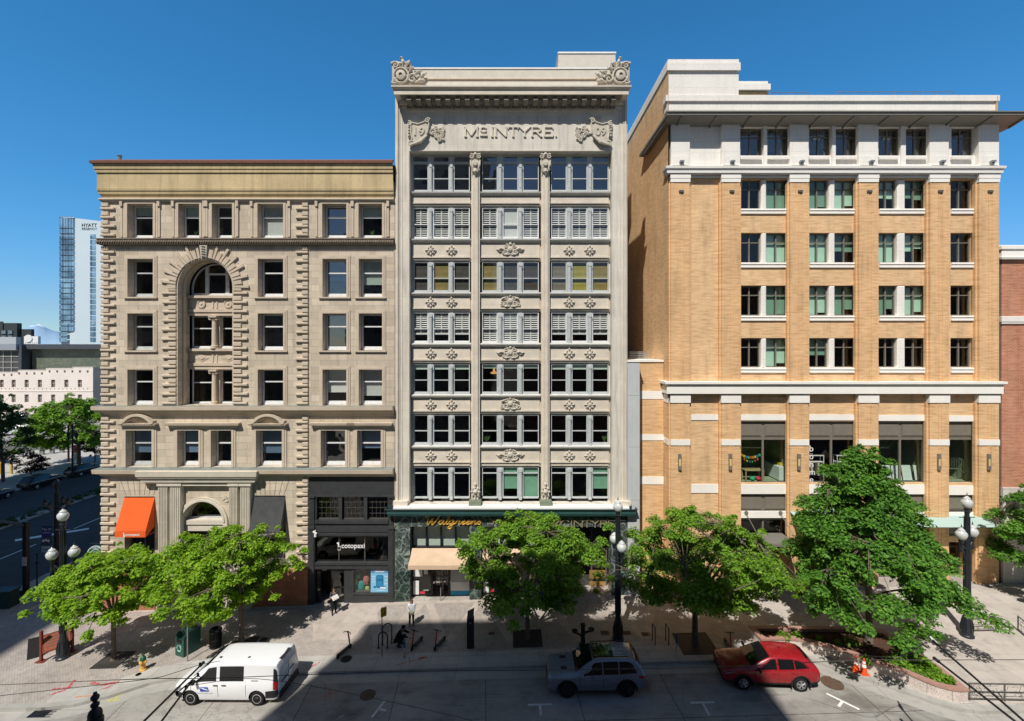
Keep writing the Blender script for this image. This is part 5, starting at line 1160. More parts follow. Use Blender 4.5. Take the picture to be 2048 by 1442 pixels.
# ================================================================ right: tan brick block
BB = thing('tan_brick_building', 'broad tan brick office and shop block with white stone bands and flat canopy roof', 'building', (20, 0, 0))
def PB(px): return X(px)
XB0, XB1 = X(1337), X(1999); YB = 0.0; ZC = Z(763)
PILS = [(1342,1379.5),(1443.5,1480),(1580,1617),(1717.5,1756),(1859.5,1897.5),(1958,1998)]
BAYS = [(1480,1521,1533.5,1577.5),(1617.5,1656.5,1670.5,1714.5),(1757,1793,1811,1853.5)]
BROWS = [(358.5,418),(465.5,525.5),(571,631.5),(676,735.5)]
YR = .32          # wall face between the pilasters
hs = []
for t, b in BROWS:
    for bay in BAYS: hs.append((X(bay[0],YR), X(bay[3],YR), Z(b,YR), Z(t,YR)))
    hs.append((X(1901,YR), X(1946.5,YR), Z(b,YR), Z(t,YR)))
m = MB(); m.wall(XB0+.3, XB1-.2, ZC, Z(347), YR, hs, .32); m.poly(((XB0+.3,YR,Z(347)),(XB1-.2,YR,Z(347)),(XB1-.2,1.2,Z(347)),(XB0+.3,1.2,Z(347))))
# left flank runs far back; its top follows the white parapet
m.poly(((XB0,.05,-2.5),(XB0,45,-2.5),(XB0,45,Z(122)),(XB0,.05,Z(122)))); m.poly(((XB1-.05,.05,-2.5),(XB1-.05,40,-2.5),(XB1-.05,40,Z(190)),(XB1-.05,.05,Z(190)))); m.poly(((XB0,45,-2.5),(XB1,45,-2.5),(XB1,45,Z(200)),(XB0,45,Z(200))))
m.obj('brick_wall', BRICKT, BB, recalc=False)
for a, b in PILS:
    m = MB(); xa, xb = X(a), X(b); w3 = (xb-xa)
    m.box(xa, xb, .0, YR+.05, ZC, Z(365)); m.box(xa+.02, xa+.10, -.02, .02, ZC, Z(366)); 
    m.box(xa+w3*.46, xa+w3*.50, -.03, .02, ZC, Z(384)); m.box(xa+w3*.64, xa+w3*.68, -.03, .02, ZC, Z(384)); m.box(xb-.10, xb-.02, -.02, .02, ZC, Z(366)); m.box(xa-.13, xa-.002, .12, YR+.04, ZC, Z(365)); m.box(xb+.002, xb+.13, .12, YR+.04, ZC, Z(365))
    m.obj('brick_pilaster', BRICKD, BB)
    m = MB(); m.box(xa+w3*.42, xa+w3*.66, -.10, .02, Z(385), Z(381)); m.obj('drain_spout', FRAMED, BB)
# casements
def casement(root, a, b, c, e, y, fm, gm, n=2, tr=.30, t=.065, blind=None, bm=None, bf=.7, room=None, name='window'):
    m = MB(); m.box(a,a+t,y-.05,y+.06,c,e); m.box(b-t,b,y-.05,y+.06,c,e); m.box(a+t,b-t,y-.051,y+.061,c,c+t); m.box(a+t,b-t,y-.052,y+.062,e-t,e)
    zt = e-(e-c)*tr
    for k in range(1,n): u = a+(b-a)*k/n; m.box(u-t*.6,u+t*.6,y-.06,y+.063,c+t,e-t)
    if tr: m.box(a+t,b-t,y-.055,y+.055,zt-t*.5,zt+t*.5)
    w_ = m.obj(name, fm, root)
    g = MB(); g.poly(((a+t,y,c+t),(b-t,y,c+t),(b-t,y,e-t),(a+t,y,e-t))); g.obj('pane', gm, w_, recalc=False)
    if blind:
        q = MB()
        for k in range(n):
            u0, u1 = a+(b-a)*k/n+t*.7, a+(b-a)*(k+1)/n-t*.7; f = bf*(1 if k % 2 == 0 else RNG.uniform(.75,1.1)); q.box(u0,u1,y+.12,y+.14,max(c+t,e-t-(e-c)*f),e-t)
        q.obj('blind', bm, w_, recalc=False)
    return w_
br_ = random.Random(5)
GB1 = plain('mint_roller_blind', (.60,.77,.67), .8, .1, var=.06); GB2 = plain('deep_green_blind', (.26,.40,.32), .8, .1, var=.08)
for ri, (t, b) in enumerate(BROWS):
    for bi, bay in enumerate(BAYS):
        y = YR+.30; z0, z1 = Z(b,YR), Z(t,YR)
        for k, (a, c) in enumerate(((bay[0],bay[1]),(bay[2],bay[3]))):
            xa, xb = X(a,YR)+.02, X(c,YR)-.02
            if k == 0: xb = X(bay[1],YR)+.06
            dark = (bi == 0 and k == 0) or (ri == 3 and (bi, k) in ((1,1),(2,0),(2,1)))
            casement(BB, xa, xb, z0+.02, z1-.02, y, BRONZE, GLASSG, 2, .31, .065, None if dark else 'b', GB1 if br_.random() < .75 else GB2, br_.choice((.98,.98,.96,.55)))
        m = MB(); xa, xb = X(bay[1],YR)+.07, X(bay[2],YR)-.01; m.bbox(xa, xb, YR-.02, YR+.4, z0-.02, z1, .08)
        m.obj('window_pier', PRECAST, BB)
        m = MB(); xa, xb = X(bay[0],YR)+.02, X(bay[3],YR)-.02; m.cornice(xa, xb, [(-.3,z0+.02),(.10,z0-.0),(.12,z0-.10),(.06,z0-.12),(.05,z0-.21),(.10,z0-.24),(.10,z0-.34),(-.05,z0-.36)], YR); m.obj('window_sill', PRECASTP, BB)
    z0, z1 = Z(b,YR), Z(t,YR); xa, xb = X(1901,YR), X(1946.5,YR)
    casement(BB, xa+.02, xb-.02, z0+.02, z1-.02, YR+.30, BRONZE, GLASSG, 2, .31, .065)
    m = MB(); m.cornice(xa, xb+.1, [(-.3,z0+.02),(.10,z0-.0),(.12,z0-.10),(.06,z0-.12),(.05,z0-.21),(.10,z0-.24),(.10,z0-.34),(-.05,z0-.36)], YR); m.obj('window_sill', PRECASTP, BB)
# white top storey
hs = []; 
TOPW = [(1480.5,1520.5),(1534.5,1574.5),(1618,1656),(1671.5,1709.5),(1757,1793),(1811.5,1849.5),(1903,1940.5)]
for a, b in TOPW: hs.append((X(a,.25), X(b,.59)+.05, Z(311,.25), Z(254,.25)))
m = MB(); m.wall(XB0+.2, XB1-.1, Z(334), Z(219), .25, hs, .42)
m.poly(((XB0+.02,.25,Z(334)),(XB0+.02,13,Z(334)),(XB0+.02,13,Z(219)),(XB0+.02,.25,Z(219))))
for a, b in PILS:
    xa, xb = X(a), X(b); m.box(xa, xb, .0, .3, Z(331), Z(248)); m.box(xa+.1, xb-.1, -.05, .02, Z(330.5), Z(312))
for a, b in ((1527.5,1534),(1664,1671),(1801.5,1811)): m.box(X(a,.15), X(b,.15), .12, .3, Z(331), Z(250))
for a, b in TOPW: m.box(X(a,.15)-.02, X(b,.15)+.1, .05, .5, Z(317), Z(312))
m.obj('white_storey', PRECAST, BB, recalc=False)
for i, (a, b) in enumerate(TOPW): casement(BB, X(a,.25)+.02, X(b,.59)+.03, Z(311,.25)+.02, Z(254,.25)-.02, .25+.34, BRONZE, GLASSB, 2, .31, .065, 'b' if i in (1,2) else None, GB1, .75)
for i in (4, 5, 2):   # three top casements stand ajar
    a, b = TOPW[i]; xc = X(a if i != 5 else (a+b)/2, .8)+.08; m = MB(); m.xf = Matrix.Translation((xc, .55, Z(272,.5))) @ Matrix.Rotation(radians(10), 4, 'X')
    w_ = .62; h_ = -1.25; m.box(0,.05,-.03,.02,h_,0); m.box(w_-.05,w_,-.03,.02,h_,0); m.box(.05,w_-.05,-.03,.02,h_,h_+.05); m.box(.05,w_-.05,-.03,.02,-.05,0); o = m.obj('open_casement', BRONZE, BB)
    g = MB(); g.xf = m.xf; g.poly(((.05,0,h_+.05),(w_-.05,0,h_+.05),(w_-.05,0,-.05),(.05,0,-.05))); g.obj('pane', GLASSB, o, recalc=False)
for px in (1362,1463,1601,1740,1881,1981):
    m = MB(); x = X(px); z = Z(327); m.box(x-.14,x+.14,-.28,.02,z+.02,z+.14); m.box(x-.11,x+.11,-.2,.02,z-.08,z+.02); m.obj('flood_light', STEEL, BB)
m = MB(); m.cornice(XB0, XB1-.02, zed([(0,349),(.05,348.5),(.05,346),(.14,345.5),(.16,337),(.24,336),(.26,331.5),(-.2,331)]), 0, left=.6, right=.6); 
m.cornice(XB0+.1, XB1-.1, zed([(-.26,356.5),(-.16,356),(-.16,350),(-.22,347)]), 0)
m.obj('white_band', PRECASTP, BB)
m = MB()
for a, b in PILS: m.box(X(a)-.03, X(b)+.03, -.05, YR, Z(364.5), Z(349)); m.box(X(a)-.05, X(b)+.05, -.07, YR-.01, Z(357), Z(349.2))
m.obj('pilaster_caps', PRECASTP, BB)
# flat canopy roof
p = .95; m = MB(); zt, zb = Z(224,-p), Z(230.5,-p)
m.box(XB0-.4, XB1+p+.25, -p, 6, zb+.02, zt); m.cornice(XB0-.4, XB1+p+.25, [(p+.04,zt-.05),(p+.07,zt-.02),(p+.07,zt+.05),(p-.3,zt+.06)], 0)
m.extr([(XB0-.35,-p+.05,zb),(XB0-.35,.3,zb-.22),(XB0-.35,5,zb-.22),(XB0-.35,5,zb+.01),(XB0-.35,-p+.05,zb+.01)], (XB1-XB0+p+.55,0,0))
for k in range(11): x = XB0+.6+k*2.3; m.extr([(x-.05,-p+.1,zb-.01),(x-.05,.3,zb-.22),(x-.05,.3,zb-.32),(x-.05,-p+.1,zb-.1)], (.1,0,0))
m.obj('canopy_roof', CANOPYM, BB)
# parapets and corner tower
m = MB(); m.box(X(1336), X(2001), .25, .8, Z(221,.25), Z(202,.25)); m.box(X(1333), X(2003.5), .12, .82, Z(201.5,.12), Z(190,.12)); m.box(X(2001)-.5,X(2001),.8,30,Z(221,.25),Z(200,.25))
m.box(X(1338), X(1480), .20, 13, Z(203,.2), Z(142,.2)); m.box(X(1335), X(1482), .05, 13, Z(140,.05), Z(124.5,.05)); m.box(X(1337), X(1479.5), .12, 13, Z(124.5,.12), Z(118.5,.12)); 
m.box(X(1337), X(1340), 12.9, 46, Z(131), Z(120)); m.box(X(1335.5), X(1338), 12.8, 46, Z(141), Z(131.5))
m.obj('parapet', PRECAST, BB)
ys = 4.0; m = MB(); m.box(X(1470,ys), X(1536,ys), ys, ys+5, Z(205,ys), Z(184,ys)); m.cur = 1; m.box(X(1470,ys), X(1538.5,ys), ys-.2, ys+5.2, Z(182,ys), Z(170,ys)); m.box(X(1470,ys), X(1535,ys), ys-.05, ys+5.1, Z(170,ys)-.01, Z(163,ys)); m.obj('stair_housing', [BRICKT, PRECAST], BB)
m = MB(); yr = 2.5
for a, b in ((1540,1620),(1672,1908)):
    zr = Z(185,yr) if a < 1600 else Z(183.5,yr); xa, xb = X(a,yr), X(b,yr); m.tube([(xa,yr,zr-.5),(xa,yr,zr),(xb,yr,zr),(xb,yr,zr-.5)], .025, 6); n = int((xb-xa)/1.35)
    for k in range(1,n): x = xa+(xb-xa)*k/n; m.tube([(x,yr,zr-.6),(x,yr,zr)], .02, 5)
m.obj('roof_railing', STEEL, BB)
m = MB(); m.box(XB0+.3, XB1-.3, .85, 44, Z(210), Z(208)); m.obj('roof', LEAD, BB)
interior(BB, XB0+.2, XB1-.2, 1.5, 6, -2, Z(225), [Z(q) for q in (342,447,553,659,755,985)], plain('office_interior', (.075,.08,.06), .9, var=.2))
# cornice above the shops
m = MB(); m.cornice(XB0, XB1-.03, zed([(.06,788),(.16,787.5),(.16,773.5),(.10,773),(.10,770.5),(.26,769.5),(.30,768),(.30,763.5),(-.3,762)]), 0, left=1.2, right=.5); m.obj('shop_cornice', PRECASTP, BB)
# lower storeys
SW = [(1479.5,1576.5),(1616.5,1714),(1755,1852),(1896,1951)]
hs = []
for a, b in SW: hs.append((X(a,YR), X(b,YR), Z(966,YR), Z(843,YR), .22)); hs.append((X(a,YR), X(b,YR), Z(1073,YR), Z(988,YR), .22)); hs.append((X(a,YR)+.05, X(b,YR)-.05, -2.4, Z(1084,YR), 1.4))
m = MB(); m.wall(XB0+.3, XB1-.2, -2.5, Z(775), YR, hs, .22); m.obj('lower_wall', BRICKT, BB, recalc=False)
for i, (a, b) in enumerate(PILS):
    m = MB(); xa, xb = X(a), X(b); w3 = xb-xa
    m.box(xa, xb, 0, YR+.04, -2.5, Z(806)); m.box(xa-.13, xa-.002, .12, YR+.03, -2.5, Z(806)); m.box(xb+.002, xb+.13, .12, YR+.03, -2.5, Z(806))
    for u in (.44,.60): m.box(xa+w3*u, xa+w3*(u+.04), -.03, .02, -2, Z(807))
    m.obj('brick_pilaster', BRICKD, BB)
    m = MB(); m.box(xa-.05, xb+.05, -.06, YR-.02, Z(805.5), Z(789.5)); m.box(xa-.02, xb+.02, -.05, YR-.03, Z(890.5), Z(879)); m.obj('pilaster_band', PRECASTP, BB)
    x = X((a+b)/2-2); zt, zb = Z(908,-.1), Z(940,-.1); m = MB(); m.box(x-.10,x+.10,-.14,.0,zb,zb+.28); m.box(x-.10,x+.10,-.14,.0,zt-.28,zt); m.box(x-.10,x-.07,-.13,.0,zb+.28,zt-.28); m.box(x+.07,x+.10,-.13,.0,zb+.28,zt-.28)
    sc_ = m.obj('wall_sconce', BRONZE, BB); m = MB(); m.box(x-.068,x+.068,-.11,-.01,zb+.281,zt-.281); m.obj('diffuser', plain('amber_diffuser', (.72,.55,.24), .4, var=.08), sc_)
m = MB()
for a, b, t, q in ((1379,1442,829,840),(1377,1441,968,985.5),(1479,1577.5,829,840.5),(1616,1715,829,840.5),(1755,1853,830,841.5),(1895.5,1953,831,842.5),(1478,1577,968.5,987.5),(1616,1714,968.5,987.5),(1755,1854,969,988),(1896,1953,971,989.5),(1478,1577,1022,1035.5),(1616,1714,1022,1035.5),(1755,1854,1022,1036),(1896,1953,1024,1037)): m.box(X(a,YR-.04), X(b,YR-.04), YR-.05, YR+.05, Z(q,YR), Z(t,YR))
m.obj('white_panels', PRECASTP, BB)
for i, (a, b) in enumerate(SW):
    xa, xb = X(a,YR), X(b,YR); y = YR+.2; n = 2 if i < 3 else 1
    m = MB(); z0, z1 = Z(876,y), Z(843.5,y); m.box(xa,xb,y-.02,y+.1,z0,z1)
    for k in range(n): u0, u1 = xa+(xb-xa)*k/n+.1, xa+(xb-xa)*(k+1)/n-.1; m.box(u0,u1,y-.06,y,z0+.12,z1-.14); m.box(u0+.08,u1-.08,y-.09,y,z0+.2,z1-.22)
    m.obj('bronze_panel', BRONZE, BB)
    casement(BB, xa, xb, Z(966,y), Z(876.2,y), y, BRONZE, GLASSG if i != 1 else GLASS, n, 0, .10, name='shop_window')
    m = MB(); z0, z1 = Z(1021,y), Z(988.5,y); m.box(xa,xb,y-.02,y+.1,z0,z1)
    for k in range(n): u0, u1 = xa+(xb-xa)*k/n+.1, xa+(xb-xa)*(k+1)/n-.1; m.box(u0,u1,y-.06,y,z0+.1,z1-.1); m.box(u0+.07,u1-.07,y-.085,y,z0+.17,z1-.17)
    m.obj('bronze_panel', BRONZE, BB)
    casement(BB, xa, xb, Z(1072,y), Z(1037,y), y, BRONZE, GLASSG, n, 0, .08, name='transom_window')
    zf = gz((xa+xb)/2)+.16
    casement(BB, xa+.08, xb-.08, zf, Z(1084,y), 1.45, FRAMED, GLASSD if i < 2 else GLASSG, n*2, .25, .09, name='shop_front')
    if i != 1:   # glass awning on brackets
        pass
def glass_canopy(a, b, t, q, p, lab):
    xa, xb = X(a,-.3), X(b,-.3); zt, zb = Z(t), Z(q,-p); m = MB()
    m.poly(((xa,YR,zt),(xb,YR,zt),(xb+.0,-p,zb),(xa+.0,-p,zb))); m.poly(((xa,YR,zt-.03),(xb,YR,zt-.03),(xb,-p,zb-.03),(xa,-p,zb-.03))); m.poly(((xa,-p,zb),(xb,-p,zb),(xb,-p,zb-.03),(xa,-p,zb-.03)))
    g_ = m.obj('glass_canopy', GLASSF, BB, recalc=False); m = MB(); n = max(2, int((xb-xa)/1.5))
    for k in range(n+1):
        x = xa+.06+(xb-xa-.12)*k/n; m.tube([(x,YR,zt-.08),(x,-p+.05,zb-.08)], .035, 6); m.tube([(x,YR,zt-1.0),(x,-p*.55,(zt+zb)/2-.1)], .03, 6)
    m.obj('canopy_brackets', BRONZE, g_)
glass_canopy(1585,1722,1021,1044,1.25,''); glass_canopy(1752,1990,1033,1054,1.2,'')
m = MB(); xa, xb = X(1462,-.8), X(1582,-.8); z = Z(1080,-.9); m.box(xa,xb,-1.6,YR-.0,z-.16,z); m.box(xa+.1,xb-.1,-1.5,YR-.1,z,z+.02)
for px in (1496,1565): x = X(px); m.tube([(x,YR-.02,Z(1028)),(x+.2,-1.45,z)], .022, 6); m.lathe([(.13,-.06),(.13,0)], (x,YR-.05,Z(1028)), 12, 'y')
m.obj('entrance_canopy', CANOPYM, BB)
m = MB(); text(m, 'bohme', 0, 1, 0, 1, 0)
m = MB()
for k, ch in enumerate('b\u00f6hme'):
    z = Z(903+k*15.5,.4); h = {'b':.42,'\u00f6':.40,'h':.42,'m':.27,'e':.29}[ch]; text(m, ch, X(1619,.4), X(1619,.4)+(.26 if ch != 'm' else .36), z, z+h, .40, .01)
m.obj('window_lettering', WHITEP, BB)
# shop interiors behind the big first-floor windows (floor slab, room shell, goods)
for i, (a, b) in enumerate(SW):
    xa, xb = X(a,.6)-.15, X(b,.6)+.15; z0 = Z(968,.6); rm = MB()
    rm.poly(((xa,4.0,z0),(xb,4.0,z0),(xb,4.0,z0+3.2),(xa,4.0,z0+3.2))); rm.poly(((xa,.7,z0),(xa,4.0,z0),(xa,4.0,z0+3.2),(xa,.7,z0+3.2))); rm.poly(((xb,.7,z0),(xb,4.0,z0),(xb,4.0,z0+3.2),(xb,.7,z0+3.2))); rm.poly(((xa,.7,z0),(xb,.7,z0),(xb,4.0,z0),(xa,4.0,z0)))
    rm.obj('shop_room', (ROOML, plain('dark_shop', (.03,.022,.02), .9), ROOML, ROOML)[i], BB, recalc=False)
zr = Z(966,.6)
def table(x, y, z, w_, d_, h_, lab, mt):
    o = thing('display_table', lab, 'table', (x,y,z)); m = MB(); m.box(x-w_/2,x+w_/2,y-d_/2,y+d_/2,z+h_-.06,z+h_); m.obj('table_top', mt, o)
    for a in (-1,1):
        for b in (-1,1): m = MB(); m.box(x+a*(w_/2-.06)-.04,x+a*(w_/2-.06)+.04,y+b*(d_/2-.06)-.04,y+b*(d_/2-.06)+.04,z,z+h_-.06); m.obj('leg', mt, o)
WOOD = plain('pale_wood', (.45,.33,.18), .6, var=.15)
table(X(1505,1.4),1.4,zr,1.35,.7,.78,'wooden table behind the bunting in the leftmost brick shop window',WOOD)
m = MB(); bc = [(.75,.25,.05),(.75,.6,.05),(.1,.2,.5),(.05,.5,.2),(.75,.08,.08)]
for row, (p0, z0_) in enumerate(((0,.0),(1,-.33))):
    for k in range(9-3*row):
        u = k/(8-3*row); x = X(1482+row*5,1.0)+1.25*u*(1-.25*row); z = Z(907,1.0)+z0_-.45*(u-u*u)*1.6; m.cur = k % 5
        if row == 0: m.poly(((x,1.0,z),(x+.13,1.0,z-.03),(x+.13,1.0,z-.2),(x,1.0,z-.17)))
        else: m.poly(((x,1.0,z),(x+.13,1.0,z-.02),(x+.065,1.0,z-.18)))
tag(m.obj('bunting', [plain('flag_%d' % k, c, .8) for k, c in enumerate(bc)], recalc=False), 'two strings of bright paper bunting inside the leftmost brick shop window', 'bunting')
o = thing('shop_counter', 'white counter with yellow bin at right of the bunting window', 'counter', (X(1560,2),2,zr)); m = MB(); m.box(X(1552,1.6),X(1570,1.6),1.2,3.4,zr,zr+.95); m.obj('cabinet', FRAMEW, o); m = MB(); m.box(X(1553,2),X(1562,2),1.6,2.1,zr+.96,zr+1.15); m.obj('bin', plain('yellow_bin', (.75,.5,.04)), o)
for k, (px, c, lab) in enumerate(((1505,(.03,.4,.2),'green paper ball under the table in the bunting window'),(1517,(.6,.04,.08),'red paper ball right of the green one in the bunting window'))):
    m = MB(); m.lathe([(.02,0),(.12,.05),(.18,.18),(.12,.31),(.02,.36)], (X(px,.95),.95,zr+.02), 14); tag(m.obj('paper_ball', plain('ball_%d' % k, c, .8, var=.3, scale=9), smooth=True), lab, 'ball')
for k, (px, lab) in enumerate(((1632,'left garment rack with striped shirt in the second brick shop window'),(1690,'right garment rack with boxes in the second brick shop window'))):
    x = X(px,1.2); o = thing('clothes_rack', lab, 'clothes rack', (x,1.2,zr)); m = MB()
    for s in (-.55,.55):
        for q in (0,.4): m.tube([(x+s,1.2+q,zr),(x+s,1.2+q,zr+1.75)], .025, 6)
    m.box(x-.58,x+.58,1.18,1.62,zr+1.75,zr+1.79); m.box(x-.56,x+.56,1.18,1.62,zr+1.30,zr+1.33); m.obj('frame', WHITEP, o)
    m = MB(); m.cur = 0
    for j in range(6): m.cur = j % 3; m.box(x-.5+.16*j,x-.36+.16*j,1.22,1.55,zr+.35+.1*(j%2),zr+1.28)
    m.obj('garments', [plain('olive_cloth', (.14,.12,.06)), plain('striped_cloth', (.55,.56,.55), var=.6, scale=12), plain('dark_cloth', (.03,.03,.035))], o)
for k, px in enumerate((1775,1795,1816,1840)):
    x = X(px,1.3); m = MB(); m.xf = Matrix.Translation((x,1.3,zr)) @ Matrix.Rotation(radians(-12),4,'X'); m.box(-.32,.32,0,.03,0,1.05); m.cur = 1; m.box(.32,.38,-.01,.04,0,1.05)
    tag(m.obj('display_board', [FRAMEW, BLACKP]), ('leftmost','second from left','third from left','rightmost')[k]+' of the white boards leaning in the third brick shop window', 'board')
m = MB(); xa = X(1899,1.5); zz = zr
for k in range(9): x = xa+.17*k; z = zz+(.75-.02*k if k < 4 else .68-.11*(k-4)); m.tube([(x,1.5,z),(x,1.5,z+.85)], .014, 5)
m.tube([(xa,1.5,zz+1.62),(xa+.6,1.5,zz+1.6),(xa+1.5,1.5,zz+1.0)], .025, 6); m.tube([(xa,1.5,zz+.78),(xa+.6,1.5,zz+.75),(xa+1.5,1.5,zz+.15)], .04, 6); tag(m.obj('stair_railing', STEEL), 'metal stair railing inside the narrow rightmost brick shop window', 'railing')
# set-back brick link at the left of the block
BL = thing('brick_link', 'narrow set back tan brick wing with white bands beside the concrete shaft', 'building', (X(1302),1,0)); yl = 1.0
m = MB(); xa, xb = X(1270,yl), XB0-.02; m.box(xa, xb, yl, 8, -2.5, Z(724,yl)); m.obj('wall', BRICKD, BL)
m = MB(); m.box(xa, XB0-.03, yl-.08, 8.02, Z(723.8,yl), Z(719.5,yl)); m.obj('coping', PRECASTP, BL)
m = MB()
for t, q in ((782,798),(868.5,880.5),(953,968.5)): m.box(xa, xb-.002, yl-.03, yl+.02, Z(q,yl), Z(t,yl))
m.obj('white_band', PRECASTP, BL)
m = MB()
for t, q in ((790,806),(879,890.5)): m.box(XB0-.03, XB0+.02, .06, .98, Z(q), Z(t))
m.obj('flank_band', PRECASTP, BB)
m = MB(); x0_, x1_ = X(1259,4), X(1297,4)
for k in range(5): z = Z(719,4)+.02+.13*k; m.box(x0_,x1_,4,4.06,z,z+.07); m.box(x0_,x0_+.06,4.06,5,z,z+.07)
tag(m.obj('roof_louvre', STEEL), 'low slatted metal screen on the roof of the narrow brick wing', 'screen')
# far right: red brick block on white stone
RB = thing('red_brick_building', 'red brick block on white stone base at far right edge', 'building', (X(2030),0,0)); xa = X(2006.5); xb = 62; yr = .1
m = MB(); m.box(xa, xb, yr, 20, Z(975), Z(518)); m.obj('brick_wall', BRICKR, RB)
m = MB(); m.box(xa-.02, xb, yr-.12, 20, -2, Z(975.3)); m.obj('stone_base', stone('white_stone_blocks', (.72,.66,.60), 1.1, .95, .012, .7, streak=.1, blockvar=.05), RB)
m = MB(); m.cornice(xa, xb, zed([(.05,519),(.22,517),(.25,513),(.18,512.5),(.16,499),(.25,497),(.25,490.5),(-.5,489.5)]), yr, left=3); m.obj('coping', PRECASTP, RB)
m = MB(); m.cornice(xa, xb, zed([(0,648),(.1,647),(.1,644),(.14,643),(.16,633),(-.1,632)]), yr, left=3); m.obj('white_band', PRECASTP, RB)
m = MB(); m.box(X(1999.5), xa-.05, .12, .5, -2, Z(497)); m.obj('expansion_joint', plain('joint_cover', (.13,.11,.09), .6, var=.3), RB)
# ================================================================ buildings across the street (they cast the big street shadow and fill the reflections)
def block(name, label, x0, x1, y0, y1, h, mat, nx, nz, wy, front='n'):
    o = thing(name, label, 'building', ((x0+x1)/2, (y0+y1)/2, 0)); m = MB(); m.box(x0,x1,y0,y1,-3,h); m.box(x0-.3,x1+.3,y0-.3,y1+.3,h,h+.8); m.obj('wall', mat, o)
    for k in range(nz):
        z = 5+(h-7)*(k+.5)/nz; hh = (h-7)/nz*.27; b = MB()
        for j in range(nx):
            cx = x0+(x1-x0)*(j+.5)/nx; w_ = (x1-x0)/nx*.3
            if front == 'n': b.poly(((cx-w_,y1+.05,z-hh),(cx+w_,y1+.05,z-hh),(cx+w_,y1+.05,z+hh),(cx-w_,y1+.05,z+hh)))
        if front == 'e':
            for j in range(nx): cy = y0+(y1-y0)*(j+.5)/nx; w_ = (y1-y0)/nx*.3; b.poly(((x1+.05,cy-w_,z-hh),(x1+.05,cy+w_,z-hh),(x1+.05,cy+w_,z+hh),(x1+.05,cy-w_,z+hh)))
        b.obj('window_row', FRAMED, o)
    return o
OPP = plain('opposite_stone', (.34,.31,.27), .9, .2, var=.15, scale=.3)
block('office_tower', 'tall dark stone office tower across the street behind the viewer', -25.9, -4.6, -82, -41, 54.8, OPP, 6, 14, 0)
block('office_block', 'mid height brick block across the street to the right behind the viewer', 2, 75, -82, -43, 27, plain('opposite_brick', (.30,.17,.12), .9, .2, var=.15), 12, 6, 0)
block('corner_tower', 'very tall dark tower diagonally across the crossing', -104, -60, -118, -66.2, 95, OPP, 5, 18, 0, 'e')
block('corner_block', 'very tall dark slab at the far left of the crossing', -104, -60.5, -66, -24, 95, OPP, 5, 18, 0, 'e')
# ================================================================ far left backdrop
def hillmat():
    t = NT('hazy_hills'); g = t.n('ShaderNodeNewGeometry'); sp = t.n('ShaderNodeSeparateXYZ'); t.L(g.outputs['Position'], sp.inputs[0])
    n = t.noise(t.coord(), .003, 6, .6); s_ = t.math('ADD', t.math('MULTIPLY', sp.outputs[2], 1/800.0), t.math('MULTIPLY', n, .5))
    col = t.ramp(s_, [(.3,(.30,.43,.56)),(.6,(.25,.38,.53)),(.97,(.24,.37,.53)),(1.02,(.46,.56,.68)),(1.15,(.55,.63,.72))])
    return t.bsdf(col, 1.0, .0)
from mathutils import noise as NZ
m = MB(); nx, ny = 70, 14; yb = 9000
ids = []
for i in range(nx+1):
    px = -500+i*16; row = []
    base = {0:0}.get(i, 0); 
    hpx = 12+30*math.exp(-((px-70)/38.0)**2)+9*math.exp(-((px-112)/34.0)**2)+3*sin(px*.11)+14*math.exp(-((px+60)/70.0)**2)+10*math.exp(-((px-190)/90.0)**2)
    for j in range(ny+1):
        v = j/ny; y = yb+4000*v; d = y+DF; x = (px-1024)*d/F; h = hpx*(yb+3000)/F*(sin(min(1,v/.75)*pi/2))*(1+.25*NZ.noise((px*.03,v*4,1))+.10*NZ.noise((px*.12,v*9,2))+.12*NZ.noise((px*.3,v*14,5)))
        row.append(m.pt((x,y,h-4+HC*0)))
    ids.append(row)
for i in range(nx):
    for j in range(ny): m.face((ids[i][j],ids[i+1][j],ids[i+1][j+1],ids[i][j+1]))
o = m.obj('hills', hillmat(), smooth=True, angle=80); tag(o, 'hazy blue mountains with thin snow on the horizon', kind='structure')
# hotel tower
YT = 400.0
def tx(px, d=0): return X(px, YT+d)
def tz(py, d=0): return Z(py, YT+d)
HT = thing('hotel_tower', 'slender pale hotel tower with curved blue glass corner on the skyline', 'tower', (tx(160),YT,0))
TW = plain('tower_white', (.56,.66,.72), .6, .2, var=.04, scale=.05)
m = MB(); zt0, zt1 = tz(434.5), tz(443.5)
m.extr([(tx(149),YT,-5),(tx(225),YT,-5),(tx(225),YT,tz(445)),(tx(149),YT,tz(436))], (0,30,0)); m.extr([(tx(114),YT+3,-5),(tx(149.5),YT+.6,-5),(tx(149.5),YT+.6,tz(436.2)),(tx(114),YT+3,tz(433))], (0,26,0)); m.obj('wall', TW, HT)
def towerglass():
    t = NT('tower_glass_blue_reflection'); w = t.coord(True); br = t.n('ShaderNodeTexBrick'); br.offset = 0
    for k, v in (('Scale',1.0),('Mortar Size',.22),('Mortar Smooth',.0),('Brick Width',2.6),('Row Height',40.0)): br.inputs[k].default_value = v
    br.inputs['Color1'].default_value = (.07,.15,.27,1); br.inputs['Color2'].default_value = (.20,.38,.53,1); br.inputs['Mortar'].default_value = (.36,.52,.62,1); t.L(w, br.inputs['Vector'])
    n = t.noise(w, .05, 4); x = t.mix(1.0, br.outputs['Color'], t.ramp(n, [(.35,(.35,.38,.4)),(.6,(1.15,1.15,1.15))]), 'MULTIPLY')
    return t.bsdf(x, .12, .6)  # blue reflection of the sky is put into the opaque glass colour
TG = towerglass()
nr = 22
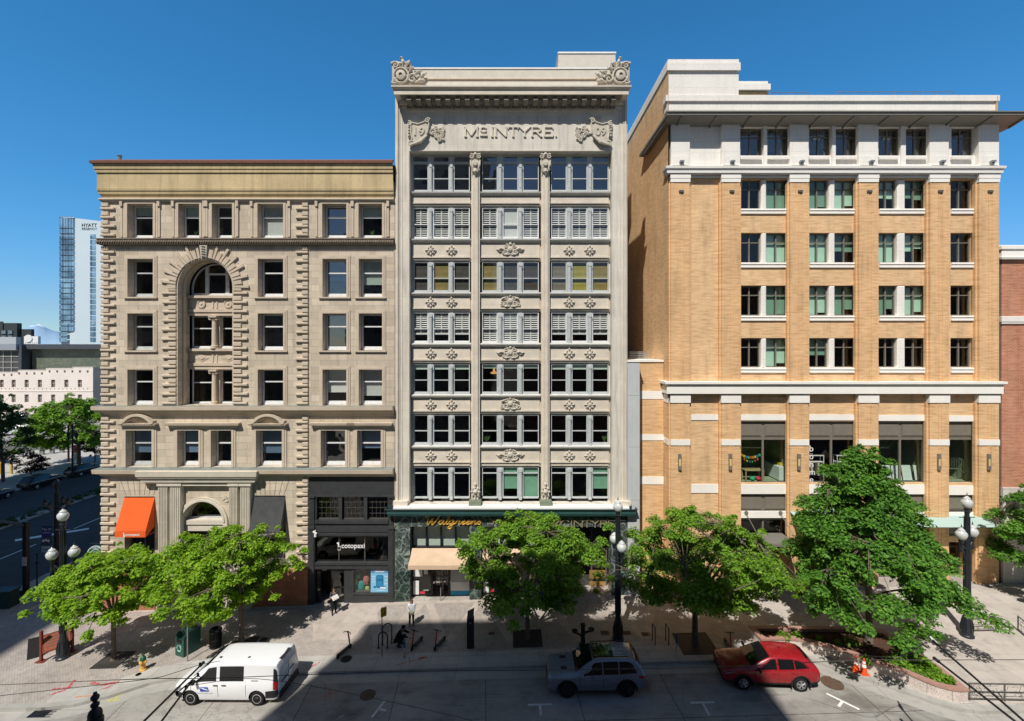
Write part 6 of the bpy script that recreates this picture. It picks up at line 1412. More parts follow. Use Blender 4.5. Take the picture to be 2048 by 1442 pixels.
for k in range(nr):
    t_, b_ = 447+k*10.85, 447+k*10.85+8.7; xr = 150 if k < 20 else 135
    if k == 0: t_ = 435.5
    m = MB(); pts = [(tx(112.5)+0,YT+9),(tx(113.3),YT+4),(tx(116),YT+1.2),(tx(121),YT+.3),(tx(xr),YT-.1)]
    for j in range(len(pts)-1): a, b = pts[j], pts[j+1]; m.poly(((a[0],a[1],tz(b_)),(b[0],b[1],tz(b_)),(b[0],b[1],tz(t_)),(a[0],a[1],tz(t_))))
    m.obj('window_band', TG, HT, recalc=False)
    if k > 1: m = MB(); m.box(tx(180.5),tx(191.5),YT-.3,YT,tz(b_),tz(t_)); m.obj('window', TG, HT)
m = MB(); m.extr([(tx(111.5),YT+9,tz(434)),(tx(112.5),YT+3,tz(434)),(tx(116),YT+.6,tz(434)),(tx(150),YT-.6,tz(436)),(tx(150),YT-.6,tz(434.6)),(tx(116),YT+.6,tz(432.4)),(tx(112.5),YT+3,tz(432.2)),(tx(111.5),YT+9,tz(432.2))], (0,.4,0)); m.obj('parapet', TW, HT)
m = MB(); text(m, 'HYATT', tx(164), tx(194), tz(453.5), tz(447), YT-.1, .08, 0, .01); text(m, 'REGENCY', tx(164), tx(194), tz(460), tz(455.3), YT-.1, .08, 0, .0); m.obj('name_sign', BLACKP, HT)
# convention hall with glass front
YC = 200.0
CH = thing('glass_hall', 'long low hall with dark roof beam and greenish glass with painted reflections', 'building', (X(90,YC),YC,0))
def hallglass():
    t = NT('hall_glass_painted_reflections'); w = t.coord(True); n = t.noise(w, .35, 6, .7, stretch=(.5,1.6,1)); br = t.n('ShaderNodeTexBrick'); br.offset = 0
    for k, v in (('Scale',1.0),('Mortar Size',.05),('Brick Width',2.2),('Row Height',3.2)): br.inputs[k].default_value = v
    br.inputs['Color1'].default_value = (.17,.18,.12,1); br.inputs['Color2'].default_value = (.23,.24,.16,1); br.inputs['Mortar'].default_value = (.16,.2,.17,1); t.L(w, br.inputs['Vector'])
    x = t.mix(t.ramp(n, [(.42,(0,)*3),(.5,(.8,)*3),(.56,(.15,)*3),(.64,(.9,)*3)]), br.outputs['Color'], (.09,.12,.11)); return t.bsdf(x, .2, .5)  # noise paints reflection patterns into the glass colour
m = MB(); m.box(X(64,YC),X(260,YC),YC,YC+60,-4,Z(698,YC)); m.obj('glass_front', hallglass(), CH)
m = MB(); m.box(X(-60,YC),X(57,YC),YC-4,YC+4,-4,Z(700,YC)); m.obj('wall', plain('hall_grey', (.09,.09,.085), .5), CH)
m = MB()
for k in range(12): x = X(57,YC)-k*3.9; m.box(x-.16,x+.16,YC-4.3,YC-4,0,Z(700,YC))
for k in range(4): z = Z(700,YC)-k*2.75-.3; m.box(X(-60,YC),X(57,YC),YC-4.25,YC-4.01,z-.16,z+.16)
m.obj('mullions', plain('hall_mullion', (.42,.42,.38), .5), CH)
m = MB(); m.box(X(58,YC),X(64,YC),YC-5,YC-1,-4,Z(690,YC)); m.box(X(64.3,YC),X(260,YC),YC-3,YC+60,Z(698,YC),Z(688.5,YC)); m.obj('roof_beam', plain('slate_metal', (.075,.085,.10), .5), CH)
m = MB(); m.box(X(-60,YC),X(57.5,YC),YC-6,YC+4,Z(699.5,YC),Z(688,YC)); m.obj('roof', plain('pale_roof_edge', (.30,.33,.37), .6), CH)
m = MB(); y_ = YC+20; m.box(X(48,y_),X(76,y_),y_,y_+1.5,Z(688,y_),Z(672.5,y_)); m.lathe([(2.0,-.4),(2.0,0)], (X(57.5,y_),y_,Z(677,y_)), 16, 'y')
for k in range(6): m.box(X(50+k*4.4,y_),X(52+k*4.4,y_),y_-.15,y_,Z(686,y_),Z(683,y_))
m.obj('roof_plant', WHITEP, CH)
# dark slab far left
YD = 270.0; DB = thing('dark_block', 'dark grey stepped block at the far left skyline', 'building', (X(10,YD),YD,0)); DKM = plain('dark_panel', (.045,.055,.055), .6, var=.1, scale=.05)
m = MB(); m.box(X(-80,YD),X(34,YD),YD,YD+3,0,Z(646,YD)); m.box(X(34,YD)+.01,X(56,YD),YD+2,YD+4,0,Z(658,YD)); m.box(X(-80,YD),X(7,YD),YD-.5,YD-.02,0,Z(643,YD)); m.obj('wall', DKM, DB)
for r in range(2):
    for k in range(3): m = MB(); a = -8+k*13; m.box(X(a,YD),X(a+8,YD),YD-.6,YD-.51 if a < 0 else YD-.03,Z(668+r*10,YD),Z(661+r*10,YD)); m.obj('window', plain('pale_pane', (.16,.21,.26), .2), DB)
m = MB(); m.box(X(-80,YD-20),X(32,YD-20),YD-20,YD-17,0,Z(674,YD-20)); m.obj('podium', plain('podium_grey', (.45,.48,.5), .7), DB)
# white painted warehouse
YW_ = 97.0; WB = thing('white_warehouse', 'pinkish white stepped painted warehouse with small dark windows', 'building', (X(90,YW_),YW_,-2))
WM = plain('flaking_white_paint', (.78,.70,.64), .85, .15, var=.09, scale=.25); WM2 = plain('warehouse_side', (.50,.42,.36), .85, .15, var=.12, scale=.3)
xr = X(186,YW_); steps = [(-160,-60,750),(-60,36,745),(36,92,741),(92,145,737.5),(145,186,735)]
ws = []
for px in (-53,-27,3,27,53,79.5,106,132.5,159.5): ws.append((X(px-4,YW_),X(px+4.3,YW_),Z(774.5,YW_),Z(759.5,YW_)))
for px in (-53,-27,3,27,53,79.5,106,132.5,159.5): ws.append((X(px-4,YW_),X(px+4.3,YW_),Z(804.5,YW_),Z(789,YW_)))
for px in (-27,3,53,79.5,106,132.5): ws.append((X(px-4,YW_),X(px+4.3,YW_),Z(829.5,YW_),Z(817,YW_)))
m = MB()
m.wall(X(-160,YW_), xr, -4, Z(751,YW_), YW_, ws, .5)
for i, (a, b, t) in enumerate(steps): m.poly(((X(a,YW_),YW_,Z(751,YW_)),(X(b,YW_),YW_,Z(751,YW_)),(X(b,YW_),YW_,Z(t,YW_)),(X(a,YW_),YW_,Z(t,YW_)))); m.box(X(a,YW_),X(b,YW_)-.05,YW_-.08,YW_+1,Z(t,YW_),Z(t-1,YW_))
m.box(X(-160,YW_),xr,YW_-.1,YW_-.004,Z(783,YW_),Z(781,YW_)); m.cur = 1; m.poly(((xr,YW_,-4),(xr,YW_+60,-4),(xr,YW_+60,Z(735,YW_)),(xr,YW_,Z(735,YW_)))); m.obj('wall', [WM, WM2], WB, recalc=False)
for a, b, c, d in ws:
    m = MB(); m.box(a,b,YW_+.35,YW_+.45,c,d); m.cur = 1; m.box(a,b,YW_+.30,YW_+.34,(c+d)/2-.06,(c+d)/2+.06); m.box((a+b)/2-.05,(a+b)/2+.05,YW_+.31,YW_+.339,c,d); m.obj('window', [FRAMED, WM2], WB)
vn = MB(); 
for k in range(12): x = X(8+k*15.2,YW_); z = Z(749 if k < 2 else 746 if k < 6 else 742,YW_); vn.box(x-.25,x+.25,YW_-.02,YW_+.1,z-.4,z+.2)
for k in range(26): x = X(-30+k*8.2,YW_); vn.lathe([(.12,-.06),(.12,0)], (x,YW_,Z(777.5,YW_)), 6, 'y')
vn.obj('anchor_plates', FRAMED, WB)
# ================================================================ trees
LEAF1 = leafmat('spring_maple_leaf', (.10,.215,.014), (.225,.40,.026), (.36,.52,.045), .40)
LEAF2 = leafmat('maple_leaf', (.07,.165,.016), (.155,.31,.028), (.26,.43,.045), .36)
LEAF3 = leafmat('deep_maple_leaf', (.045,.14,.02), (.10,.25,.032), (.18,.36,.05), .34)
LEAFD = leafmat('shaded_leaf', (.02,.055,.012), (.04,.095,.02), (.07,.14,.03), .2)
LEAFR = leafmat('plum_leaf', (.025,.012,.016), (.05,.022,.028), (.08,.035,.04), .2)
def leaves(centres, radii, per, size, seed, flat=.5, up=.75):
    r = np.random.default_rng(seed); C = []; N = []
    pers = per if hasattr(per, '__len__') else [per]*len(centres)
    for c, rad, pr in zip(centres, radii, pers):
        n = max(3, int(pr*r.uniform(.75, 1.25)))
        d = r.normal(size=(n, 3)); d /= np.linalg.norm(d, axis=1)[:, None]; q = r.uniform(0, 1, n)**.45
        p = d*q[:, None]*rad*np.array([1, 1, flat]); p[:, 2] -= (p[:, 0]**2+p[:, 1]**2)/(rad*2.6)
        C.append(p+np.array(c)); nn = d*.5+np.array([0, 0, up])+r.normal(size=(n, 3))*.33; N.append(nn)
    C = np.vstack(C); N = np.vstack(N); N /= np.linalg.norm(N, axis=1)[:, None]
    n = len(C); t = r.normal(size=(n, 3)); t -= (t*N).sum(1)[:, None]*N; t /= np.linalg.norm(t, axis=1)[:, None]; b = np.cross(N, t)
    s = size*r.uniform(.55, 1.3, n)[:, None]
    # five-pointed lobed leaf, folded along the midrib: 6 rim points + tip
    shape = [(-.5,0,0),(-.18,.52,.10),(.06,.22,.04),(.55,0,-.06),(.06,-.22,.04),(-.18,-.52,.10)]
    V = np.stack([C+s*(a*t+c*b+e*N) for a, c, e in shape], 1).reshape(-1, 3)
    i = np.arange(n)*6
    F_ = np.stack([i, i+1, i+2, i+3], 1); G_ = np.stack([i, i+3, i+4, i+5], 1)
    return V, np.vstack([F_, G_])
def fast_mesh(name, V, F_, mat, parent):
    me = bpy.data.meshes.new(name); nf = len(F_); k = F_.shape[1]
    me.vertices.add(len(V)); me.vertices.foreach_set('co', V.astype(np.float32).ravel())
    me.loops.add(nf*k); me.loops.foreach_set('vertex_index', F_.astype(np.int32).ravel())
    me.polygons.add(nf); me.polygons.foreach_set('loop_start', np.arange(0, nf*k, k, dtype=np.int32)); me.polygons.foreach_set('loop_total', np.full(nf, k, dtype=np.int32))
    me.materials.append(mat); me.update(); me.validate()
    return link(name, me, parent)
def tree(label, base, cx, cz, rx, ry, rz, seed, mat, nclump=110, per=120, size=.2, trunk=2.4, tr=.16, cr=(.5,.95), prof=None, cat='tree', group=None, dx=0, dy=0, low=-.75, name='street_tree', lean=0, bark=None, leader=0.0, skew=0.0):
    """base (x,y,z); crown centre at height cz above base shifted dx,dy; prof(w) narrows the crown with height w in -1..1"""
    R = random.Random(seed); o = thing(name, label, cat, base, group); bx, by, bz = base
    centre = Vector((bx+dx, by+dy, bz+cz)); ph = [R.uniform(0, 6.28) for _ in range(6)]
    def lobe(a, w): return 1+.17*sin(2*a+ph[0]+w*2)+.15*sin(3*a+ph[1]-w*3)+.12*sin(5*a+ph[2]+5*w)+.07*sin(9*w+ph[3]+a)
    def shell(a, w):
        q = (prof(w) if prof else sqrt(max(0, 1-w*w)))*lobe(a, w); return centre+Vector((rx*q*cos(a)-skew*w, ry*q*sin(a)+skew*.5*w, rz*w))
    top = Vector((bx+lean, by, bz+trunk)); br = MB()
    br.tube([(bx,by,bz-.1),(bx,by,bz+.12),(bx+lean*.4,by,bz+trunk*.5),top], [tr*1.5,tr*1.08,tr*.9,tr*.85], 10)
    limbs = []
    nl = 9 if not leader else 20
    if leader: br.tube([top-Vector((0,0,.1)),Vector((bx+dx*.4,by,bz+trunk+leader*.5)),Vector((bx+dx*.7,by,bz+trunk+leader))], [tr*.85,tr*.55,tr*.15], 8)
    for k in range(nl):
        a = 2*pi*k/nl+R.uniform(-.3,.3); w = R.uniform(-.45,.75) if k < nl-1 else .9
        e = shell(a, w); e = centre+(e-centre)*.82; root = top.lerp(Vector((bx,by,bz)), .04)
        if leader: u_ = (k+.5)/nl; root = top+Vector((dx*.6*u_,0,leader*u_*.92)); e = shell(a*3.1, -.78+1.6*u_); e = centre+(e-centre)*.86
        mid = root.lerp(e, .45)+Vector((R.uniform(-.2,.2),R.uniform(-.2,.2),R.uniform(.1,.5)))
        pts = [root, root.lerp(mid,.5)+Vector((0,0,.1)), mid, mid.lerp(e,.5)+Vector((0,0,R.uniform(0,.25))), e]
        br.tube(pts, [tr*q_*(.55 if leader else 1) for q_ in (.62,.5,.38,.25,.08)], 7); limbs += [(p, tr*.3) for p in pts[1:]]
    cs = []; rs = []
    for k in range(nclump):
        a = R.uniform(0, 2*pi); w = R.uniform(low, 1.0); f = R.uniform(.25, 1)**.5; spray = k % 5 == 0
        if spray: f = R.uniform(1.0, 1.14)
        p = shell(a, w); p = centre+Vector(((p-centre).x*f,(p-centre).y*f,(p-centre).z*(f if f > .7 else 1)))
        cs.append(tuple(p)); rs.append(R.uniform(*cr)*(.8 if w > .7 else 1)*(.62 if spray else 1))
        q, qr = min(limbs, key=lambda t_: (t_[0]-p).length); mid = q.lerp(p, .5)+Vector((0,0,.08))
        br.tube([q, mid, p], [qr*.55, qr*.35, .012], 5)
    br.obj('trunk', bark or BARK, o, smooth=True, angle=70, recalc=False)
    V, F_ = leaves(cs, rs, [per*(r_/((cr[0]+cr[1])/2))**1.6 for r_ in rs], size, seed); fast_mesh('crown', V, F_, mat, o)
    return o
def gp(px, py, c=.15): x, y = G(px, py, c); return (x, y, gz(x)+c)
b1 = gp(227,1320); b2 = gp(483,1289); b3 = gp(1055,1277); b4 = gp(1390,1287)
def dome(w): return sqrt(max(0, 1-((w+.12)/1.12)**2)) if w > -.12 else sqrt(max(0, 1-((w+.12)/.95)**2))**.7
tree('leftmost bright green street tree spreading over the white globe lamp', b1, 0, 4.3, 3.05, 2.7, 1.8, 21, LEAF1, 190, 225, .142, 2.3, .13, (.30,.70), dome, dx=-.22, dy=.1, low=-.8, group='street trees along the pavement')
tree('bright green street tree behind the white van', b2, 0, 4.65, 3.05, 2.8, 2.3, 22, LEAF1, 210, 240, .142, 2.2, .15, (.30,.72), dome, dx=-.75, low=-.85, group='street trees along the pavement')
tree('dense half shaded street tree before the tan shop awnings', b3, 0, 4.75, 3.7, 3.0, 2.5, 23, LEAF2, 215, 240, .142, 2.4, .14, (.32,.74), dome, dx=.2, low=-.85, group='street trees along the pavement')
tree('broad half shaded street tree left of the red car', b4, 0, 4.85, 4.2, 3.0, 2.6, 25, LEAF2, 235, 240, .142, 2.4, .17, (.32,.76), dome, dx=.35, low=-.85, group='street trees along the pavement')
b5 = gp(1738,1283,.6)
def cone(w): return min(1.0, .70*max(.012, 1-w)**.62+.05*sin(w*9))
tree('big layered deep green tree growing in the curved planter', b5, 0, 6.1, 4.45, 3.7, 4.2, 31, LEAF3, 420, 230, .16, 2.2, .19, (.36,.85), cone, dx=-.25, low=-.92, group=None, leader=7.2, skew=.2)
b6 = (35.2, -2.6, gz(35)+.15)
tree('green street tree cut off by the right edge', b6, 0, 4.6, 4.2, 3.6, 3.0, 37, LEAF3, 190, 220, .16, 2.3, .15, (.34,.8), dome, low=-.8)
# tree pits
for (x, y, z), w_, lab in ((b1,1.5,'leftmost bright street tree'),(b2,1.5,'tree behind the white van'),(b3,1.7,'tree before the tan awnings'),(b4,2.0,'tree left of the red car')):
    m = MB(); c = gz(x)+.158; m.xf = Matrix.Translation((x,y,c)) @ Matrix.Rotation(-math.atan(KS),4,'Y')
    for a0,a1,c0,c1 in ((-w_/2,w_/2,-w_/2,-w_/2+.06),(-w_/2,w_/2,w_/2-.06,w_/2),(-w_/2,-w_/2+.06,-w_/2+.06,w_/2-.06),(w_/2-.06,w_/2,-w_/2+.06,w_/2-.06)): m.box(a0,a1,c0,c1,0,.014)
    m.poly(((-w_/2+.06,-w_/2+.06,.003),(w_/2-.06,-w_/2+.06,.003),(w_/2-.06,w_/2-.06,.003),(-w_/2+.06,w_/2-.06,.003)))
    for k in range(1,14):
        u = -w_/2+w_*k/14
        for s0, s1 in ((-w_/2+.06,-.3),(.3,w_/2-.06)): m.box(u-.018,u+.018,s0,s1,.004,.012)
    tag(m.obj('tree_grate', plain('grate_iron', (.05,.045,.04), .7, .3, var=.3)), 'square iron grate round the trunk of the '+lab, 'tree grate')
# trees of the side street
def far(px, py, c=.1): x, y = G(px, py, c); return (x, y, gz(x)+c)
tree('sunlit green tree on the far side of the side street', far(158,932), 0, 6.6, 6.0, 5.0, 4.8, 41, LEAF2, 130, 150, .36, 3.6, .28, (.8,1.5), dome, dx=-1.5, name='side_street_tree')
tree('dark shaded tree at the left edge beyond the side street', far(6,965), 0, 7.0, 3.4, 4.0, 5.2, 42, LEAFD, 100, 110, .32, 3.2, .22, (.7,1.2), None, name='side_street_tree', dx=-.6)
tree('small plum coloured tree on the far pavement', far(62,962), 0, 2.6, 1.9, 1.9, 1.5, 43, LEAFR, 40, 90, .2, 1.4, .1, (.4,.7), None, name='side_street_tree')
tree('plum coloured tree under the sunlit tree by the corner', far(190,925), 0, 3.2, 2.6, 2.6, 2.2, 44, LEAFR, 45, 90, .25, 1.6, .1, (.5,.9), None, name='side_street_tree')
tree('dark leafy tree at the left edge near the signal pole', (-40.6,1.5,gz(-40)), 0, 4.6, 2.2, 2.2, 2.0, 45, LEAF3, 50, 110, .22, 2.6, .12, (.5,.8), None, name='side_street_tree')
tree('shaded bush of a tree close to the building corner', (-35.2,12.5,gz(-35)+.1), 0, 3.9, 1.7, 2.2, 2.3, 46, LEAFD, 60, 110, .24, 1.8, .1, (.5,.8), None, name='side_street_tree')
def ground_cover(name, pts, n, size, mat, seed, label, zoff, h=.35, kind='stuff'):
    """low plants scattered inside the polygon pts"""
    R = random.Random(seed); xs = [p[0] for p in pts]; ys = [p[1] for p in pts]; cs = []; rs = []
    def inside(x, y):
        c = False
        for i in range(len(pts)):
            x1, y1 = pts[i]; x2, y2 = pts[i-1]
            if (y1 > y) != (y2 > y) and x < (x2-x1)*(y-y1)/(y2-y1)+x1: c = not c
        return c
    while len(cs) < n:
        x, y = R.uniform(min(xs), max(xs)), R.uniform(min(ys), max(ys))
        if inside(x, y): cs.append((x, y, gz(x)+zoff+R.uniform(0, h*.6))); rs.append(R.uniform(.5,1)*h)
    V, F_ = leaves(cs, rs, 26, size, seed, .8, .6); o = fast_mesh(name, V, F_, mat, None); return tag(o, label, None if kind else 'shrub', kind=kind)
ground_cover('ground_cover', [(-54.7,9),(-53.3,9),(-53.3,75),(-54.7,75)], 380, .22, LEAFD, 5, 'low dark shrubs growing along the side street median', .2, .5)
# ================================================================ curved planter
OUT = [(1496,1251),(1523,1279),(1565,1277.5),(1600,1279.5),(1624,1285.5),(1672,1297),(1712,1310.5),(1750,1324.5),(1784,1335.5),(1816,1346),(1848,1360),(1873,1370),(1900,1377.5),(1921,1380.5),(1939,1380),(1883,1334),(1808,1287),(1770,1262),(1700,1253)]
PO = [G(px,py,.75) for px,py in OUT]
# keep the front face inside the kerb
CEN = (sum(p[0] for p in PO)/len(PO), sum(p[1] for p in PO)/len(PO))
def inset(pl, d):
    n = len(pl); out = []
    ar = sum(pl[i-1][0]*pl[i][1]-pl[i][0]*pl[i-1][1] for i in range(n)); sgn = 1 if ar > 0 else -1
    for i in range(n):
        a = Vector(pl[i-1]); b = Vector(pl[i]); c = Vector(pl[(i+1)%n]); t1 = (b-a).normalized(); t2 = (c-b).normalized()
        n1 = Vector((-t1.y,t1.x))*sgn; n2 = Vector((-t2.y,t2.x))*sgn; nn = (n1+n2); l = nn.length; k = 1/max(.45, l/2)
        out.append(tuple(b+nn.normalized()*d*min(k,1.8)))
    return out
PI_ = inset(PO, .3); PW = inset(PO, .04); PWI = inset(PO, .26)
PL = thing('curved_planter', 'curved raised planter of pale terrazzo with pink granite coping', 'planter', (CEN[0],CEN[1],0))
def zz(p, c): return (p[0], p[1], gz(p[0])+c)
n = len(PO); m = MB()
for i in range(n):
    j = (i+1)%n; m.poly([zz(PW[i],.13),zz(PW[j],.13),zz(PW[j],.67),zz(PW[i],.67)]); m.poly([zz(PWI[i],.13),zz(PWI[j],.13),zz(PWI[j],.67),zz(PWI[i],.67)])
m.obj('wall', TERRAZ, PL, recalc=False)
m = MB()
for i in range(n):
    j = (i+1)%n
    for a, b, c, d in ((PO[i],PO[j],.67,.76),(PI_[i],PI_[j],.60,.76)): m.poly([zz(a,c),zz(b,c),zz(b,d),zz(a,d)])
    m.poly([zz(PO[i],.76),zz(PO[j],.76),zz(PI_[j],.76),zz(PI_[i],.76)]); m.poly([zz(PO[i],.67),zz(PO[j],.67),zz(PI_[j],.67),zz(PI_[i],.67)])
m.obj('coping', GRANITE, PL, recalc=False)
m = MB()
for i in (4,5,6,8,10,12): a = Vector(PW[i]); b = Vector(PW[i+1]); t_ = (b-a).normalized(); q = a+t_*.1; nn = Vector((-t_.y,t_.x)); p0 = q-nn*.004*1; m.poly([(q.x-t_.x*.008+nn.x*-.006,q.y-t_.y*.008+nn.y*-.006,gz(q.x)+.14),(q.x+t_.x*.008+nn.x*-.006,q.y+t_.y*.008+nn.y*-.006,gz(q.x)+.14),(q.x+t_.x*.008+nn.x*-.006,q.y+t_.y*.008+nn.y*-.006,gz(q.x)+.665),(q.x-t_.x*.008+nn.x*-.006,q.y-t_.y*.008+nn.y*-.006,gz(q.x)+.665)])
m.obj('wall_joints', FRAMED, PL, recalc=False)
m = MB(); m.poly([zz(p,.60) for p in PWI]); m.obj('mulch_bed', MULCH, PL, recalc=False)
gpoly = [G(px,py,.7) for px,py in ((1768,1318),(1800,1312),(1850,1322),(1882,1345),(1905,1364),(1880,1362),(1830,1345))]
LEAFG = leafmat('lime_ground_cover', (.07,.17,.01), (.14,.28,.02), (.22,.38,.04), .3)
ground_cover('ground_cover', gpoly, 210, .17, LEAFG, 8, 'lime green leafy plants filling the tip of the curved planter', .66, .30)
ground_cover('mulch_chips', [G(px,py,.62) for px,py in ((1520,1262),(1690,1262),(1760,1300),(1700,1300),(1620,1282),(1540,1275))], 150, .07, plain('bark_chips', (.13,.07,.05), .95, var=.4), 9, 'reddish bark chips on the planter bed', .60, .05)
for k, (px, py, r_, lab) in enumerate(((1568,1272,.42,'low green shrub in the planter behind the red car'),(1595,1272,.36,'second low shrub in the planter right of the first'),(1641,1277,.22,'tiny yellow green plant on the bark bed'),(1704,1281,.42,'yellow green shrub at the planter edge in sun'),(1676,1284,.2,'small pale plant on the bark mulch'),(1733,1318,.25,'trailing plant over the granite coping near the cones'))):
    x, y = G(px, py, .75); V, F_ = leaves([(x,y,gz(x)+.72)]*3, [r_]*3, 55, .15, 60+k, .8, .6)
    o = fast_mesh('shrub', V, F_, LEAFG if k in (2,3,4) else LEAF2, None); tag(o, lab, 'shrub')
# ================================================================ vehicles
def ring_at(s):
    """cross section of a body station; s = x, zlow, zbelt, ztop, w_low, w_belt, w_top"""
    x, zl, zb, zt, wl, wb, wt = s
    c = min(.07, (zt-zb)*.3+.015); side = []
    side.append((0, zl)); side.append((wl*.7, zl)); side.append((wl*.96, zl+.05)); side.append((wl, zl+.16)); side.append((wb, zl+(zb-zl)*.55)); side.append((wb*.99, zb-.04)); side.append((wb*.965, zb+.01))
    u = zt-c
    side.append((wb*.965+(wt-wb*.965)*.5, zb+.01+(u-zb-.01)*.5)); side.append((wt, u)); side.append((wt-.06, zt-c*.35)); side.append((wt*.72, zt)); side.append((0, zt+.02))
    pts = [(x, y, z) for y, z in side]+[(x, -y, z) for y, z in side[-2:0:-1]]
    return pts
NR = 22
def lerp_station(st, x):
    for a, b in zip(st, st[1:]):
        if a[0] <= x <= b[0]:
            t = (x-a[0])/(b[0]-a[0]) if b[0] > a[0] else 0
            return tuple(p+(q-p)*t for p, q in zip(a, b))
    return st[0] if x < st[0][0] else st[-1]
def side_pt(st, x, t, off=.006, s=-1):
    """point on the glasshouse side, t = 0 belt .. 1 cant rail; s = -1 is the left (-y) flank"""
    q = lerp_station(st, x); _, zl, zb, zt, wl, wb, wt = q; c = min(.07, (zt-zb)*.3+.015); u = zt-c
    if t >= 0: y = wb*.965+(wt-wb*.965)*t; z = zb+.01+(u-zb-.01)*t
    else:
        f = -t; z = zb-.04-(zb-.04-zl-.16)*f; zm = zl+(zb-zl)*.55
        y = wb*.99+(wb*.01)*(zb-.04-z)/max(1e-6, zb-.04-zm) if z > zm else wb+(wl-wb)*(zm-z)/max(1e-6, zm-zl-.16)
    return (x, s*(y+off), z)
def side_poly(m, st, poly, off, s):
    """patch that follows the body surface inside the (x, t) polygon"""
    xs = sorted(p[0] for p in poly); xa, xb = xs[0], xs[-1]; e = 1e-5
    X_ = sorted({*[xa+(xb-xa)*k/8 for k in range(9)], *[p[0] for p in poly], *[q[0] for q in st if xa < q[0] < xb]})
    def span(x):
        x = min(max(x, xa+e), xb-e); ts = []
        for a, b in zip(poly, poly[1:]+poly[:1]):
            if (a[0] <= x < b[0]) or (b[0] <= x < a[0]): ts.append(a[1]+(b[1]-a[1])*(x-a[0])/(b[0]-a[0]))
        return (min(ts), max(ts)) if ts else (0, 0)
    def brk(lo, hi): return [lo+(hi-lo)*k/5 for k in range(6)]
    cols = [[m.pt(side_pt(st, x, t, off, s)) for t in brk(*span(x))] for x in X_]
    for a, b in zip(cols, cols[1:]):
        for k in range(5): m.face((a[k], b[k], b[k+1], a[k+1]))
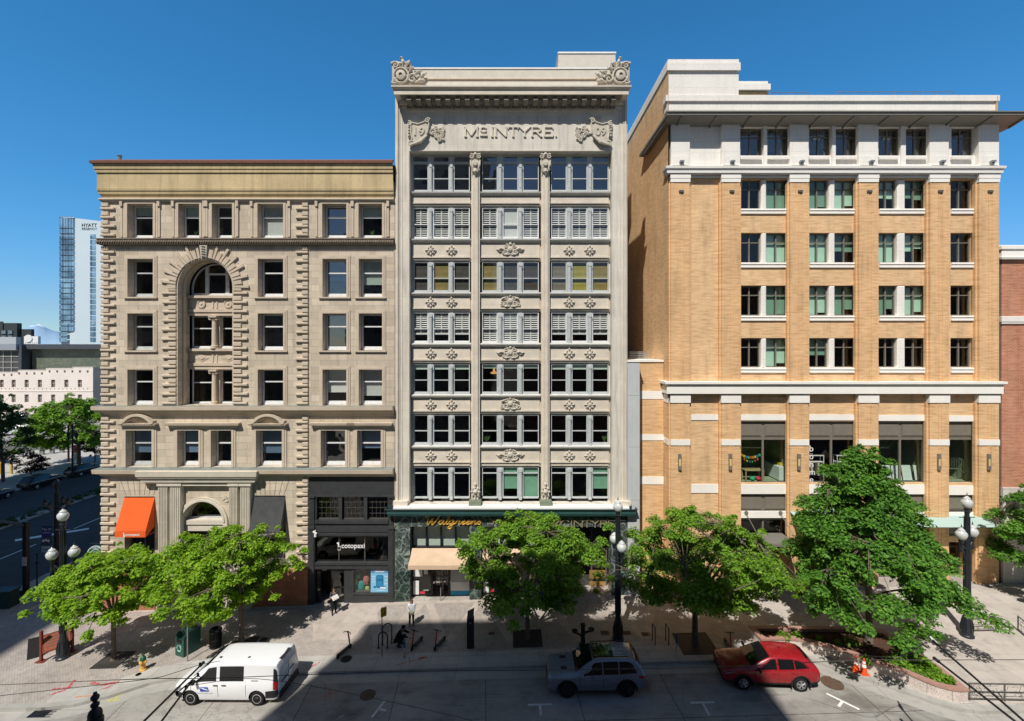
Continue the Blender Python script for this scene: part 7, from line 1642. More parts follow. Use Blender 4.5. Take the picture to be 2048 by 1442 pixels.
def car(name, label, cat, st, wheels, wr, paint, clad, glassm, rim, opts):
    o = thing(name, label, cat); m = MB()
    rs = [[m.pt(p) for p in ring_at(s)] for s in st]
    lowf = opts.get('clad', 3)
    for k in range(len(rs)-1):
        for j in range(NR):
            m.cur = 1 if (j < lowf or j >= NR-lowf) else 0
            m.face((rs[k][j], rs[k+1][j], rs[k+1][(j+1)%NR], rs[k][(j+1)%NR]))
    m.cur = 1 if opts.get('darkends') else 0; m.face(rs[0]); m.face(rs[-1][::-1])
    me = bpy.data.meshes.new('body'); me.from_pydata(m.v, [], m.f); me.materials.append(paint); me.materials.append(clad); me.materials.append(RUBBER); me.polygons.foreach_set('material_index', m.m)
    bm = bmesh.new(); bm.from_mesh(me); bmesh.ops.recalc_face_normals(bm, faces=bm.faces); bm.to_mesh(me); bm.free()
    b = bpy.data.objects.new('body', me); COL.objects.link(b); W = max(s[5] for s in st)
    cut = MB(); cut.cur = 0
    for wx in wheels:
        for s in (-1, 1):
            cut.lathe([(wr+.075,-.02),(wr+.075,.34)], (wx, s*(W+.05) if s < 0 else W+.05-.34+.02+.0, wr), 28, 'y')
    cme = bpy.data.meshes.new('c'); cme.from_pydata(cut.v, [], cut.f); cme.materials.append(RUBBER)
    bm = bmesh.new(); bm.from_mesh(cme); bmesh.ops.recalc_face_normals(bm, faces=bm.faces); bm.to_mesh(cme); bm.free()
    co = bpy.data.objects.new('c', cme); COL.objects.link(co)
    md = b.modifiers.new('b', 'BOOLEAN'); md.operation = 'DIFFERENCE'; md.object = co; md.solver = 'EXACT'
    try: md.material_mode = 'TRANSFER'
    except Exception: pass
    dg = bpy.context.evaluated_depsgraph_get(); dg.update(); nm = bpy.data.meshes.new_from_object(b.evaluated_get(dg)); nm.name = 'body'
    b.modifiers.clear(); b.data = nm; bpy.data.objects.remove(co)
    nm.polygons.foreach_set('use_smooth', [True]*len(nm.polygons)); nm.set_sharp_from_angle(angle=radians(42)); b.parent = o
    # wheel arches
    if opts.get('arch'):
        a = MB()
        for wx in wheels:
            for s in (-1, 1):
                p = arcpts(wx, wr, wr+.075, -10, 190, 18); q = arcpts(wx, wr, wr+.135, -10, 190, 18); y0 = s*(W+.012); y1 = s*(W-.1)
                for k in range(18):
                    a.poly([(p[k][0],y0,p[k][1]),(q[k][0],y0,q[k][1]),(q[k+1][0],y0,q[k+1][1]),(p[k+1][0],y0,p[k+1][1])]); a.poly([(q[k][0],y0,q[k][1]),(q[k][0],y1,q[k][1]),(q[k+1][0],y1,q[k+1][1]),(q[k+1][0],y0,q[k+1][1])]); a.poly([(p[k][0],y0,p[k][1]),(p[k][0],y1,p[k][1]),(p[k+1][0],y1,p[k+1][1]),(p[k+1][0],y0,p[k+1][1])])
        a.obj('wheel_arch_trim', clad, o)
    for wx in wheels:
        for s in (-1, 1):
            yc = s*(W-.115); ty = MB(); ty.lathe([(wr*.62,-.10),(wr*.93,-.105),(wr,-.075),(wr,.075),(wr*.93,.105),(wr*.62,.10),(wr*.6,.0)], (wx,yc,wr), 28, 'y'); w_ = ty.obj('wheel', RUBBER, o, smooth=True, angle=35)
            r_ = MB(); y0 = yc+s*.085; n = opts.get('spokes', 5); rr_ = wr*.64
            r_.lathe([(rr_,-.01),(rr_,.015),(rr_*.9,.02),(rr_*.86,-.02)] if s > 0 else [(rr_,.01),(rr_,-.015),(rr_*.9,-.02),(rr_*.86,.02)], (wx,y0,wr), 28, 'y')
            if n:
                for k in range(n):
                    aa = 2*pi*k/n+.3
                    for d in (-.13, .13):
                        c0, c1 = aa+d*.4, aa+d*1.5
                        r_.tube([(wx+rr_*.12*cos(c0),y0+s*.012,wr+rr_*.12*sin(c0)),(wx+rr_*.93*cos(c1),y0+s*.008,wr+rr_*.93*sin(c1))], [.028,.022], 5)
                r_.lathe([(rr_*.22,-.02),(rr_*.2,s*.03)], (wx,y0,wr), 12, 'y')
            else:
                r_.lathe([(rr_*.88,0),(rr_*.6,s*.03),(rr_*.55,s*.01),(rr_*.32,s*.015),(rr_*.28,s*.04)], (wx,y0-s*.02,wr), 24, 'y')
            r_.obj('rim', rim, w_, smooth=True, angle=35)
            if not n:
                r2 = MB()
                for k in range(14): aa = 2*pi*k/14; r2.lathe([(rr_*.09,0),(rr_*.09,s*.012)], (wx+rr_*.74*cos(aa), y0+s*.004, wr+rr_*.74*sin(aa)), 8, 'y')
                r2.lathe([(rr_*.27,0),(rr_*.24,s*.03)], (wx, y0+s*.018, wr), 14, 'y'); r2.obj('hub_cap', RUBBER, w_)
            bk = MB(); bk.lathe([(rr_*.9,0),(rr_*.9,s*.01)], (wx, y0-s*.045, wr), 20, 'y'); bk.obj('brake_disc', plain('brake_iron', (.05,.05,.05), .5, .3, .4), w_)
    # side glass
    for s in (-1, 1):
        for poly in opts['side']:
            g = MB(); side_poly(g, st, poly, .008, s); w_ = g.obj('side_window', glassm, o, smooth=True, angle=30, recalc=False)
            if opts.get('trim'):
                tr = MB(); P = [side_pt(st, x, t, .010, s) for x, t in poly]; tr.tube(P+[P[0]], .012, 5); tr.obj('trim', opts['trim'], w_)
    def screen(xa, xb, ma, mb_, name, ta=.98, tb=.97):
        A, B = lerp_station(st, xa), lerp_station(st, xb); g = MB(); N = 8; rows = []
        for k in range(9):
            v = k/8; x = xa+(xb-xa)*v; q = lerp_station(st, x); zt, wt = q[3], q[6]; row = []
            for i in range(N+1):
                u = -1+2*i/N; y = u*(wt*(ma+(mb_-ma)*v)); zc = zt+.02*(1-abs(u)/.72) if abs(u) < .72 else zt; row.append(g.pt((x-.004 if xa < xb else x+.004, y, zc+.012)))
            rows.append(row)
        for k in range(8):
            for i in range(N): g.face((rows[k][i],rows[k][i+1],rows[k+1][i+1],rows[k+1][i]))
        return g.obj(name, glassm, o, smooth=True, recalc=False)
    for args in opts['screens']: screen(*args)
    # creases, doors, lamps given as small helpers
    d = MB()
    for xd in opts.get('doors', []):
        for s in (-1, 1):
            for k in range(8):
                t0, t1 = -.92+.115*k, -.92+.115*(k+1); a = side_pt(st, xd, t0, .003, s); b_ = side_pt(st, xd, t1, .003, s); d.poly([(a[0]-.009,a[1],a[2]),(a[0]+.009,a[1],a[2]),(b_[0]+.009,b_[1],b_[2]),(b_[0]-.009,b_[1],b_[2])])
    if opts.get('doors'): d.obj('door_gaps', RUBBER, o, recalc=False)
    for xh in opts.get('handles', []):
        for s in (-1, 1):
            a = side_pt(st, xh, opts.get('ht', -.12), .02, s); h = MB(); h.tube([(a[0]-.1,a[1],a[2]),(a[0]+.1,a[1],a[2])], .022, 6); h.obj('door_handle', opts.get('hm', paint), o)
    mx = opts['mirror']
    for s in (-1, 1):
        a = side_pt(st, mx, .12, .0, s); h = MB(); h.tube([a,(a[0],a[1]+s*.14,a[2]+.05)], .03, 6); h.xf = Matrix.Translation((a[0],a[1]+s*.2,a[2]+.1)) @ Matrix.Diagonal((.55,1,.85,1)); h.lathe([(.04,-.12),(.11,-.08),(.12,.0),(.11,.08),(.04,.12)], (0,0,0), 12, 'y'); h.obj('wing_mirror', opts.get('mm', RUBBER), o, smooth=True, angle=60)
    for nm_, mat_, pts in opts.get('patches', []):
        for s in (-1, 1):
            g = MB(); side_poly(g, st, pts, .012, s); g.obj(nm_, mat_, o, smooth=True, angle=30, recalc=False)
    return o
GLC = glass('car_glass', (.10,.11,.11), gain=2.2, wob=0)
def carglass():
    t = NT('tinted_car_glass'); return t.bsdf((.008,.009,.010), .04, .7)
CG = carglass(); CHROME = plain('chrome_trim', (.55,.56,.57), .2, .5, .9, var=.05); RIMS = plain('silver_rim', (.52,.53,.54), .35, .5, .7, var=.1); RIMD = plain('dark_rim', (.045,.045,.05), .35, .5, .5, var=.2); REDL = plain('red_lamp', (.42,.01,.015), .15, .6); AMB = plain('amber_lamp', (.6,.22,.03), .2, .6); HEADL = plain('head_lamp', (.30,.32,.34), .08, .8)
# ---- white postal van (front towards -x)
WV = .965
VST = [(-2.57,.42,.62,.74,.55,.60,.52),(-2.54,.30,.70,.86,.74,.80,.70),(-2.40,.22,.80,.98,.86,.90,.80),(-2.05,.20,.95,1.09,.92,.945,.84),(-1.72,.20,1.03,1.17,.93,WV,.85),(-1.15,.20,1.07,1.62,.93,WV,.84),(-.82,.20,1.08,1.83,.93,WV,.84),(-.45,.20,1.09,1.90,.93,WV,.845),(.6,.20,1.10,1.92,.93,WV,.85),(1.7,.20,1.10,1.91,.93,WV,.85),(2.30,.22,1.10,1.89,.93,.96,.845),(2.46,.26,1.08,1.84,.91,.95,.83),(2.55,.36,1.05,1.60,.89,.93,.82),(2.57,.42,1.03,1.45,.87,.92,.80)]
WPAINT = carpaint('white_van_paint', (.80,.81,.82), .3)
BLK = plain('black_plastic', (.022,.022,.024), .6, .3, var=.2)
van = car('delivery_van', 'white postal delivery van with blue emblem on the door parked at the kerb', 'van', VST, (-1.66,1.54), .335, WPAINT, WPAINT, CG, plain('steel_rim', (.55,.55,.54), .45, .4, .2, var=.1), dict(
    clad=0, side=[[(-1.50,.06),(-.40,.06),(-.40,.90),(-.78,.90),(-1.40,.26)],[(-.24,.05),(.92,.05),(.92,.93),(-.24,.93)]], screens=[(-1.66,-.86,.93,.90,'windscreen')], doors=[-.32,1.02,-1.62], handles=[-.42,-.02], ht=-.12, hm=BLK, spokes=0, mirror=-1.36, mm=BLK,
    patches=[('rubbing_strip',BLK,[(1.28,.06),(1.62,.06),(1.62,.10),(1.28,.10)])]))
for s in (-1, 1):
    m = MB(); 
    for pts in ([(1.97,-.52),(2.42,-.46),(2.56,-.48),(2.56,-1.0),(1.95,-1.0)],): side_poly(m, VST, pts, .012, s)
    m.obj('rear_bumper_corner', BLK, van, recalc=False)
    m = MB(); side_poly(m, VST, [(2.34,.85),(2.50,.8),(2.56,.0),(2.55,-.45),(2.34,-.40)], .016, s); tl = m.obj('tail_lamp', BLK, van, recalc=False)
    m = MB(); side_poly(m, VST, [(2.35,.05),(2.56,.05),(2.55,-.42),(2.35,-.38)], .022, s); m.obj('red_lens', REDL, tl, recalc=False)
    m = MB(); side_poly(m, VST, [(-2.48,.0),(-2.14,.0),(-2.08,-.14),(-2.46,-.32)], .014, s); m.obj('headlight', HEADL, van, recalc=False)
    m = MB(); side_poly(m, VST, [(-2.56,-.30),(-2.08,-.50),(-2.10,-1.0),(-2.56,-1.0)], .012, s); m.obj('front_bumper_corner', BLK, van, recalc=False)
m = MB(); m.box(2.565,2.60,-.86,.86,.36,.60); m.box(2.55,2.62,-.88,.88,.30,.40); m.obj('rear_bumper', BLK, van)
m = MB(); m.box(2.572,2.582,-.006,.006,.6,1.5); m.box(2.574,2.60,-.62,-.12,.92,.97); m.box(2.574,2.60,.12,.5,1.02,1.06); m.obj('rear_door_seam', BLK, van)
m = MB(); m.box(2.36,2.52,-.42,.42,1.865,1.88); m.obj('brake_lamp', BLK, van); 
for px_ in (-.5,.9): m = MB(); m.box(px_-.05,px_+.05,-.45,-.35,1.925,1.94); m.obj('roof_marker', BLK, van)
BLUEE = plain('postal_blue', (.02,.07,.40), .4)
s = -1; m = MB(); Q = lambda x, t: side_pt(VST, x, t, .011, -1)
m.poly([Q(-1.22,-.22),(Q(-.80,-.22)),Q(-.72,-.52),Q(-1.14,-.52)]); em = m.obj('emblem', BLUEE, van, recalc=False)
m = MB(); Q2 = lambda x, t: side_pt(VST, x, t, .014, -1); m.poly([Q2(-1.22,-.25),Q2(-.96,-.29),Q2(-.90,-.36),Q2(-1.02,-.345)]); m.poly([Q2(-1.05,-.38),Q2(-.86,-.33),Q2(-.74,-.46),Q2(-.90,-.40)]); m.obj('emblem_eagle', WHITEP, em, recalc=False)
m = MB(); a = side_pt(VST,-1.3,-.62,.011,-1); text(m, 'www.usps.com', -1.30, -.56, a[2]-.05, a[2]+.02, a[1]-.003, 0); m.obj('lettering', plain('grey_letters', (.35,.36,.38)), van, recalc=False)
van.scale = (1,1,1)
# ---- grey sport utility
WJ = .97
JST = [(-2.41,.42,.72,.80,.62,.70,.60),(-2.38,.34,.86,.98,.80,.84,.72),(-2.25,.30,.96,1.07,.90,.92,.80),(-1.9,.29,1.00,1.13,.94,.955,.82),(-1.35,.28,1.02,1.16,.94,WJ,.83),(-.98,.28,1.03,1.20,.94,WJ,.80),(-.55,.28,1.04,1.50,.94,WJ,.75),(-.22,.28,1.05,1.68,.94,WJ,.735),(.2,.28,1.06,1.745,.94,WJ,.735),(.9,.28,1.07,1.75,.94,WJ,.735),(1.6,.28,1.09,1.73,.94,WJ,.73),(1.95,.30,1.11,1.68,.94,.965,.72),(2.16,.36,1.10,1.48,.92,.95,.74),(2.30,.42,1.07,1.27,.88,.93,.80),(2.38,.46,.98,1.10,.84,.90,.80),(2.40,.5,.9,1.0,.8,.86,.76)]
JP = carpaint('slate_grey_paint', (.21,.25,.295), .28, .3)
suv = car('sport_utility_car', 'grey blue sport utility car with glass sunroof in the street shadow', 'car', JST, (-1.46,1.455), .385, JP, BLK, CG, RIMD, dict(
    clad=2, side=[[(-.72,.06),(.28,.06),(.28,.92),(-.08,.90),(-.50,.42)],[(.34,.06),(1.08,.06),(1.08,.92),(.34,.92)],[(1.14,.06),(1.98,.10),(1.78,.80),(1.60,.92),(1.14,.92)]], screens=[(-1.02,-.16,.98,.93,'windscreen'),(2.27,1.93,.86,.88,'rear_window')], doors=[-.82,.31,1.30], handles=[.12,1.08], ht=-.16, spokes=5, mirror=-.72, mm=JP, trim=None, arch=True,
    patches=[('tail_lamp',REDL,[(2.02,-.04),(2.32,-.02),(2.36,-.18),(2.22,-.30),(2.04,-.16)]),('headlight',HEADL,[(-2.33,-.06),(-1.98,-.02),(-1.92,-.14),(-2.10,-.24),(-2.35,-.28)]),('door_moulding',plain('bright_sill', (.30,.34,.39), .3, .5, .6),[(-.84,-.60),(.95,-.56),(.95,-.64),(-.84,-.68)]),('sill_strip',plain('pale_sill', (.34,.37,.40), .3, .5, .6),[(-.86,-.97),(1.0,-.97),(1.0,-1.0),(-.86,-1.0)])]))
def roofz(st, x, u): q = lerp_station(st, x); return q[3]+.02*(1-abs(u)/(q[6]*.72)) if abs(u) < q[6]*.72 else q[3]
m = MB(); 
for xa, xb in ((-.08,.88),): m.box(xa,xb,-.5,.5,1.752,1.776)
sr = m.obj('sunroof', CG, suv); m = MB(); 
for q in ((-.12,.92,-.54,-.5),(-.12,.92,.5,.54)): m.box(q[0],q[1],q[2],q[3],1.74,1.779)
m.box(-.12,-.08,-.5,.5,1.735,1.778); m.box(.88,.92,-.5,.5,1.735,1.778); m.box(.38,.41,-.5,.5,1.75,1.7785); m.obj('sunroof_frame', BLK, sr)
for s in (-1,1): m = MB(); m.tube([(-.1,s*.64,1.74),(0,s*.64,1.80),(1.55,s*.64,1.80),(1.66,s*.64,1.74)], .024, 6); m.obj('roof_rail', BLK, suv)
m = MB()
for y in (-.36,-.12,.12,.36): m.box(1.0,1.66,y-.012,y+.012,1.752,1.772)
m.obj('roof_ribs', JP, suv)
for s in (-.42,.42): m = MB(); m.box(-1.72,-1.42,s-.10,s+.10,1.155,1.172); m.obj('bonnet_vent', BLK, suv)
m = MB(); m.box(-2.425,-2.39,-.5,.5,.78,.86); m.box(-2.425,-2.39,-.62,.62,.42,.60); m.obj('grille', BLK, suv)
# ---- red crossover
WR = .91
RST = [(-2.27,.40,.66,.76,.58,.64,.54),(-2.24,.32,.80,.90,.76,.80,.68),(-2.1,.28,.90,.99,.86,.88,.76),(-1.75,.27,.95,1.05,.89,.90,.78),(-1.25,.26,.97,1.09,.89,WR,.79),(-.88,.26,.98,1.12,.89,WR,.76),(-.40,.26,.99,1.36,.89,WR,.71),(.0,.26,1.0,1.52,.89,WR,.685),(.35,.26,1.01,1.56,.89,WR,.68),(.9,.26,1.03,1.55,.89,WR,.675),(1.45,.28,1.05,1.525,.89,WR,.665),(1.75,.30,1.07,1.46,.88,.905,.66),(2.02,.34,1.07,1.26,.87,.89,.70),(2.16,.38,1.03,1.13,.86,.88,.76),(2.26,.44,.92,1.02,.82,.85,.74)]
RP = carpaint('red_car_paint', (.30,.003,.010), .24, .0)
red = car('crossover_car', 'shiny dark red crossover car half in sun beside the planter', 'car', RST, (-1.35,1.35), .335, RP, BLK, CG, RIMS, dict(
    clad=3, side=[[(-.66,.06),(.26,.06),(.26,.92),(.02,.92),(-.40,.46)],[(.36,.06),(1.08,.06),(1.08,.90),(.36,.92)],[(1.13,.07),(1.78,.16),(1.56,.70),(1.13,.90)]], screens=[(-.92,.02,.97,.92,'windscreen'),(2.04,1.73,.86,.86,'rear_window')], doors=[-.80,.31,1.20], handles=[.12,1.02], ht=-.14, spokes=5, mirror=-.62, mm=BLK, trim=None, arch=True,
    patches=[('tail_lamp',REDL,[(1.92,.06),(2.16,.10),(2.20,-.16),(2.0,-.12)]),('headlight',HEADL,[(-2.20,-.02),(-1.80,.0),(-1.76,-.06),(-2.20,-.16)])]))
m = MB(); m.box(.7,.78,-.03,.03,1.56,1.61); m.tube([(1.35,0,1.51),(1.42,0,1.58)], .03, 6); m.obj('roof_aerial', BLK, red)
m = MB(); m.box(-2.285,-2.25,-.55,.55,.42,.62); m.obj('grille', BLK, red)
for s in (-1,1): m = MB(); m.tube([side_pt(RST,-.62,.1,.01,s),side_pt(RST,-.02,.98,.01,s),side_pt(RST,.6,1.0,.01,s),side_pt(RST,1.4,.86,.01,s),side_pt(RST,1.72,.12,.01,s)], .010, 5); m.obj('window_trim', CHROME if False else RP, red)
def place_car(o, wf, wrx, dist_y, rz_extra=0.0, side_w=.85, wb=3.2):
    """wf, wrx: photo points where the near front and rear tyres touch the road"""
    a = Vector(G(*wf)); b = Vector(G(*wrx)); mid = (a+b)/2; d = b-a; ang = atan2(d.y, d.x); n = Vector((-d.y, d.x)).normalized()
    c = mid+n*side_w; s = d.length/wb
    put(o, c.x, c.y, ang, .004, s, True); return s
s1 = place_car(van, (388,1407), (520,1408), 0, side_w=.85, wb=3.2)
s2 = place_car(suv, (1135,1394.5), (1254,1392.5), 0, side_w=.86, wb=2.915)
s3 = place_car(red, (1486,1378), (1601,1381.5), 0, side_w=.80, wb=2.70)
print('car scales', s1, s2, s3)
# ---- parked cars of the side street and the lot: simple family cars
def family(name, label, col, x, y, c, rz, tall=0.0, metal=.3, s=1.0, group=None):
    st = [(p[0], p[1], p[2], p[3]+(tall if p[3] > 1.3 else tall*.25), *p[4:]) for p in RST]
    pt = carpaint('paint_%s' % name, col, .25, metal)
    o = car(name, label, 'car', st, (-1.35,1.35), .33, pt, pt if tall < .1 else BLK, CG, RIMS, dict(clad=0, side=[[(-.66,.06),(.26,.06),(.26,.92),(.02,.92),(-.40,.46)],[(.36,.06),(1.08,.06),(1.08,.90),(.36,.92)],[(1.13,.07),(1.78,.16),(1.56,.70),(1.13,.90)]], screens=[(-.92,.02,.97,.92,'windscreen'),(2.04,1.73,.86,.86,'rear_window')], doors=[-.80,.31,1.20], handles=[.12,1.02], spokes=5, mirror=-.62, mm=pt))
    if group: o['group'] = group
    o.location = (x, y, gz(x)+c); o.rotation_euler = (0,0,rz); o.scale = (s,s,s); return o
R90 = radians(-90)
gl = 'cars parked along the side street'
family('parked_car', 'dark blue car nearest on the far kerb of the shaded side street', (.015,.025,.05), -65.6, 27.0, .01, R90, 0, .3, 1.05, gl)
family('parked_car', 'black family car parked second on the far kerb of the side street', (.012,.012,.014), -65.6, 33.6, .01, R90, .12, .3, 1.08, gl)
family('parked_car', 'very dark grey car parked third along the shaded side street', (.03,.032,.036), -65.6, 40.2, .01, R90, 0, .3, 1.05, gl)
family('parked_car', 'tall silver grey people carrier at the end of the parked row by the corner', (.22,.24,.26), -64.2, 47.0, .01, R90, .38, .5, 1.12, gl)
family('pickup_truck', 'tan car standing behind the yellow posts at the far left', (.30,.22,.12), -88, 47.5, .13, radians(0), .2, .2, 1.1)
gw = 'cars in the bright parking lot'
for k, (px, py, col, lab) in enumerate(((18,870,(.75,.76,.77),'white car at the left of the parking lot behind the dark tree'),(34,861,(.72,.73,.74),'white car in the second row of the lot, left of the sunlit tree'),(76,858,(.70,.71,.73),'pale silver car in the lot touching the sunlit tree crown'),(56,843,(.16,.17,.19),'dark grey car in the back row of the lot'),(100,852,(.6,.61,.63),'silver car half behind the sunlit tree in the lot'),(2,866,(.05,.05,.06),'black car at the extreme left of the lot'))):
    x, y = G(px, py, .03); family('lot_car', lab, col, x, y, .035, radians(200 if k % 2 else 15), .15, .3, 1.1, gw)
# ================================================================ street furniture
LGL = plain('ribbed_lamp_glass', (.58,.60,.59), .12, .6, var=.22, scale=7)
def lamp(label, base, h, arms, globe_lift=0, name='street_lamp'):
    """cast post lamp with one globe on top and two on brackets; arms = angle of the brackets, height of bracket globes"""
    o = thing(name, label, 'street lamp', base, 'white globe street lamps'); x, y, z = base
    m = MB(); m.lathe([(.33,-.05),(.33,.10),(.29,.14),(.29,.22),(.25,.30),(.26,.45),(.22,.80),(.20,1.0),(.22,1.05),(.175,1.15),(.165,1.3),(.15,1.34),(.145,1.5),(.135,h*.62),(.11,h-.95),(.12,h-.93),(.12,h-.86),(.15,h-.85),(.17,h-.80),(.10,h-.76)], (x,y,z), 20)
    for k in range(10):
        a = 2*pi*k/10; m.tube([(x+.165*cos(a),y+.165*sin(a),z+1.5),(x+.125*cos(a),y+.125*sin(a),z+h-1.1)], .022, 5)
    for k in range(8):
        a = 2*pi*k/8; m.tube([(x+.26*cos(a),y+.26*sin(a),z+.3),(x+.265*cos(a),y+.265*sin(a),z+.6),(x+.205*cos(a),y+.205*sin(a),z+1.0)], [.03,.045,.025], 5)
    m.obj('post', LAMPP, o, smooth=True, angle=40)
    def globe(gx, gy, gz_, nm='lamp_globe'):
        g = MB(); prof = [(.11,0),(.17,.03),(.235,.12),(.275,.25),(.27,.36),(.215,.45),(.16,.50),(.155,.53),(.17,.54),(.10,.61),(.05,.66),(.02,.70)]
        n = 24; rings = []
        for r, hh in prof: rings.append([g.pt((gx+r*cos(2*pi*j/n)*(1+.02*(j%2)), gy+r*sin(2*pi*j/n)*(1+.02*(j%2)), gz_+hh)) for j in range(n)])
        for k in range(len(rings)-1):
            for j in range(n): g.face((rings[k][j], rings[k][(j+1)%n], rings[k+1][(j+1)%n], rings[k+1][j]))
        g.face(rings[0][::-1]); g.face(rings[-1]); go = g.obj(nm, LGL, o, smooth=True, angle=50)
        f = MB(); f.lathe([(.03,.69),(.045,.72),(.02,.78),(.005,.90)], (gx,gy,gz_), 8); f.lathe([(.05,-.26),(.09,-.22),(.12,-.12),(.15,-.03),(.15,.01)], (gx,gy,gz_), 14); f.obj('lamp_fitter', LAMPP, go)
    globe(x, y, z+h-.62)
    ang, ha, reach = arms
    for s in (-1, 1):
        ux, uy = cos(ang)*s, sin(ang)*s; gx, gy = x+ux*reach, y+uy*reach; m = MB()
        m.tube([(x+ux*.1,y+uy*.1,z+ha-.85),(x+ux*reach*.5,y+uy*reach*.5,z+ha-.75),(gx,gy,z+ha-.50),(gx,gy,z+ha-.2)], [.06,.05,.045,.05], 8)
        m.tube([(x+ux*.12,y+uy*.12,z+ha-1.5),(x+ux*.3,y+uy*.3,z+ha-1.1),(gx-ux*.1,gy-uy*.1,z+ha-.62)], [.03,.035,.03], 6); m.lathe([(.05,-.95),(.09,-.85),(.06,-.62),(.08,-.5)], (gx,gy,z+ha), 10)
        m.obj('bracket', LAMPP, o); globe(gx, gy, z+ha-.24)
    m = MB(); m.tube([(x-.45,y,z+h-1.15),(x+.45,y,z+h-1.15)], .022, 6); m.obj('crossbar', LAMPP, o)
    return o
bl_ = gp(126,1316); D_ = bl_[1]+DF
lamp('white globe street lamp standing behind the leftmost bright street tree', bl_, Z(1020,bl_[1])-bl_[2], (radians(22), Z(1115,bl_[1])-bl_[2]+.2, .50))
bm_ = gp(1236,1278); lamp('tall white globe street lamp between the two half shaded trees', bm_, Z(1002,bm_[1])-bm_[2], (radians(97), Z(1097,bm_[1])-bm_[2]+.28, .62))
br2 = gp(1934,1272,.157); lamp('white globe street lamp at right beside the big layered tree', br2, Z(994,br2[1])-br2[2], (radians(22), Z(1073,br2[1])-br2[2]+.15, .55))
# dark five-lantern post with banner
b = gp(113,1150); x, y, z = b; h = Z(957,y)-z
o = thing('lantern_post', 'dark ornate lantern post with purple banner on the corner', 'street lamp', b); m = MB(); m.lathe([(.36,0),(.36,.3),(.26,.5),(.24,1.0),(.17,1.2),(.15,h*.6),(.12,h-1.5),(.16,h-1.45),(.16,h-1.1),(.09,h-1.0),(.09,h-.8)], (x,y,z), 16); m.obj('post', IRON, o)
for k in range(4):
    a = radians(15+90*k); m = MB(); gx, gy = x+.78*cos(a), y+.78*sin(a); m.tube([(x,y,z+h-2.3),(x+.4*cos(a),y+.4*sin(a),z+h-2.5),(gx,gy,z+h-2.35)], .045, 6); zz_ = z+h-2.3
    m.lathe([(.06,0),(.14,.08),(.14,.1)], (gx,gy,zz_), 8); br_o = m.obj('lantern_bracket', IRON, o); g = MB(); g.lathe([(.12,.10),(.19,.5)], (gx,gy,zz_), 8); lo = g.obj('lantern', plain('smoky_lantern', (.10,.10,.10), .15, .5), br_o)
    m = MB(); m.lathe([(.24,.50),(.10,.66),(.05,.70),(.03,.85)], (gx,gy,zz_), 8); m.obj('lantern_cap', IRON, br_o)
m = MB(); m.lathe([(.10,-.8),(.17,-.55),(.17,-.4)], (x,y,z+h), 8); m.lathe([(.25,-.4),(.1,-.2),(.03,-.1),(.02,.02)], (x,y,z+h), 8); m.obj('top_lantern', IRON, o)
yb_ = y-.05; m = MB(); xa, xb = X(83.5,yb_), X(103.5,yb_); z0, z1 = Z(1105,yb_), Z(1053,yb_)
m.box(xa,xb,yb_-.01,yb_+.01,z1-(z1-z0)*.40,z1); m.cur = 1; m.box(xa,xb,yb_-.01,yb_+.01,z0+(z1-z0)*.25,z1-(z1-z0)*.402); m.cur = 2; m.box(xa,xb,yb_-.01,yb_+.01,z0,z0+(z1-z0)*.248); m.cur = 3; m.tube([(xa,yb_,z1+.02),(x,yb_,z1+.02)], .025, 6); m.tube([(xa,yb_,z0-.02),(x,yb_,z0-.02)], .025, 6)
m.cur = 4; text(m, 'May 20', xa+.06, xb-.06, z1-.36, z1-.12, yb_-.012, .002); text(m, 'celebrate', xa+.08, xb-.08, z1-.52, z1-.42, yb_-.012, .002)
for k in range(3): m.lathe([(.10,0),(.11,-.004)], (xa+.14+.2*k, yb_-.011, z0+(z1-z0)*.45+.06*(k%2)), 12, 'y')
m.cur = 0; text(m, 'MPLS', xa+.1, xb-.1, z0+.14, z0+.30, yb_-.012, .002)
m.obj('banner', [plain('banner_purple', (.06,.05,.22), .7), plain('banner_photo', (.09,.10,.11), .7, var=.6, scale=6), plain('banner_pale', (.45,.47,.52), .7), IRON, WHITEP], o, recalc=False)
# signal pole with mast arm, black bin, low rail
b = gp(52,1188); x, y, z = b; o = thing('signal_pole', 'black square signal pole with mast arm reaching left', 'signal pole', b); m = MB(); h = Z(1043,y)-z; m.box(x-.14,x+.14,y-.14,y+.14,z-.05,z+h); m.box(x-.24,x+.24,y-.24,y+.24,z-.05,z+.35); m.obj('pole', IRON, o)
m = MB(); m.tube([(x,y,z+h-.25),(x-1.4,y-.6,z+h+.25),(x-4.5,y-1.9,z+h+.75)], [.13,.11,.08], 8); m.obj('mast_arm', plain('grey_arm', (.10,.12,.13), .5), o); m = MB(); m.box(x-.15,x+.15,y-.155,y-.1,z+h*.40,z+h*.52); m.obj('notice', plain('pale_notice', (.45,.45,.46), .7, var=.2, scale=9), o)
b = gp(74,1178); x, y, z = b; m = MB(); m.lathe([(.16,0),(.16,.06),(.05,.1),(.045,1.9),(.09,1.92),(.09,2.05),(.04,2.1),(.035,2.6),(.07,2.62),(.07,2.75)], (x,y,z), 10); tag(m.obj('slim_post', IRON), 'slim black post with collars right of the signal pole', 'post')
b = gp(12,1212); x, y, z = b; o = thing('litter_bin', 'dark green square litter bin at the left edge of the pavement', 'bin', b); m = MB(); m.extr([(x-.62,y-.4,z),(x+.62,y-.4,z),(x+.55,y-.34,z+1.1),(x-.55,y-.34,z+1.1)], (0,.74,0)); m.obj('bin_body', plain('bin_green', (.018,.05,.045), .4), o); m = MB(); m.box(x-.65,x+.65,y-.42,y+.42,z+1.1,z+1.2); m.obj('lid', plain('bin_lid', (.02,.035,.035), .5), o)
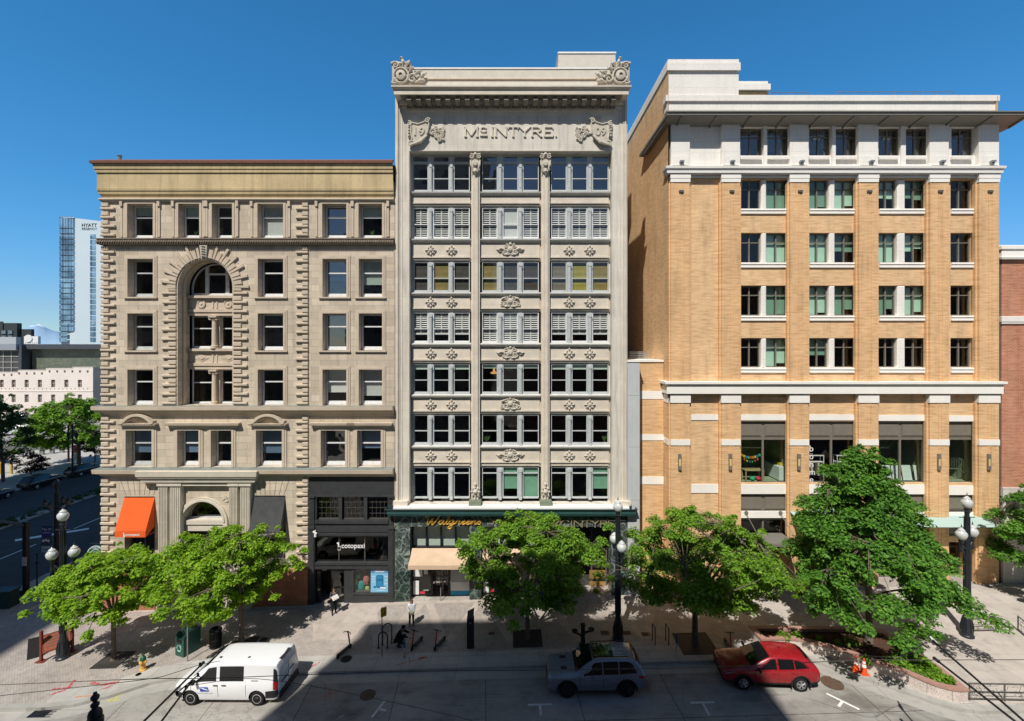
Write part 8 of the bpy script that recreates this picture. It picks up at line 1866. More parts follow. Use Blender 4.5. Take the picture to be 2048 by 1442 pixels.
b = gp(100,1190); x, y, z = b; o = thing('bench', 'dark metal bench table half hidden behind the leftmost tree', 'bench', b); m = MB(); m.box(x-.75,x+.75,y-.35,y+.35,z+.72,z+.78); m.obj('top', IRON, o)
for a in (-.68,.68):
    for c in (-.3,.3): m = MB(); m.tube([(x+a,y+c,z),(x+a,y+c,z+.72)], .025, 6); m.obj('leg', IRON, o)
# red information stand and A-frame
b = gp(92,1322); x, y, z = b; o = thing('information_stand', 'rust red two post map stand with tilted panel near the corner', 'sign', b); RUSTR = plain('rust_red_paint', (.19,.045,.03), .5, .3, var=.15)
for dx_, dy_ in ((-.22,-.05),(.72,.85)): m = MB(); m.box(x+dx_-.06,x+dx_+.06,y+dy_-.06,y+dy_+.06,z,z+1.75); m.box(x+dx_-.22,x+dx_+.22,y+dy_-.16,y+dy_+.16,z,z+.05); m.obj('post', RUSTR, o)
m = MB(); m.xf = Matrix.Translation((x+.25,y+.4,z+.95)) @ Matrix.Rotation(radians(46),4,'Z') @ Matrix.Rotation(radians(-38),4,'X'); m.box(-.62,.62,-.03,.03,-.5,.5); m.cur = 1; m.box(-.55,.55,-.036,-.03,-.42,.42); m.cur = 2
for k in range(4): m.box(-.45,.1+.1*(k%2),-.04,-.036,.25-.16*k,.29-.16*k)
m.box(.2,.48,-.0405,-.036,-.3,.3); m.obj('panel', [RUSTR, plain('map_panel', (.32,.10,.06), .4), plain('map_print', (.10,.09,.09), .5)], o)
b = gp(72,1311); x, y, z = b; o = thing('sandwich_board', 'black sandwich board standing left of the rust red stand', 'sign', b)
for s in (-1,1): m = MB(); m.xf = Matrix.Translation((x,y,z)) @ Matrix.Rotation(radians(35),4,'Z') @ Matrix.Translation((0,s*.28,0)) @ Matrix.Rotation(radians(15*s),4,'X'); m.box(-.33,.33,-.02,.02,.0,1.1); m.obj('board', plain('board_black', (.025,.025,.025), .6, var=.3, scale=8), o)
# hydrant
b = gp(286,1340); x, y, z = b; o = thing('fire_hydrant', 'yellow fire hydrant with dark green cap near the kerb', 'hydrant', b); YH = plain('hydrant_yellow', (.72,.40,.10), .5, .3, var=.2, scale=6); GH = plain('hydrant_green', (.015,.10,.05), .4, .4)
m = MB(); m.lathe([(.17,0),(.17,.06),(.12,.08),(.115,.36),(.15,.38),(.15,.43),(.125,.44),(.125,.56)], (x,y,z), 18); m.obj('barrel', YH, o, smooth=True); m = MB(); m.lathe([(.15,.56),(.155,.60),(.13,.70),(.07,.78),(.04,.79),(.04,.85),(.02,.86)], (x,y,z), 18); m.obj('bonnet', GH, o, smooth=True)
for nm, v, r in (('side_cap',(-1,0),.07),('side_cap',(1,0),.07),('front_cap',(0,-1),.09)): m = MB(); m.lathe([(r*.8,.09),(r,.13),(r,.19),(r*.4,.22)], (0,0,0), 12, 'y'); mm_ = MB(); mm_.xf = Matrix.Translation((x,y,z+.47)) @ Matrix.Rotation(atan2(v[1],v[0])-pi/2,4,'Z'); mm_.lathe([(r*.8,.09),(r,.13),(r,.19),(r*.4,.22)], (0,0,0), 12, 'y'); mm_.obj(nm, YH, o)
# recycling bin and slatted bin
b = gp(376,1303); x, y, z = b; o = thing('recycling_bin', 'dark green recycling bin with round emblem behind the parking sign', 'bin', b); GB_ = plain('recycling_green', (.018,.085,.065), .4, .4, var=.2); m = MB(); m.xf = Matrix.Translation((x,y,z)) @ Matrix.Rotation(radians(-22),4,'Z'); m.bbox(-.36,.36,-.5,.5,.0,1.05,.02); m.extr([(-.37,-.51,1.05),(.37,-.51,1.05),(.37,-.3,1.28),(-.37,-.3,1.28)], (0,.01,0)); m.extr([(-.37,-.51,1.05),(-.37,.5,1.05),(-.37,.5,1.28),(-.37,-.3,1.28)], (.74,0,0)); m.obj('bin_body', GB_, o)
m2 = MB(); m2.xf = m.xf; m2.box(-.22,.22,-.515,-.5,.78,.98); m2.obj('opening', BLACKP, o); m2 = MB(); m2.xf = m.xf
for k in range(3):
    a0 = 90+120*k; p = arcpts(0,.48,.17,a0+12,a0+100,6); 
    for (u0,w0),(u1,w1) in zip(p,p[1:]): m2.tube([(u0,-.51,w0),(u1,-.51,w1)], .028, 5)
    a_ = radians(a0+112); m2.extr([(.17*cos(a_),-.515,.48+.17*sin(a_)),(.23*cos(a_-.35),-.515,.48+.23*sin(a_-.35)),(.11*cos(a_-.35),-.515,.48+.11*sin(a_-.35))], (0,.02,0))
m2.obj('recycling_mark', plain('mark_mint', (.35,.55,.47), .6), o)
b = gp(431,1294); x, y, z = b; o = thing('slatted_bin', 'round black slatted litter bin behind the white van', 'bin', b); m = MB(); m.lathe([(.25,.06),(.27,.1),(.27,.88),(.25,.9)], (x,y,z), 20); m.obj('liner', plain('liner_black', (.012,.012,.012), .7), o); m = MB()
for k in range(26): a = 2*pi*k/26; m.tube([(x+.29*cos(a),y+.29*sin(a),z+.04),(x+.31*cos(a),y+.31*sin(a),z+.5),(x+.30*cos(a),y+.30*sin(a),z+.98)], .018, 5)
for hh in (.08,.5,.92): m.lathe([(.285,hh-.02),(.315,hh-.02),(.315,hh+.02),(.285,hh+.02)], (x,y,z), 24)
m.obj('slats', IRON, o); m = MB(); m.lathe([(.34,.96),(.35,1.02),(.30,1.10),(.18,1.13),(.17,1.08),(.17,.98)], (x,y,z), 24); m.obj('lid', IRON, o, smooth=True)
# signs on posts
def post(o, x, y, z, h, r=.03, mat=None): m = MB(); m.tube([(x,y,z-.05),(x,y,z+h)], r, 8); m.obj('post', mat or STEEL, o)
b = gp(375,1323); x, y, z = b; o = thing('parking_sign', 'grey post with white and orange plates beside the green bin', 'sign', b); post(o, x, y, z, Z(1240,y)-z, .032); m = MB(); zt = Z(1243,y); m.xf = Matrix.Translation((x,y-.04,zt)) @ Matrix.Rotation(radians(-12),4,'Z'); m.box(-.24,.12,-.01,.01,-.05,.35); m.cur = 1; m.box(-.15,.05,-.014,-.01,.08,.27); m.obj('white_plate', [plain('plate_white', (.66,.68,.68), .5), plain('plate_ink', (.12,.13,.15), .5)], o)
m = MB(); m.xf = Matrix.Translation((x+.30,y+.02,zt+.17)) @ Matrix.Rotation(radians(-12),4,'Z') @ Matrix.Rotation(radians(-12),4,'Y'); m.box(-.24,.24,-.01,.01,-.11,.11); m.cur = 1; m.box(-.16,.16,-.014,-.01,-.03,.04); m.obj('orange_plate', [plain('plate_orange', (.75,.28,.02), .5), plain('plate_ink2', (.25,.10,.02), .5)], o)
b = gp(764,1313); x, y, z = b; o = thing('scooter_sign', 'yellow plate on a thin post beside the bike hoops', 'sign', b); post(o, x, y, z, Z(1214,y)-z, .026, FRAMED); m = MB(); zt = Z(1232,y); m.xf = Matrix.Translation((x+.10,y-.03,zt)) @ Matrix.Rotation(radians(38),4,'Z'); m.box(-.17,.17,-.01,.01,-.02,.50); m.cur = 1
m.box(-.09,.09,-.014,-.01,.16,.19); m.box(.05,.075,-.014,-.01,.19,.36); m.lathe([(.03,-.004),(.03,0)], (-.08,-.01,.14), 10, 'y'); m.lathe([(.03,-.004),(.03,0)], (.08,-.01,.14), 10, 'y'); m.box(-.12,-.1,-.0142,-.01,.40,.43); m.box(-.1,.1,-.0141,-.01,.41,.425); m.obj('plate', [plain('plate_yellow', (.80,.42,.03), .5), plain('plate_black', (.02,.02,.02), .5)], o)
def meter(px, py, lab, h):
    b = gp(px, py); x, y, z = b; o = thing('stall_marker', lab, 'post', b); m = MB(); m.lathe([(.09,0),(.09,.02),(.03,.03),(.03,h)], (x,y,z), 10); m.obj('post', STEEL, o)
    m = MB(); m.box(x-.05,x+.05,y-.05,y-.028,z+h*.45,z+h); m.cur = 1; m.box(x-.05,x+.05,y-.054,y-.049,z+h*.28,z+h*.5); m.obj('plate', [plain('stall_blue', (.07,.12,.24), .5), plain('stall_white', (.5,.55,.62), .5)], o)
meter(809,1314,'stall marker post with blue and white plate by the crouching person',1.05); meter(1352,1304,'stall marker post with pale plate left of the rightmost tree pit',1.05)
# bike hoops
def hoop(px, py, w_, h_, ang, lab, grp):
    b = gp(px, py); x, y, z = b; o = MB(); ux, uy = cos(ang), sin(ang); r = w_/2
    pts = [(x-ux*r,y-uy*r,z-.03)]+[(x+ux*r*cos(t),y+uy*r*cos(t),z+h_-r+r*sin(t)) for t in [pi-pi*k/10 for k in range(11)]]+[(x+ux*r,y+uy*r,z-.03)]
    o.tube(pts, .035, 8); o.lathe([(.08,0),(.08,.012)], (x-ux*r,y-uy*r,z), 10); o.lathe([(.08,0),(.08,.012)], (x+ux*r,y+uy*r,z), 10); tag(o.obj('bike_hoop', IRON, smooth=True), lab, 'bike rack', grp)
hoop(766,1296,.52,.92,0,'front one of two black bike hoops by the crouching person','bike hoops'); hoop(774.5,1288,.52,1.2,radians(20),'rear taller one of two black bike hoops by the crouching person','bike hoops')
def staple(px0, py0, px1, py1, lab):
    a = gp(px0,py0); b = gp(px1,py1); m = MB(); h = 1.0; m.tube([(a[0],a[1],a[2]-.03),(a[0],a[1],a[2]+h)], .03, 8); m.tube([(b[0],b[1],b[2]-.03),(b[0],b[1],b[2]+h)], .03, 8); m.tube([(a[0],a[1],a[2]+h-.02),(b[0],b[1],b[2]+h-.02)], .035, 8); tag(m.obj('bike_hoop', FRAMED, smooth=True), lab, 'bike rack', 'bike staples')
staple(1304.5,1281,1310.5,1291,'left one of two square brown bike staples right of the lamp'); staple(1331.5,1281,1337.5,1291,'right one of two square brown bike staples right of the lamp')
# pay station
b = gp(941,1294); x, y, z = b; o = thing('pay_station', 'tall black parking pay station with slanted top on the pavement', 'pay station', b); m = MB(); m.bbox(x-.20,x+.20,y-.16,y+.16,z-.02,z+1.72,.02); m.obj('cabinet', BLACKP, o); m = MB(); m.extr([(x-.18,y-.3,z+1.66),(x+.20,y-.3,z+1.86),(x+.20,y+.2,z+2.12),(x-.18,y+.2,z+1.92)], (0,0,.04)); m.obj('solar_panel', plain('panel_black', (.03,.03,.032), .3), o); m = MB(); m.box(x-.06,x+.06,y-.166,y-.158,z+1.45,z+1.5); m.obj('display', plain('display_grey', (.35,.38,.42), .4), o)
# drinking fountain
b = gp(1166,1292); x, y, z = b; o = thing('drinking_fountain', 'black two bowl drinking fountain behind the grey car', 'fountain', b); m = MB(); m.lathe([(.22,0),(.22,.1),(.13,.16),(.12,1.15),(.15,1.18),(.15,1.25),(.06,1.3)], (x,y,z), 16); m.obj('pedestal', IRON, o)
for s, hh, dy_ in ((-1,.78,.1),(1,.95,-.05)): m = MB(); gx, gy = x+s*.46, y+dy_; m.tube([(x,y,z+hh-.25),(x+s*.25,y+dy_*.5,z+hh-.12),(gx,gy,z+hh-.05)], [.07,.06,.06], 8); m.lathe([(.05,-.12),(.15,-.03),(.19,.05),(.17,.06),(.11,.0)], (gx,gy,z+hh), 16); m.obj('bowl', IRON, o, smooth=True)
# electric scooters
ORS = plain('scooter_red', (.62,.08,.035), .4, .4, var=.1)
def scooter(px, py, ang, lab, red=ORS, s=1.0):
    o = thing('electric_scooter', lab, 'scooter', group='electric scooters on the pavement')
    m = MB(); m.bbox(-.42,.30,-.09,.09,.13,.20,.01); m.tube([(.28,0,.17),(.42,0,.24)], [.07,.05], 8); m.obj('deck', plain('deck_dark', (.05,.055,.058), .6), o)
    for wx in (-.48,.52): m = MB(); m.lathe([(.07,-.03),(.11,-.028),(.12,-.015),(.12,.015),(.11,.028),(.07,.03)], (wx,0,.12), 18, 'y'); m.obj('wheel', RUBBER, o, smooth=True)
    m = MB(); m.box(-.56,-.36,-.06,.06,.21,.245); m.tube([(-.42,0,.2),(-.56,0,.22)], .03, 6); m.obj('mudguard', IRON, o)
    m = MB(); m.tube([(.52,0,.12),(.47,0,.32),(.44,0,.45)], .035, 8); m.tube([(.36,0,.86),(.33,0,1.02)], .03, 8); m.obj('steering_column', IRON, o)
    m = MB(); m.tube([(.45,0,.42),(.36,0,.90)], .045, 8); m.obj('stem', red, o)
    m = MB(); m.tube([(.24,-.27,1.02),(.31,-.16,1.06),(.33,0,1.05),(.31,.16,1.06),(.24,.27,1.02)], .02, 6); m.tube([(.30,.12,1.05),(.38,.14,1.0)], .012, 5); m.tube([(.30,-.12,1.05),(.38,-.14,1.0)], .012, 5); m.box(.28,.36,-.05,.05,1.03,1.09); m.obj('handlebar', IRON, o)
    x, y = G(px, py, .15); put(o, x, y, ang, .15, s); return o
scooter(688,1307,radians(68),'black and red electric scooter at left over the utility cover')
scooter(834,1291,radians(-112),'red stemmed electric scooter right beside the crouching person')
scooter(880,1291,radians(-114),'red stemmed electric scooter standing alone left of the pay station')
scooter(1456,1296,radians(-95),'red stemmed electric scooter behind the bonnet of the red car')
# cones
ORC = plain('cone_orange', (.80,.10,.02), .6, .3, var=.06)
def cone(px, py, lab):
    b = gp(px, py); x, y, z = b; o = thing('traffic_cone', lab, 'traffic cone', b, 'traffic cones'); m = MB(); m.box(x-.19,x+.19,y-.19,y+.19,z,z+.035); m.lathe([(.15,.035),(.04,.78),(.025,.79)], (x,y,z), 18); m.obj('cone_body', ORC, o, smooth=True); m = MB(); m.lathe([(.105,.36),(.085,.50),(.084,.50)], (x,y,z), 18); m.lathe([(.080,.55),(.066,.64),(.065,.64)], (x,y,z), 18); m.obj('reflective_band', WHITEP, o, smooth=True)
cone(1712,1341.5,'left one of the two orange traffic cones by the planter'); cone(1728,1347.5,'right one of the two orange traffic cones by the planter')
# lattice railings
def railing(p0, p1, h, lab, seed):
    a = Vector(gp(*p0)); b = Vector(gp(*p1)); d = b-a; o = thing('railing', lab, 'railing', tuple(a), 'low patterned metal railings'); n = max(1, round(d.length/1.6)); R = random.Random(seed); up = Vector((0,0,1))
    m = MB(); m.tube([a+up*h,b+up*h], .035, 6); m.tube([a+up*.10,b+up*.10], .03, 6); m.tube([a+up*h*.55,b+up*h*.55], .015, 5); m.obj('rails', FRAMED, o)
    for k in range(n+1): q = a+d*k/n; m = MB(); m.tube([q-up*.05,q+up*(h+.03)], .035, 6); m.obj('post', FRAMED, o)
    m = MB()
    for k in range(n*26):
        u = R.random(); v = R.uniform(.12,.95)*h; l = R.uniform(.08,.26); th = R.uniform(0,pi); q = a+d*u+up*v; e = q+d.normalized()*l*cos(th)+up*l*sin(th); e.z = min(e.z, a.z+(b.z-a.z)*u+h); m.tube([q,(q+e)/2+up*.03,e], .010, 4, False)
    m.obj('branch_pattern', FRAMED, o, recalc=False)
railing((1939,1401),(2080,1404),.80,'low dark railing with branch pattern at the lower right kerb',1)
railing((1942,1264),(1992,1263),.75,'short dark railing with branch pattern behind the big layered tree',2)
railing((2036,1262),(2060,1282),.85,'dark railing cut by the right edge of the picture',3)
# low flank wall and yellow posts in the far left
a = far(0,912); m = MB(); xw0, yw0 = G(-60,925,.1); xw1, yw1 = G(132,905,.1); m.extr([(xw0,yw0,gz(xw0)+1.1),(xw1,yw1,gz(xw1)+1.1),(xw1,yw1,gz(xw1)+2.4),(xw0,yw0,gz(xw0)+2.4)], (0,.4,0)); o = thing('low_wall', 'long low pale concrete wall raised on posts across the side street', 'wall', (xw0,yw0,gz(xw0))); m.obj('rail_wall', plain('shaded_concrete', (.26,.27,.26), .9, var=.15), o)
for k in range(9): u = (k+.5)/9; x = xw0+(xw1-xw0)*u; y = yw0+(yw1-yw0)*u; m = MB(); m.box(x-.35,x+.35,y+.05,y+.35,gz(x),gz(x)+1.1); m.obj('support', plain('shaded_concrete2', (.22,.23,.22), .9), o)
for k, (px, lab) in enumerate(((1,'left yellow post at the far left'),(23,'right yellow post at the far left'))): b = far(px,948); m = MB(); m.lathe([(.16,0),(.16,1.7),(.1,1.8)], b, 10); tag(m.obj('bollard', plain('yellow_paint', (.62,.40,.06), .6)), lab+' beside the tan car', 'bollard', 'yellow posts')
b = far(137,926); m = MB(); x, y, z = b; o = thing('notice_post', 'maroon pole with red and white notice below the sunlit tree', 'sign', b); m.tube([(x,y,z),(x,y,Z(828,y))], .14, 8); m.obj('pole', plain('maroon_pole', (.20,.07,.08), .6), o); xb_ = X(153,y); m = MB(); m.box(xb_-.75,xb_+.75,y-.1,y,Z(906,y),Z(890,y)); m.cur = 1; m.box(xb_-.75,xb_+.75,y-.1,y,Z(918,y),Z(906.5,y)); m.obj('notice', [plain('notice_red', (.28,.05,.05), .6), plain('notice_white', (.4,.42,.45), .6, var=.3)], o)
b = far(145,955); x, y, z = b; o = thing('lantern_post', 'dark twin lantern post beside the sunlit tree', 'street lamp', b); m = MB(); m.lathe([(.3,0),(.3,.5),(.13,.8),(.10,Z(848,y)-z)], (x,y,z), 10); m.obj('post', IRON, o)
for s in (-1,1): m = MB(); zz_ = Z(868,y); m.tube([(x,y,zz_-1),(x+s*.5,y,zz_-1.1),(x+s*.6,y,zz_-.7)], .05, 6); m.lathe([(.1,-.7),(.22,-.1),(.25,0),(.05,.3)], (x+s*.6,y,zz_), 8); m.obj('lantern', IRON, o)
# tram pole finial, bracket arms and wires in the foreground
yp_ = -19.2; x = X(190,yp_); zt = Z(1384,yp_); o = thing('tram_pole', 'black tram wire pole with ball and urn finial at the lower left', 'pole', (x,yp_,gz(x)))
m = MB(); m.lathe([(.2,0),(.2,zt-gz(x)-.75),(.17,zt-gz(x)-.72)], (x,yp_,gz(x)), 18); m.obj('shaft', IRON, o, smooth=True)
m = MB(); m.lathe([(.17,-.76),(.17,-.60),(.145,-.52),(.08,-.46),(.07,-.42),(.105,-.38),(.105,-.33),(.05,-.28),(.055,-.24),(.10,-.19),(.105,-.13),(.07,-.08),(.03,-.06),(.05,-.045),(.045,-.01),(.0,.0)], (x,yp_,zt), 18); m.obj('finial', IRON, o, smooth=True)
def P3(px, py, d): return ((px-1024)*d/F, d-DF, HC-(py-HY)*d/F)
def arm(name, label, segs, extra=None):
    o = thing(name, label, 'bracket', P3(*segs[0][0]))
    for p, q, r in segs: m = MB(); a, b = P3(*p), P3(*q); m.tube([a,b], r, 8); d = Vector(b)-Vector(a); m.tube([Vector(b)-d*.06,Vector(b)], r*1.7, 8); m.obj('tube', IRON, o)
    return o
arm('tram_bracket','pair of slanting black tram wire bracket tubes across the white van',[((265,1465,13.0),(407,1325,17.6),.032),((306,1465,13.0),(384,1362,16.2),.032)])
m = MB(); 
for p in ((400,1329,17.4),(372,1374,16.0),(396,1350,17.0),(354,1386,15.5)): c = P3(*p); m.lathe([(.02,-.07),(.042,-.04),(.042,.04),(.02,.07)], c, 8)
m.tube([P3(354,1386,15.5),P3(396,1350,17.0)], .022, 6); m.tube([P3(396,1350,17.0),P3(402,1356,17.0),P3(372,1374,16)], .015, 5); tag(m.obj('wire_clamp', BLK), 'cluster of small black clamps at the tip of the left bracket tubes', 'clamp')
arm('tram_bracket','black tram wire bracket tubes with white insulator at the lower right',[((2075,1466,14.2),(1866,1282,18.6),.036),((2055,1462,14.3),(1868,1316,18.0),.036)])
m = MB(); a, b = P3(1866,1280,18.7), P3(1874,1288,18.4); m.tube([a,b], .055, 8); m.tube([P3(1861,1274,18.9),P3(1866,1280,18.7)], .035, 8); c = P3(1866,1283,18.6); m.lathe([(.05,-.12),(.05,.02)], c, 8); tag(m.obj('insulator', WHITEP), 'small white insulator on the tip of the right bracket tubes', 'insulator')
def wire(pts, r, lab, mat=None):
    P = [Vector(P3(*p)) for p in pts]; m = MB(); Q = []
    for k in range(len(P)-1):
        p0, p1, p2, p3 = P[max(k-1,0)], P[k], P[k+1], P[min(k+2,len(P)-1)]; m1 = (p2-p0)*.5*min(1,(p2-p1).length/max(.01,(p1-p0).length)); m2 = (p3-p1)*.5*min(1,(p2-p1).length/max(.01,(p3-p2).length)) if k+2 < len(P) else p2-p1
        if k == 0: m1 = p2-p1
        for j in range(8): t = j/8; Q.append(p1*(2*t**3-3*t*t+1)+m1*(t**3-2*t*t+t)+p2*(3*t*t-2*t**3)+m2*(t**3-t*t))
    Q.append(P[-1]); m.tube(Q, r, 5); tag(m.obj('tram_wire', mat or IRON, smooth=True), lab, 'wire', 'tram wires')
WG = plain('wire_copper', (.10,.085,.07), .5, .4, .3)
wire([(-60,1372,17),(310,1357,17.2),(405,1357,17.2),(800,1343,17.2),(1100,1340,17.2),(1430,1334,17.2),(1720,1320,17.4),(1860,1320,17.6),(2110,1319,17.6)], .013, 'long thin tram wire crossing the picture above the cars', WG)
wire([(-60,1398,16.5),(310,1356,17.0),(395,1331,18.6),(440,1322,20)], .011, 'thin tram wire rising from the left edge to the van roof')
wire([(372,1372,16),(500,1357,16.5),(650,1377,16.8),(900,1430,17),(1010,1460,17)], .009, 'faint thin wire sagging down from the van towards the lower edge', WG)
wire([(1640,1300,20),(1795,1314,18.2),(1866,1283,18.6),(1950,1316,17.8)], .010, 'thin span wire from the white insulator over the planter')
# ================================================================ people
SKIN = plain('skin', (.42,.25,.18), .6, .3, var=.05); SKIND = plain('skin_tan', (.36,.20,.14), .6, .3, var=.05)
def skin_mesh(name, verts, edges, radii, mat, parent, root=0, sub=2, flat=None):
    me = bpy.data.meshes.new(name); me.from_pydata(verts, edges, []); o = bpy.data.objects.new(name, me); COL.objects.link(o)
    md = o.modifiers.new('s', 'SKIN'); md.use_smooth_shade = True
    for i, r in enumerate(radii):
        d = me.skin_vertices[0].data[i]; rr_ = r if isinstance(r, tuple) else (r, r); d.radius = rr_; d.use_root = (i == root)
    ms = o.modifiers.new('u', 'SUBSURF'); ms.levels = sub; ms.render_levels = sub
    dg = bpy.context.evaluated_depsgraph_get(); dg.update(); nm = bpy.data.meshes.new_from_object(o.evaluated_get(dg)); nm.name = name
    bpy.data.objects.remove(o); nm.materials.clear(); nm.materials.append(mat)
    nm.polygons.foreach_set('use_smooth', [True]*len(nm.polygons)); return link(name, nm, parent)
def hand(V, E, R, wrist, direction, side, curl):
    """palm and five separate bent fingers grown from vertex wrist"""
    w = Vector(V[wrist]); d = Vector(direction).normalized(); s = Vector(side).normalized(); n = d.cross(s).normalized()
    def add(p, par, r): V.append(tuple(p)); R.append(r); E.append((par, len(V)-1)); return len(V)-1
    palm = add(w+d*.05, wrist, (.036,.018))
    kn = add(w+d*.085, palm, (.036,.016))
    for k, l in enumerate((.070,.080,.074,.058)):
        off = (k-1.5)*.019; b = add(w+d*.095+s*off, kn, .0095); c = add(w+d*(.095+l*.5)+s*off+n*curl*l*.25, b, .0085); add(w+d*(.095+l*.85)+s*off+n*curl*l*.7, c, .007)
    t = add(w+d*.045+s*.034, palm, .011); add(w+d*.085+s*.055+n*curl*.02, t, .0085)
def person(label, J, hts, shirt, trousers, hair, shoe, extra=None, skin=SKIN, sleeves='short', hairlen=.0, scale=1.0):
    """J: joints (local metres, facing -y): pelvis, chest, neck, head, shoulders, elbows, wrists, hips, knees, ankles, toes"""
    o = thing('person', label, 'person'); N = list(J.keys()); V = [tuple(J[k]) for k in N]; ix = {k: i for i, k in enumerate(N)}
    RAD = dict(pelvis=(.135,.10), waist=(.115,.085), chest=(.15,.105), neck=.052, jaw=.062, head=(.078,.092), crown=(.06,.07), ls=.062, rs=.062, le=.042, re=.042, lw=.028, rw=.028, lh=.088, rh=.088, lk=.058, rk=.058, la=.040, ra=.040, lt=.035, rt=.035)
    R = [RAD[k] for k in N]
    E = [(ix[a], ix[b]) for a, b in (('pelvis','waist'),('waist','chest'),('chest','neck'),('neck','jaw'),('jaw','head'),('head','crown'),('chest','ls'),('ls','le'),('le','lw'),('chest','rs'),('rs','re'),('re','rw'),('pelvis','lh'),('lh','lk'),('lk','la'),('la','lt'),('pelvis','rh'),('rh','rk'),('rk','ra'),('ra','rt'))]
    for w_, e_, sgn in (('lw','le',1),('rw','re',-1)):
        d = Vector(J[w_])-Vector(J[e_]); hand(V, E, R, ix[w_], d, Vector((0,-1,0)).cross(d)*sgn if abs(d.normalized().y) < .8 else Vector((sgn,0,0)), .8)
    skin_mesh('body', V, E, R, skin, o, 0, 2)
    def sub(names, edges, rad, mat, nm, root=0): i2 = {k: i for i, k in enumerate(names)}; return skin_mesh(nm, [tuple(J[k]) if isinstance(k, str) and k in J else EX[k] for k in names], [(i2[a], i2[b]) for a, b in edges], [rad[k] for k in names], mat, o, root, 2)
    EX = {}
    def between(a, b, t, k): EX[k] = tuple(Vector(J[a]).lerp(Vector(J[b]), t))
    f = 1.0 if sleeves == 'long' else .55
    between('le','lw',.85,'lc'); between('re','rw',.85,'rc'); between('ls','le',.75,'ls2'); between('rs','re',.75,'rs2'); EX['hem'] = tuple(Vector(J['pelvis'])+Vector((0,0,-.02))); EX['collar'] = tuple(Vector(J['chest']).lerp(Vector(J['neck']),.82))
    if sleeves == 'long': sub(['hem','waist','chest','collar','ls','le','lc','rs','re','rc'], [('hem','waist'),('waist','chest'),('chest','collar'),('chest','ls'),('ls','le'),('le','lc'),('chest','rs'),('rs','re'),('re','rc')], dict(hem=(.165,.125),waist=(.15,.115),chest=(.185,.138),collar=.088,ls=.085,le=.062,lc=.048,rs=.085,re=.062,rc=.048), shirt, 'jacket')
    else: sub(['hem','waist','chest','collar','ls','ls2','rs','rs2'], [('hem','waist'),('waist','chest'),('chest','collar'),('chest','ls'),('ls','ls2'),('chest','rs'),('rs','rs2')], dict(hem=(.155,.118),waist=(.14,.105),chest=(.178,.130),collar=.084,ls=.078,ls2=.066,rs=.078,rs2=.066), shirt, 'shirt')
    between('lk','la',.95,'lc2'); between('rk','ra',.95,'rc2')
    sub(['pelvis','lh','lk','lc2','rh','rk','rc2'], [('pelvis','lh'),('lh','lk'),('lk','lc2'),('pelvis','rh'),('rh','rk'),('rk','rc2')], dict(pelvis=(.148,.115),lh=.102,lk=.072,lc2=.056,rh=.102,rk=.072,rc2=.056), trousers, 'trousers')
    for a, t in (('la','lt'),('ra','rt')): m = MB(); p, q = Vector(J[a]), Vector(J[t]); m.tube([p+Vector((0,0,-.01))-(q-p)*.35, p+Vector((0,0,-.015)), p.lerp(q,.6)+Vector((0,0,.0)), q+(q-p)*.15], [.045,.052,.046,.028], 8); m.obj('shoe', shoe, o, smooth=True)
    hd = Vector(J['head']); fd = Vector((J['crown'][0]-J['head'][0], J['crown'][1]-J['head'][1], 0)); face = Vector(hts)
    face.normalize(); sd = face.cross(Vector((0,0,1))).normalized(); m = MB()
    m.tube([hd+face*.075+Vector((0,0,.02)), hd+face*.112+Vector((0,0,-.02)), hd+face*.09+Vector((0,0,-.035))], [.010,.016,.010], 6); 
    for s in (-1,1): m.lathe([(.01,-.03),(.022,-.01),(.022,.015),(.01,.03)], tuple(hd+sd*s*.083), 8)
    m.obj('face_relief', skin, o, smooth=True); m = MB()
    for s in (-1,1): m.lathe([(.004,-.008),(.012,0),(.004,.008)], tuple(hd+face*.083+sd*s*.032+Vector((0,0,.022))), 8); 
    m.tube([hd+face*.088-sd*.022+Vector((0,0,-.065)), hd+face*.093+Vector((0,0,-.068)), hd+face*.088+sd*.022+Vector((0,0,-.065))], .006, 5); m.obj('eyes_and_mouth', plain('dark_features', (.08,.03,.03), .5), o)
    if hair:
        m = MB(); c = hd+Vector((0,0,.035))-face*.012; n = 14; rings = []
        for k in range(8):
            a = pi*.5*(k/7.0); zz_ = .098*cos(a*1.0)+.0; rr_ = .098*sin(a)+.004
            ring = []
            for j in range(n):
                t = 2*pi*j/n; v = (sd*cos(t)*.92+face*sin(t)*1.05)*rr_; drop = 0
                if k == 7: drop = -.10-hairlen if v.normalized().dot(face) < .35 else .02
                ring.append(m.pt(tuple(c+v*(.98 if k == 7 else 1)+Vector((0,0,zz_+drop)))))
            rings.append(ring)
        for k in range(7):
            for j in range(n): m.face((rings[k][j],rings[k][(j+1)%n],rings[k+1][(j+1)%n],rings[k+1][j]))
        m.face(rings[0]); m.obj('hair', hair, o, smooth=True, angle=70)
    if extra: extra(o, J, hd, face, sd)
    return o
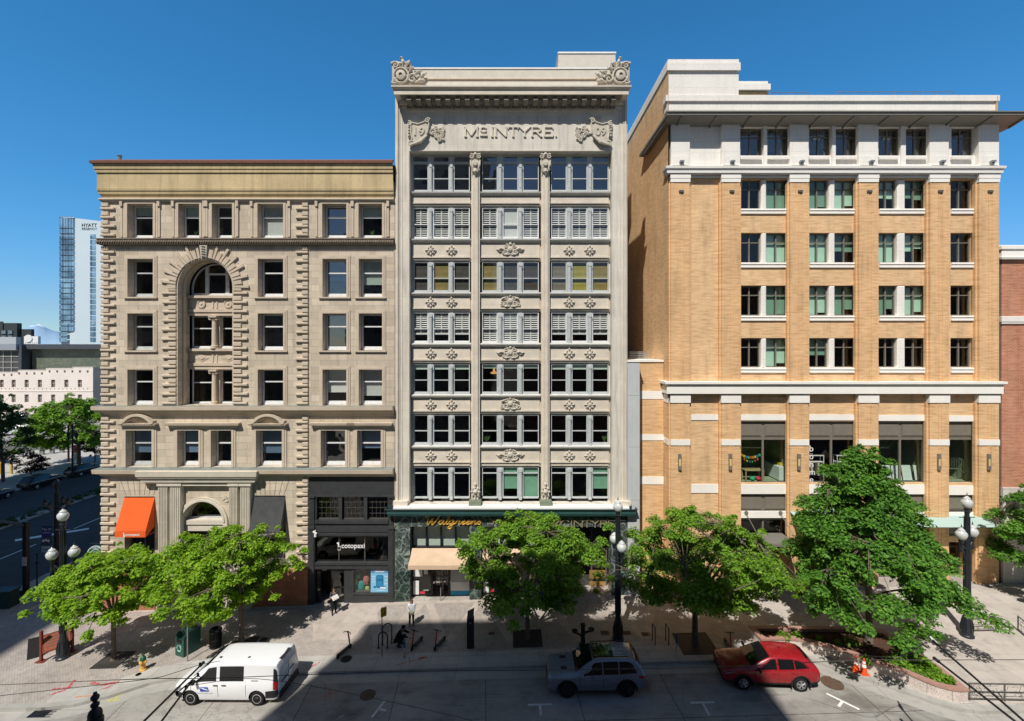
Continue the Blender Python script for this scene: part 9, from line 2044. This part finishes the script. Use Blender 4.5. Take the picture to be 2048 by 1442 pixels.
def stand(h=1.70, step=.05, arms='down', yaw_look=0):
    s = h/1.75; J = {}
    J['pelvis'] = (0,0,.95*s); J['waist'] = (0,.005,1.10*s); J['chest'] = (0,0,1.32*s); J['neck'] = (0,.01,1.48*s); J['jaw'] = (0,-.012,1.555*s); J['head'] = (0,-.012,1.63*s); J['crown'] = (0,.0,1.69*s)
    for k, q in (('l',1),('r',-1)):
        J[k+'s'] = (q*.18*s,.01,1.42*s); J[k+'h'] = (q*.095*s,0,.90*s); J[k+'k'] = (q*.11*s,-.03+q*step,.50*s); J[k+'a'] = (q*.12*s,.03+q*step,.075*s); J[k+'t'] = (q*.14*s,-.12+q*step,.035)
        if arms == 'down': J[k+'e'] = (q*.25*s,.03,1.13*s); J[k+'w'] = (q*.26*s,-.05,.90*s)
        elif arms == 'read': J[k+'e'] = (q*.23*s,-.04,1.15*s); J[k+'w'] = (q*.12*s,-.28,1.16*s)
        elif arms == 'front': J[k+'e'] = (q*.24*s,.0,1.14*s); J[k+'w'] = (q*.10*s,-.17,.98*s)
    return J
DARKT = plain('charcoal_tee', (.06,.063,.066), .9, .1, var=.15); DARKJ = plain('black_jeans', (.018,.019,.022), .9, .1, var=.2); HAIRB = plain('dark_hair', (.02,.014,.012), .6, .3); SHOE = plain('black_shoe', (.015,.015,.015), .6); PALE = plain('white_blouse', (.66,.67,.70), .9, .1, var=.08); HAIRR = plain('brown_hair', (.10,.045,.03), .6, .3)
def paper(o, J, hd, face, sd):
    m = MB(); c = Vector((0,-.34,1.20)); m.xf = Matrix.Translation(c) @ Matrix.Rotation(radians(35),4,'X') @ Matrix.Rotation(radians(-14),4,'Y'); m.box(-.19,.19,-.004,.004,-.10,.20); m.cur = 1
    for k in range(5): m.box(-.15,.15,-.006,-.004,-.05+.045*k,-.035+.045*k)
    m.cur = 0; q = m.obj('newspaper', [plain('newsprint', (.68,.69,.68), .8, var=.08), plain('newsprint_ink', (.35,.36,.37), .8)], None); return q
def tee(o, J, hd, face, sd):
    m = MB(); m.box(-.055,.055,-.138,-.128,1.20,1.34); m.obj('shirt_print', plain('print_blue', (.03,.16,.45), .8), o)
p1 = person('person in charcoal t-shirt and black trousers reading a sheet before the black shop door', stand(1.76,.06,'read'), (0,-1,-.2), DARKT, DARKJ, HAIRB, SHOE, tee, SKIN)
x1, y1 = G(668,1228,.16); put(p1, x1, y1, radians(35), .16)
m = MB(); m.xf = Matrix.Translation((x1,y1,gz(x1)+.16)) @ Matrix.Rotation(radians(35),4,'Z') @ Matrix.Translation((0,-.33,1.20)) @ Matrix.Rotation(radians(-52),4,'X') @ Matrix.Rotation(radians(-14),4,'Y'); m.box(-.20,.20,-.004,.004,-.12,.18); m.cur = 1
for k in range(5): m.box(-.15,.15,-.006,-.004,-.07+.045*k,-.055+.045*k)
tag(m.obj('paper_sheet', [plain('newsprint', (.68,.69,.68), .8, var=.08), plain('newsprint_ink', (.35,.36,.37), .8)]), 'white printed sheet held open by the reading person', 'paper')
def bag(o, J, hd, face, sd): pass
p2 = person('person in white blouse and black trousers standing in sun on the pavement', stand(1.64,.04,'front'), (0,-1,.0), PALE, DARKJ, HAIRR, plain('tan_shoe', (.30,.17,.12), .6), bag, SKIN, 'long', .14)
x2, y2 = G(823,1251.5,.16); put(p2, x2, y2, radians(12), .16)
m = MB(); m.xf = Matrix.Translation((x2,y2,gz(x2)+.16)) @ Matrix.Rotation(radians(12),4,'Z'); m.bbox(-.10,.14,-.25,-.16,.80,.98,.02); m.cur = 0; m.tube([(-.08,-.2,.97),(-.17,-.08,1.25),(-.1,.02,1.38)], .012, 5); m.tube([(.12,-.2,.97),(.2,-.05,1.2)], .012, 5); tag(m.obj('handbag', plain('cream_bag', (.52,.49,.36), .6)), 'small cream handbag held by the person in the white blouse', 'bag')
# crouching person in black, reaching towards the scooter (facing +x)
s = 1.0
Jc = dict(pelvis=(0,.22,.30), waist=(0,.16,.44), chest=(0,.02,.66), neck=(0,-.10,.80), jaw=(0,-.15,.86), head=(0,-.17,.94), crown=(0,-.16,1.0), ls=(.18,.0,.74), rs=(-.18,.0,.74), le=(.24,-.22,.62), re=(-.25,-.25,.66), lw=(.16,-.46,.62), rw=(-.20,-.55,.60), lh=(.11,.18,.28), rh=(-.11,.18,.28), lk=(.20,-.20,.48), rk=(-.20,-.18,.46), la=(.17,.05,.08), ra=(-.17,.06,.08), lt=(.19,-.11,.035), rt=(-.19,-.10,.035))
BLKJ = plain('black_jacket', (.014,.014,.016), .9, .1, var=.25)
def cap(o, J, hd, face, sd):
    m = MB(); m.lathe([(.10,.0),(.105,.03),(.085,.09),(.04,.125),(.0,.13)], (hd[0],hd[1]+.012,hd[2]+.015), 14); m.obj('beanie', BLKJ, o, smooth=True)
    m = MB(); m.lathe([(.085,-.02),(.10,.0),(.085,.05),(.06,.06)], (J['neck'][0],J['neck'][1]+.02,J['neck'][2]-.03), 12); m.obj('scarf', plain('grey_scarf', (.09,.09,.095), .9), o)
p3 = person('person in black jacket and beanie crouching on the pavement reaching to a scooter', Jc, (0,-1,-.2), BLKJ, DARKJ, None, SHOE, cap, SKIND, 'long')
x3, y3 = G(801,1291,.15); put(p3, x3, y3, radians(78), .15, 1.12)
# ================================================================ every separate piece of a repeated part becomes a part of its own
def split_part(o, name, gap=.05):
    me = o.data; nv = len(me.vertices); co = np.empty(nv*3); me.vertices.foreach_get('co', co); co = co.reshape(-1, 3)
    par = list(range(nv))
    def find(a):
        while par[a] != a: par[a] = par[par[a]]; a = par[a]
        return a
    polys = [tuple(p.vertices) for p in me.polygons]; mi = [p.material_index for p in me.polygons]; sm_ = [p.use_smooth for p in me.polygons]
    for p in polys:
        r = find(p[0])
        for v in p[1:]: par[find(v)] = r
    roots = {}
    for v in range(nv): roots.setdefault(find(v), []).append(v)
    ks = list(roots); lo = [co[roots[k]].min(0)-gap for k in ks]; hi = [co[roots[k]].max(0)+gap for k in ks]; g = list(range(len(ks)))
    def gf(a):
        while g[a] != a: a = g[a]
        return a
    for i in range(len(ks)):
        for j in range(i):
            if (lo[i] < hi[j]).all() and (lo[j] < hi[i]).all(): g[gf(i)] = gf(j)
    of = {k: gf(i) for i, k in enumerate(ks)}; groups = {}
    for n_, p in enumerate(polys): groups.setdefault(of[find(p[0])], []).append(n_)
    if len(groups) < 2: o.name = name; return
    for ids in groups.values():
        remap = {}; fs = []
        for n_ in ids: fs.append([remap.setdefault(v, len(remap)) for v in polys[n_]])
        nm = bpy.data.meshes.new(name); nm.from_pydata([tuple(co[v]) for v in remap], [], fs)
        for mt in me.materials: nm.materials.append(mt)
        nm.polygons.foreach_set('material_index', [mi[n_] for n_ in ids]); nm.polygons.foreach_set('use_smooth', [sm_[n_] for n_ in ids]); nm.update()
        c = bpy.data.objects.new(name, nm); COL.objects.link(c); c.parent = o.parent; c.matrix_parent_inverse = o.matrix_parent_inverse.copy(); c.matrix_basis = o.matrix_basis.copy()
    bpy.data.objects.remove(o)
SINGLE = {'anchor_plates':'anchor_plate','canopy_brackets':'canopy_bracket','carved_spandrel':'carved_spandrel','corner_pier':'corner_pier','dentils':'dentil','door_gaps':'door_gap','eyes_and_mouth':'facial_feature','face_relief':'facial_relief',
 'hub_cap':'hub_cap','lamp_fitter':'lamp_fitter','lintel_joints':'lintel_joint','marble_plinth':'marble_plinth','notices':'notice','pier_base':'pier_base','pier_moulding':'pier_moulding','pilaster_band':'pilaster_band','pilaster_caps':'pilaster_cap','roof_aerial':'roof_aerial','rear_door_seam':'rear_door_fitting',
 'spandrel_ornament':'spandrel_ornament','spandrel_panels':'spandrel_panel','window_sills':'sill_course','window_surrounds':'window_surround','steering_column':'steering_column','wall_joints':'wall_joint','wheel_arch_trim':'wheel_arch_trim','white_band':'white_band','flank_band':'flank_band','white_panels':'white_panel','window_lettering':'window_letter','window_row':'window','roof_railing':'roof_railing','window_trim':'window_trim'}
for o in [o for o in bpy.data.objects if o.type == 'MESH' and o.parent and o.name.split('.')[0] in SINGLE]:
    split_part(o, SINGLE[o.name.split('.')[0]], .02 if o.name.startswith('dentil') else .05)
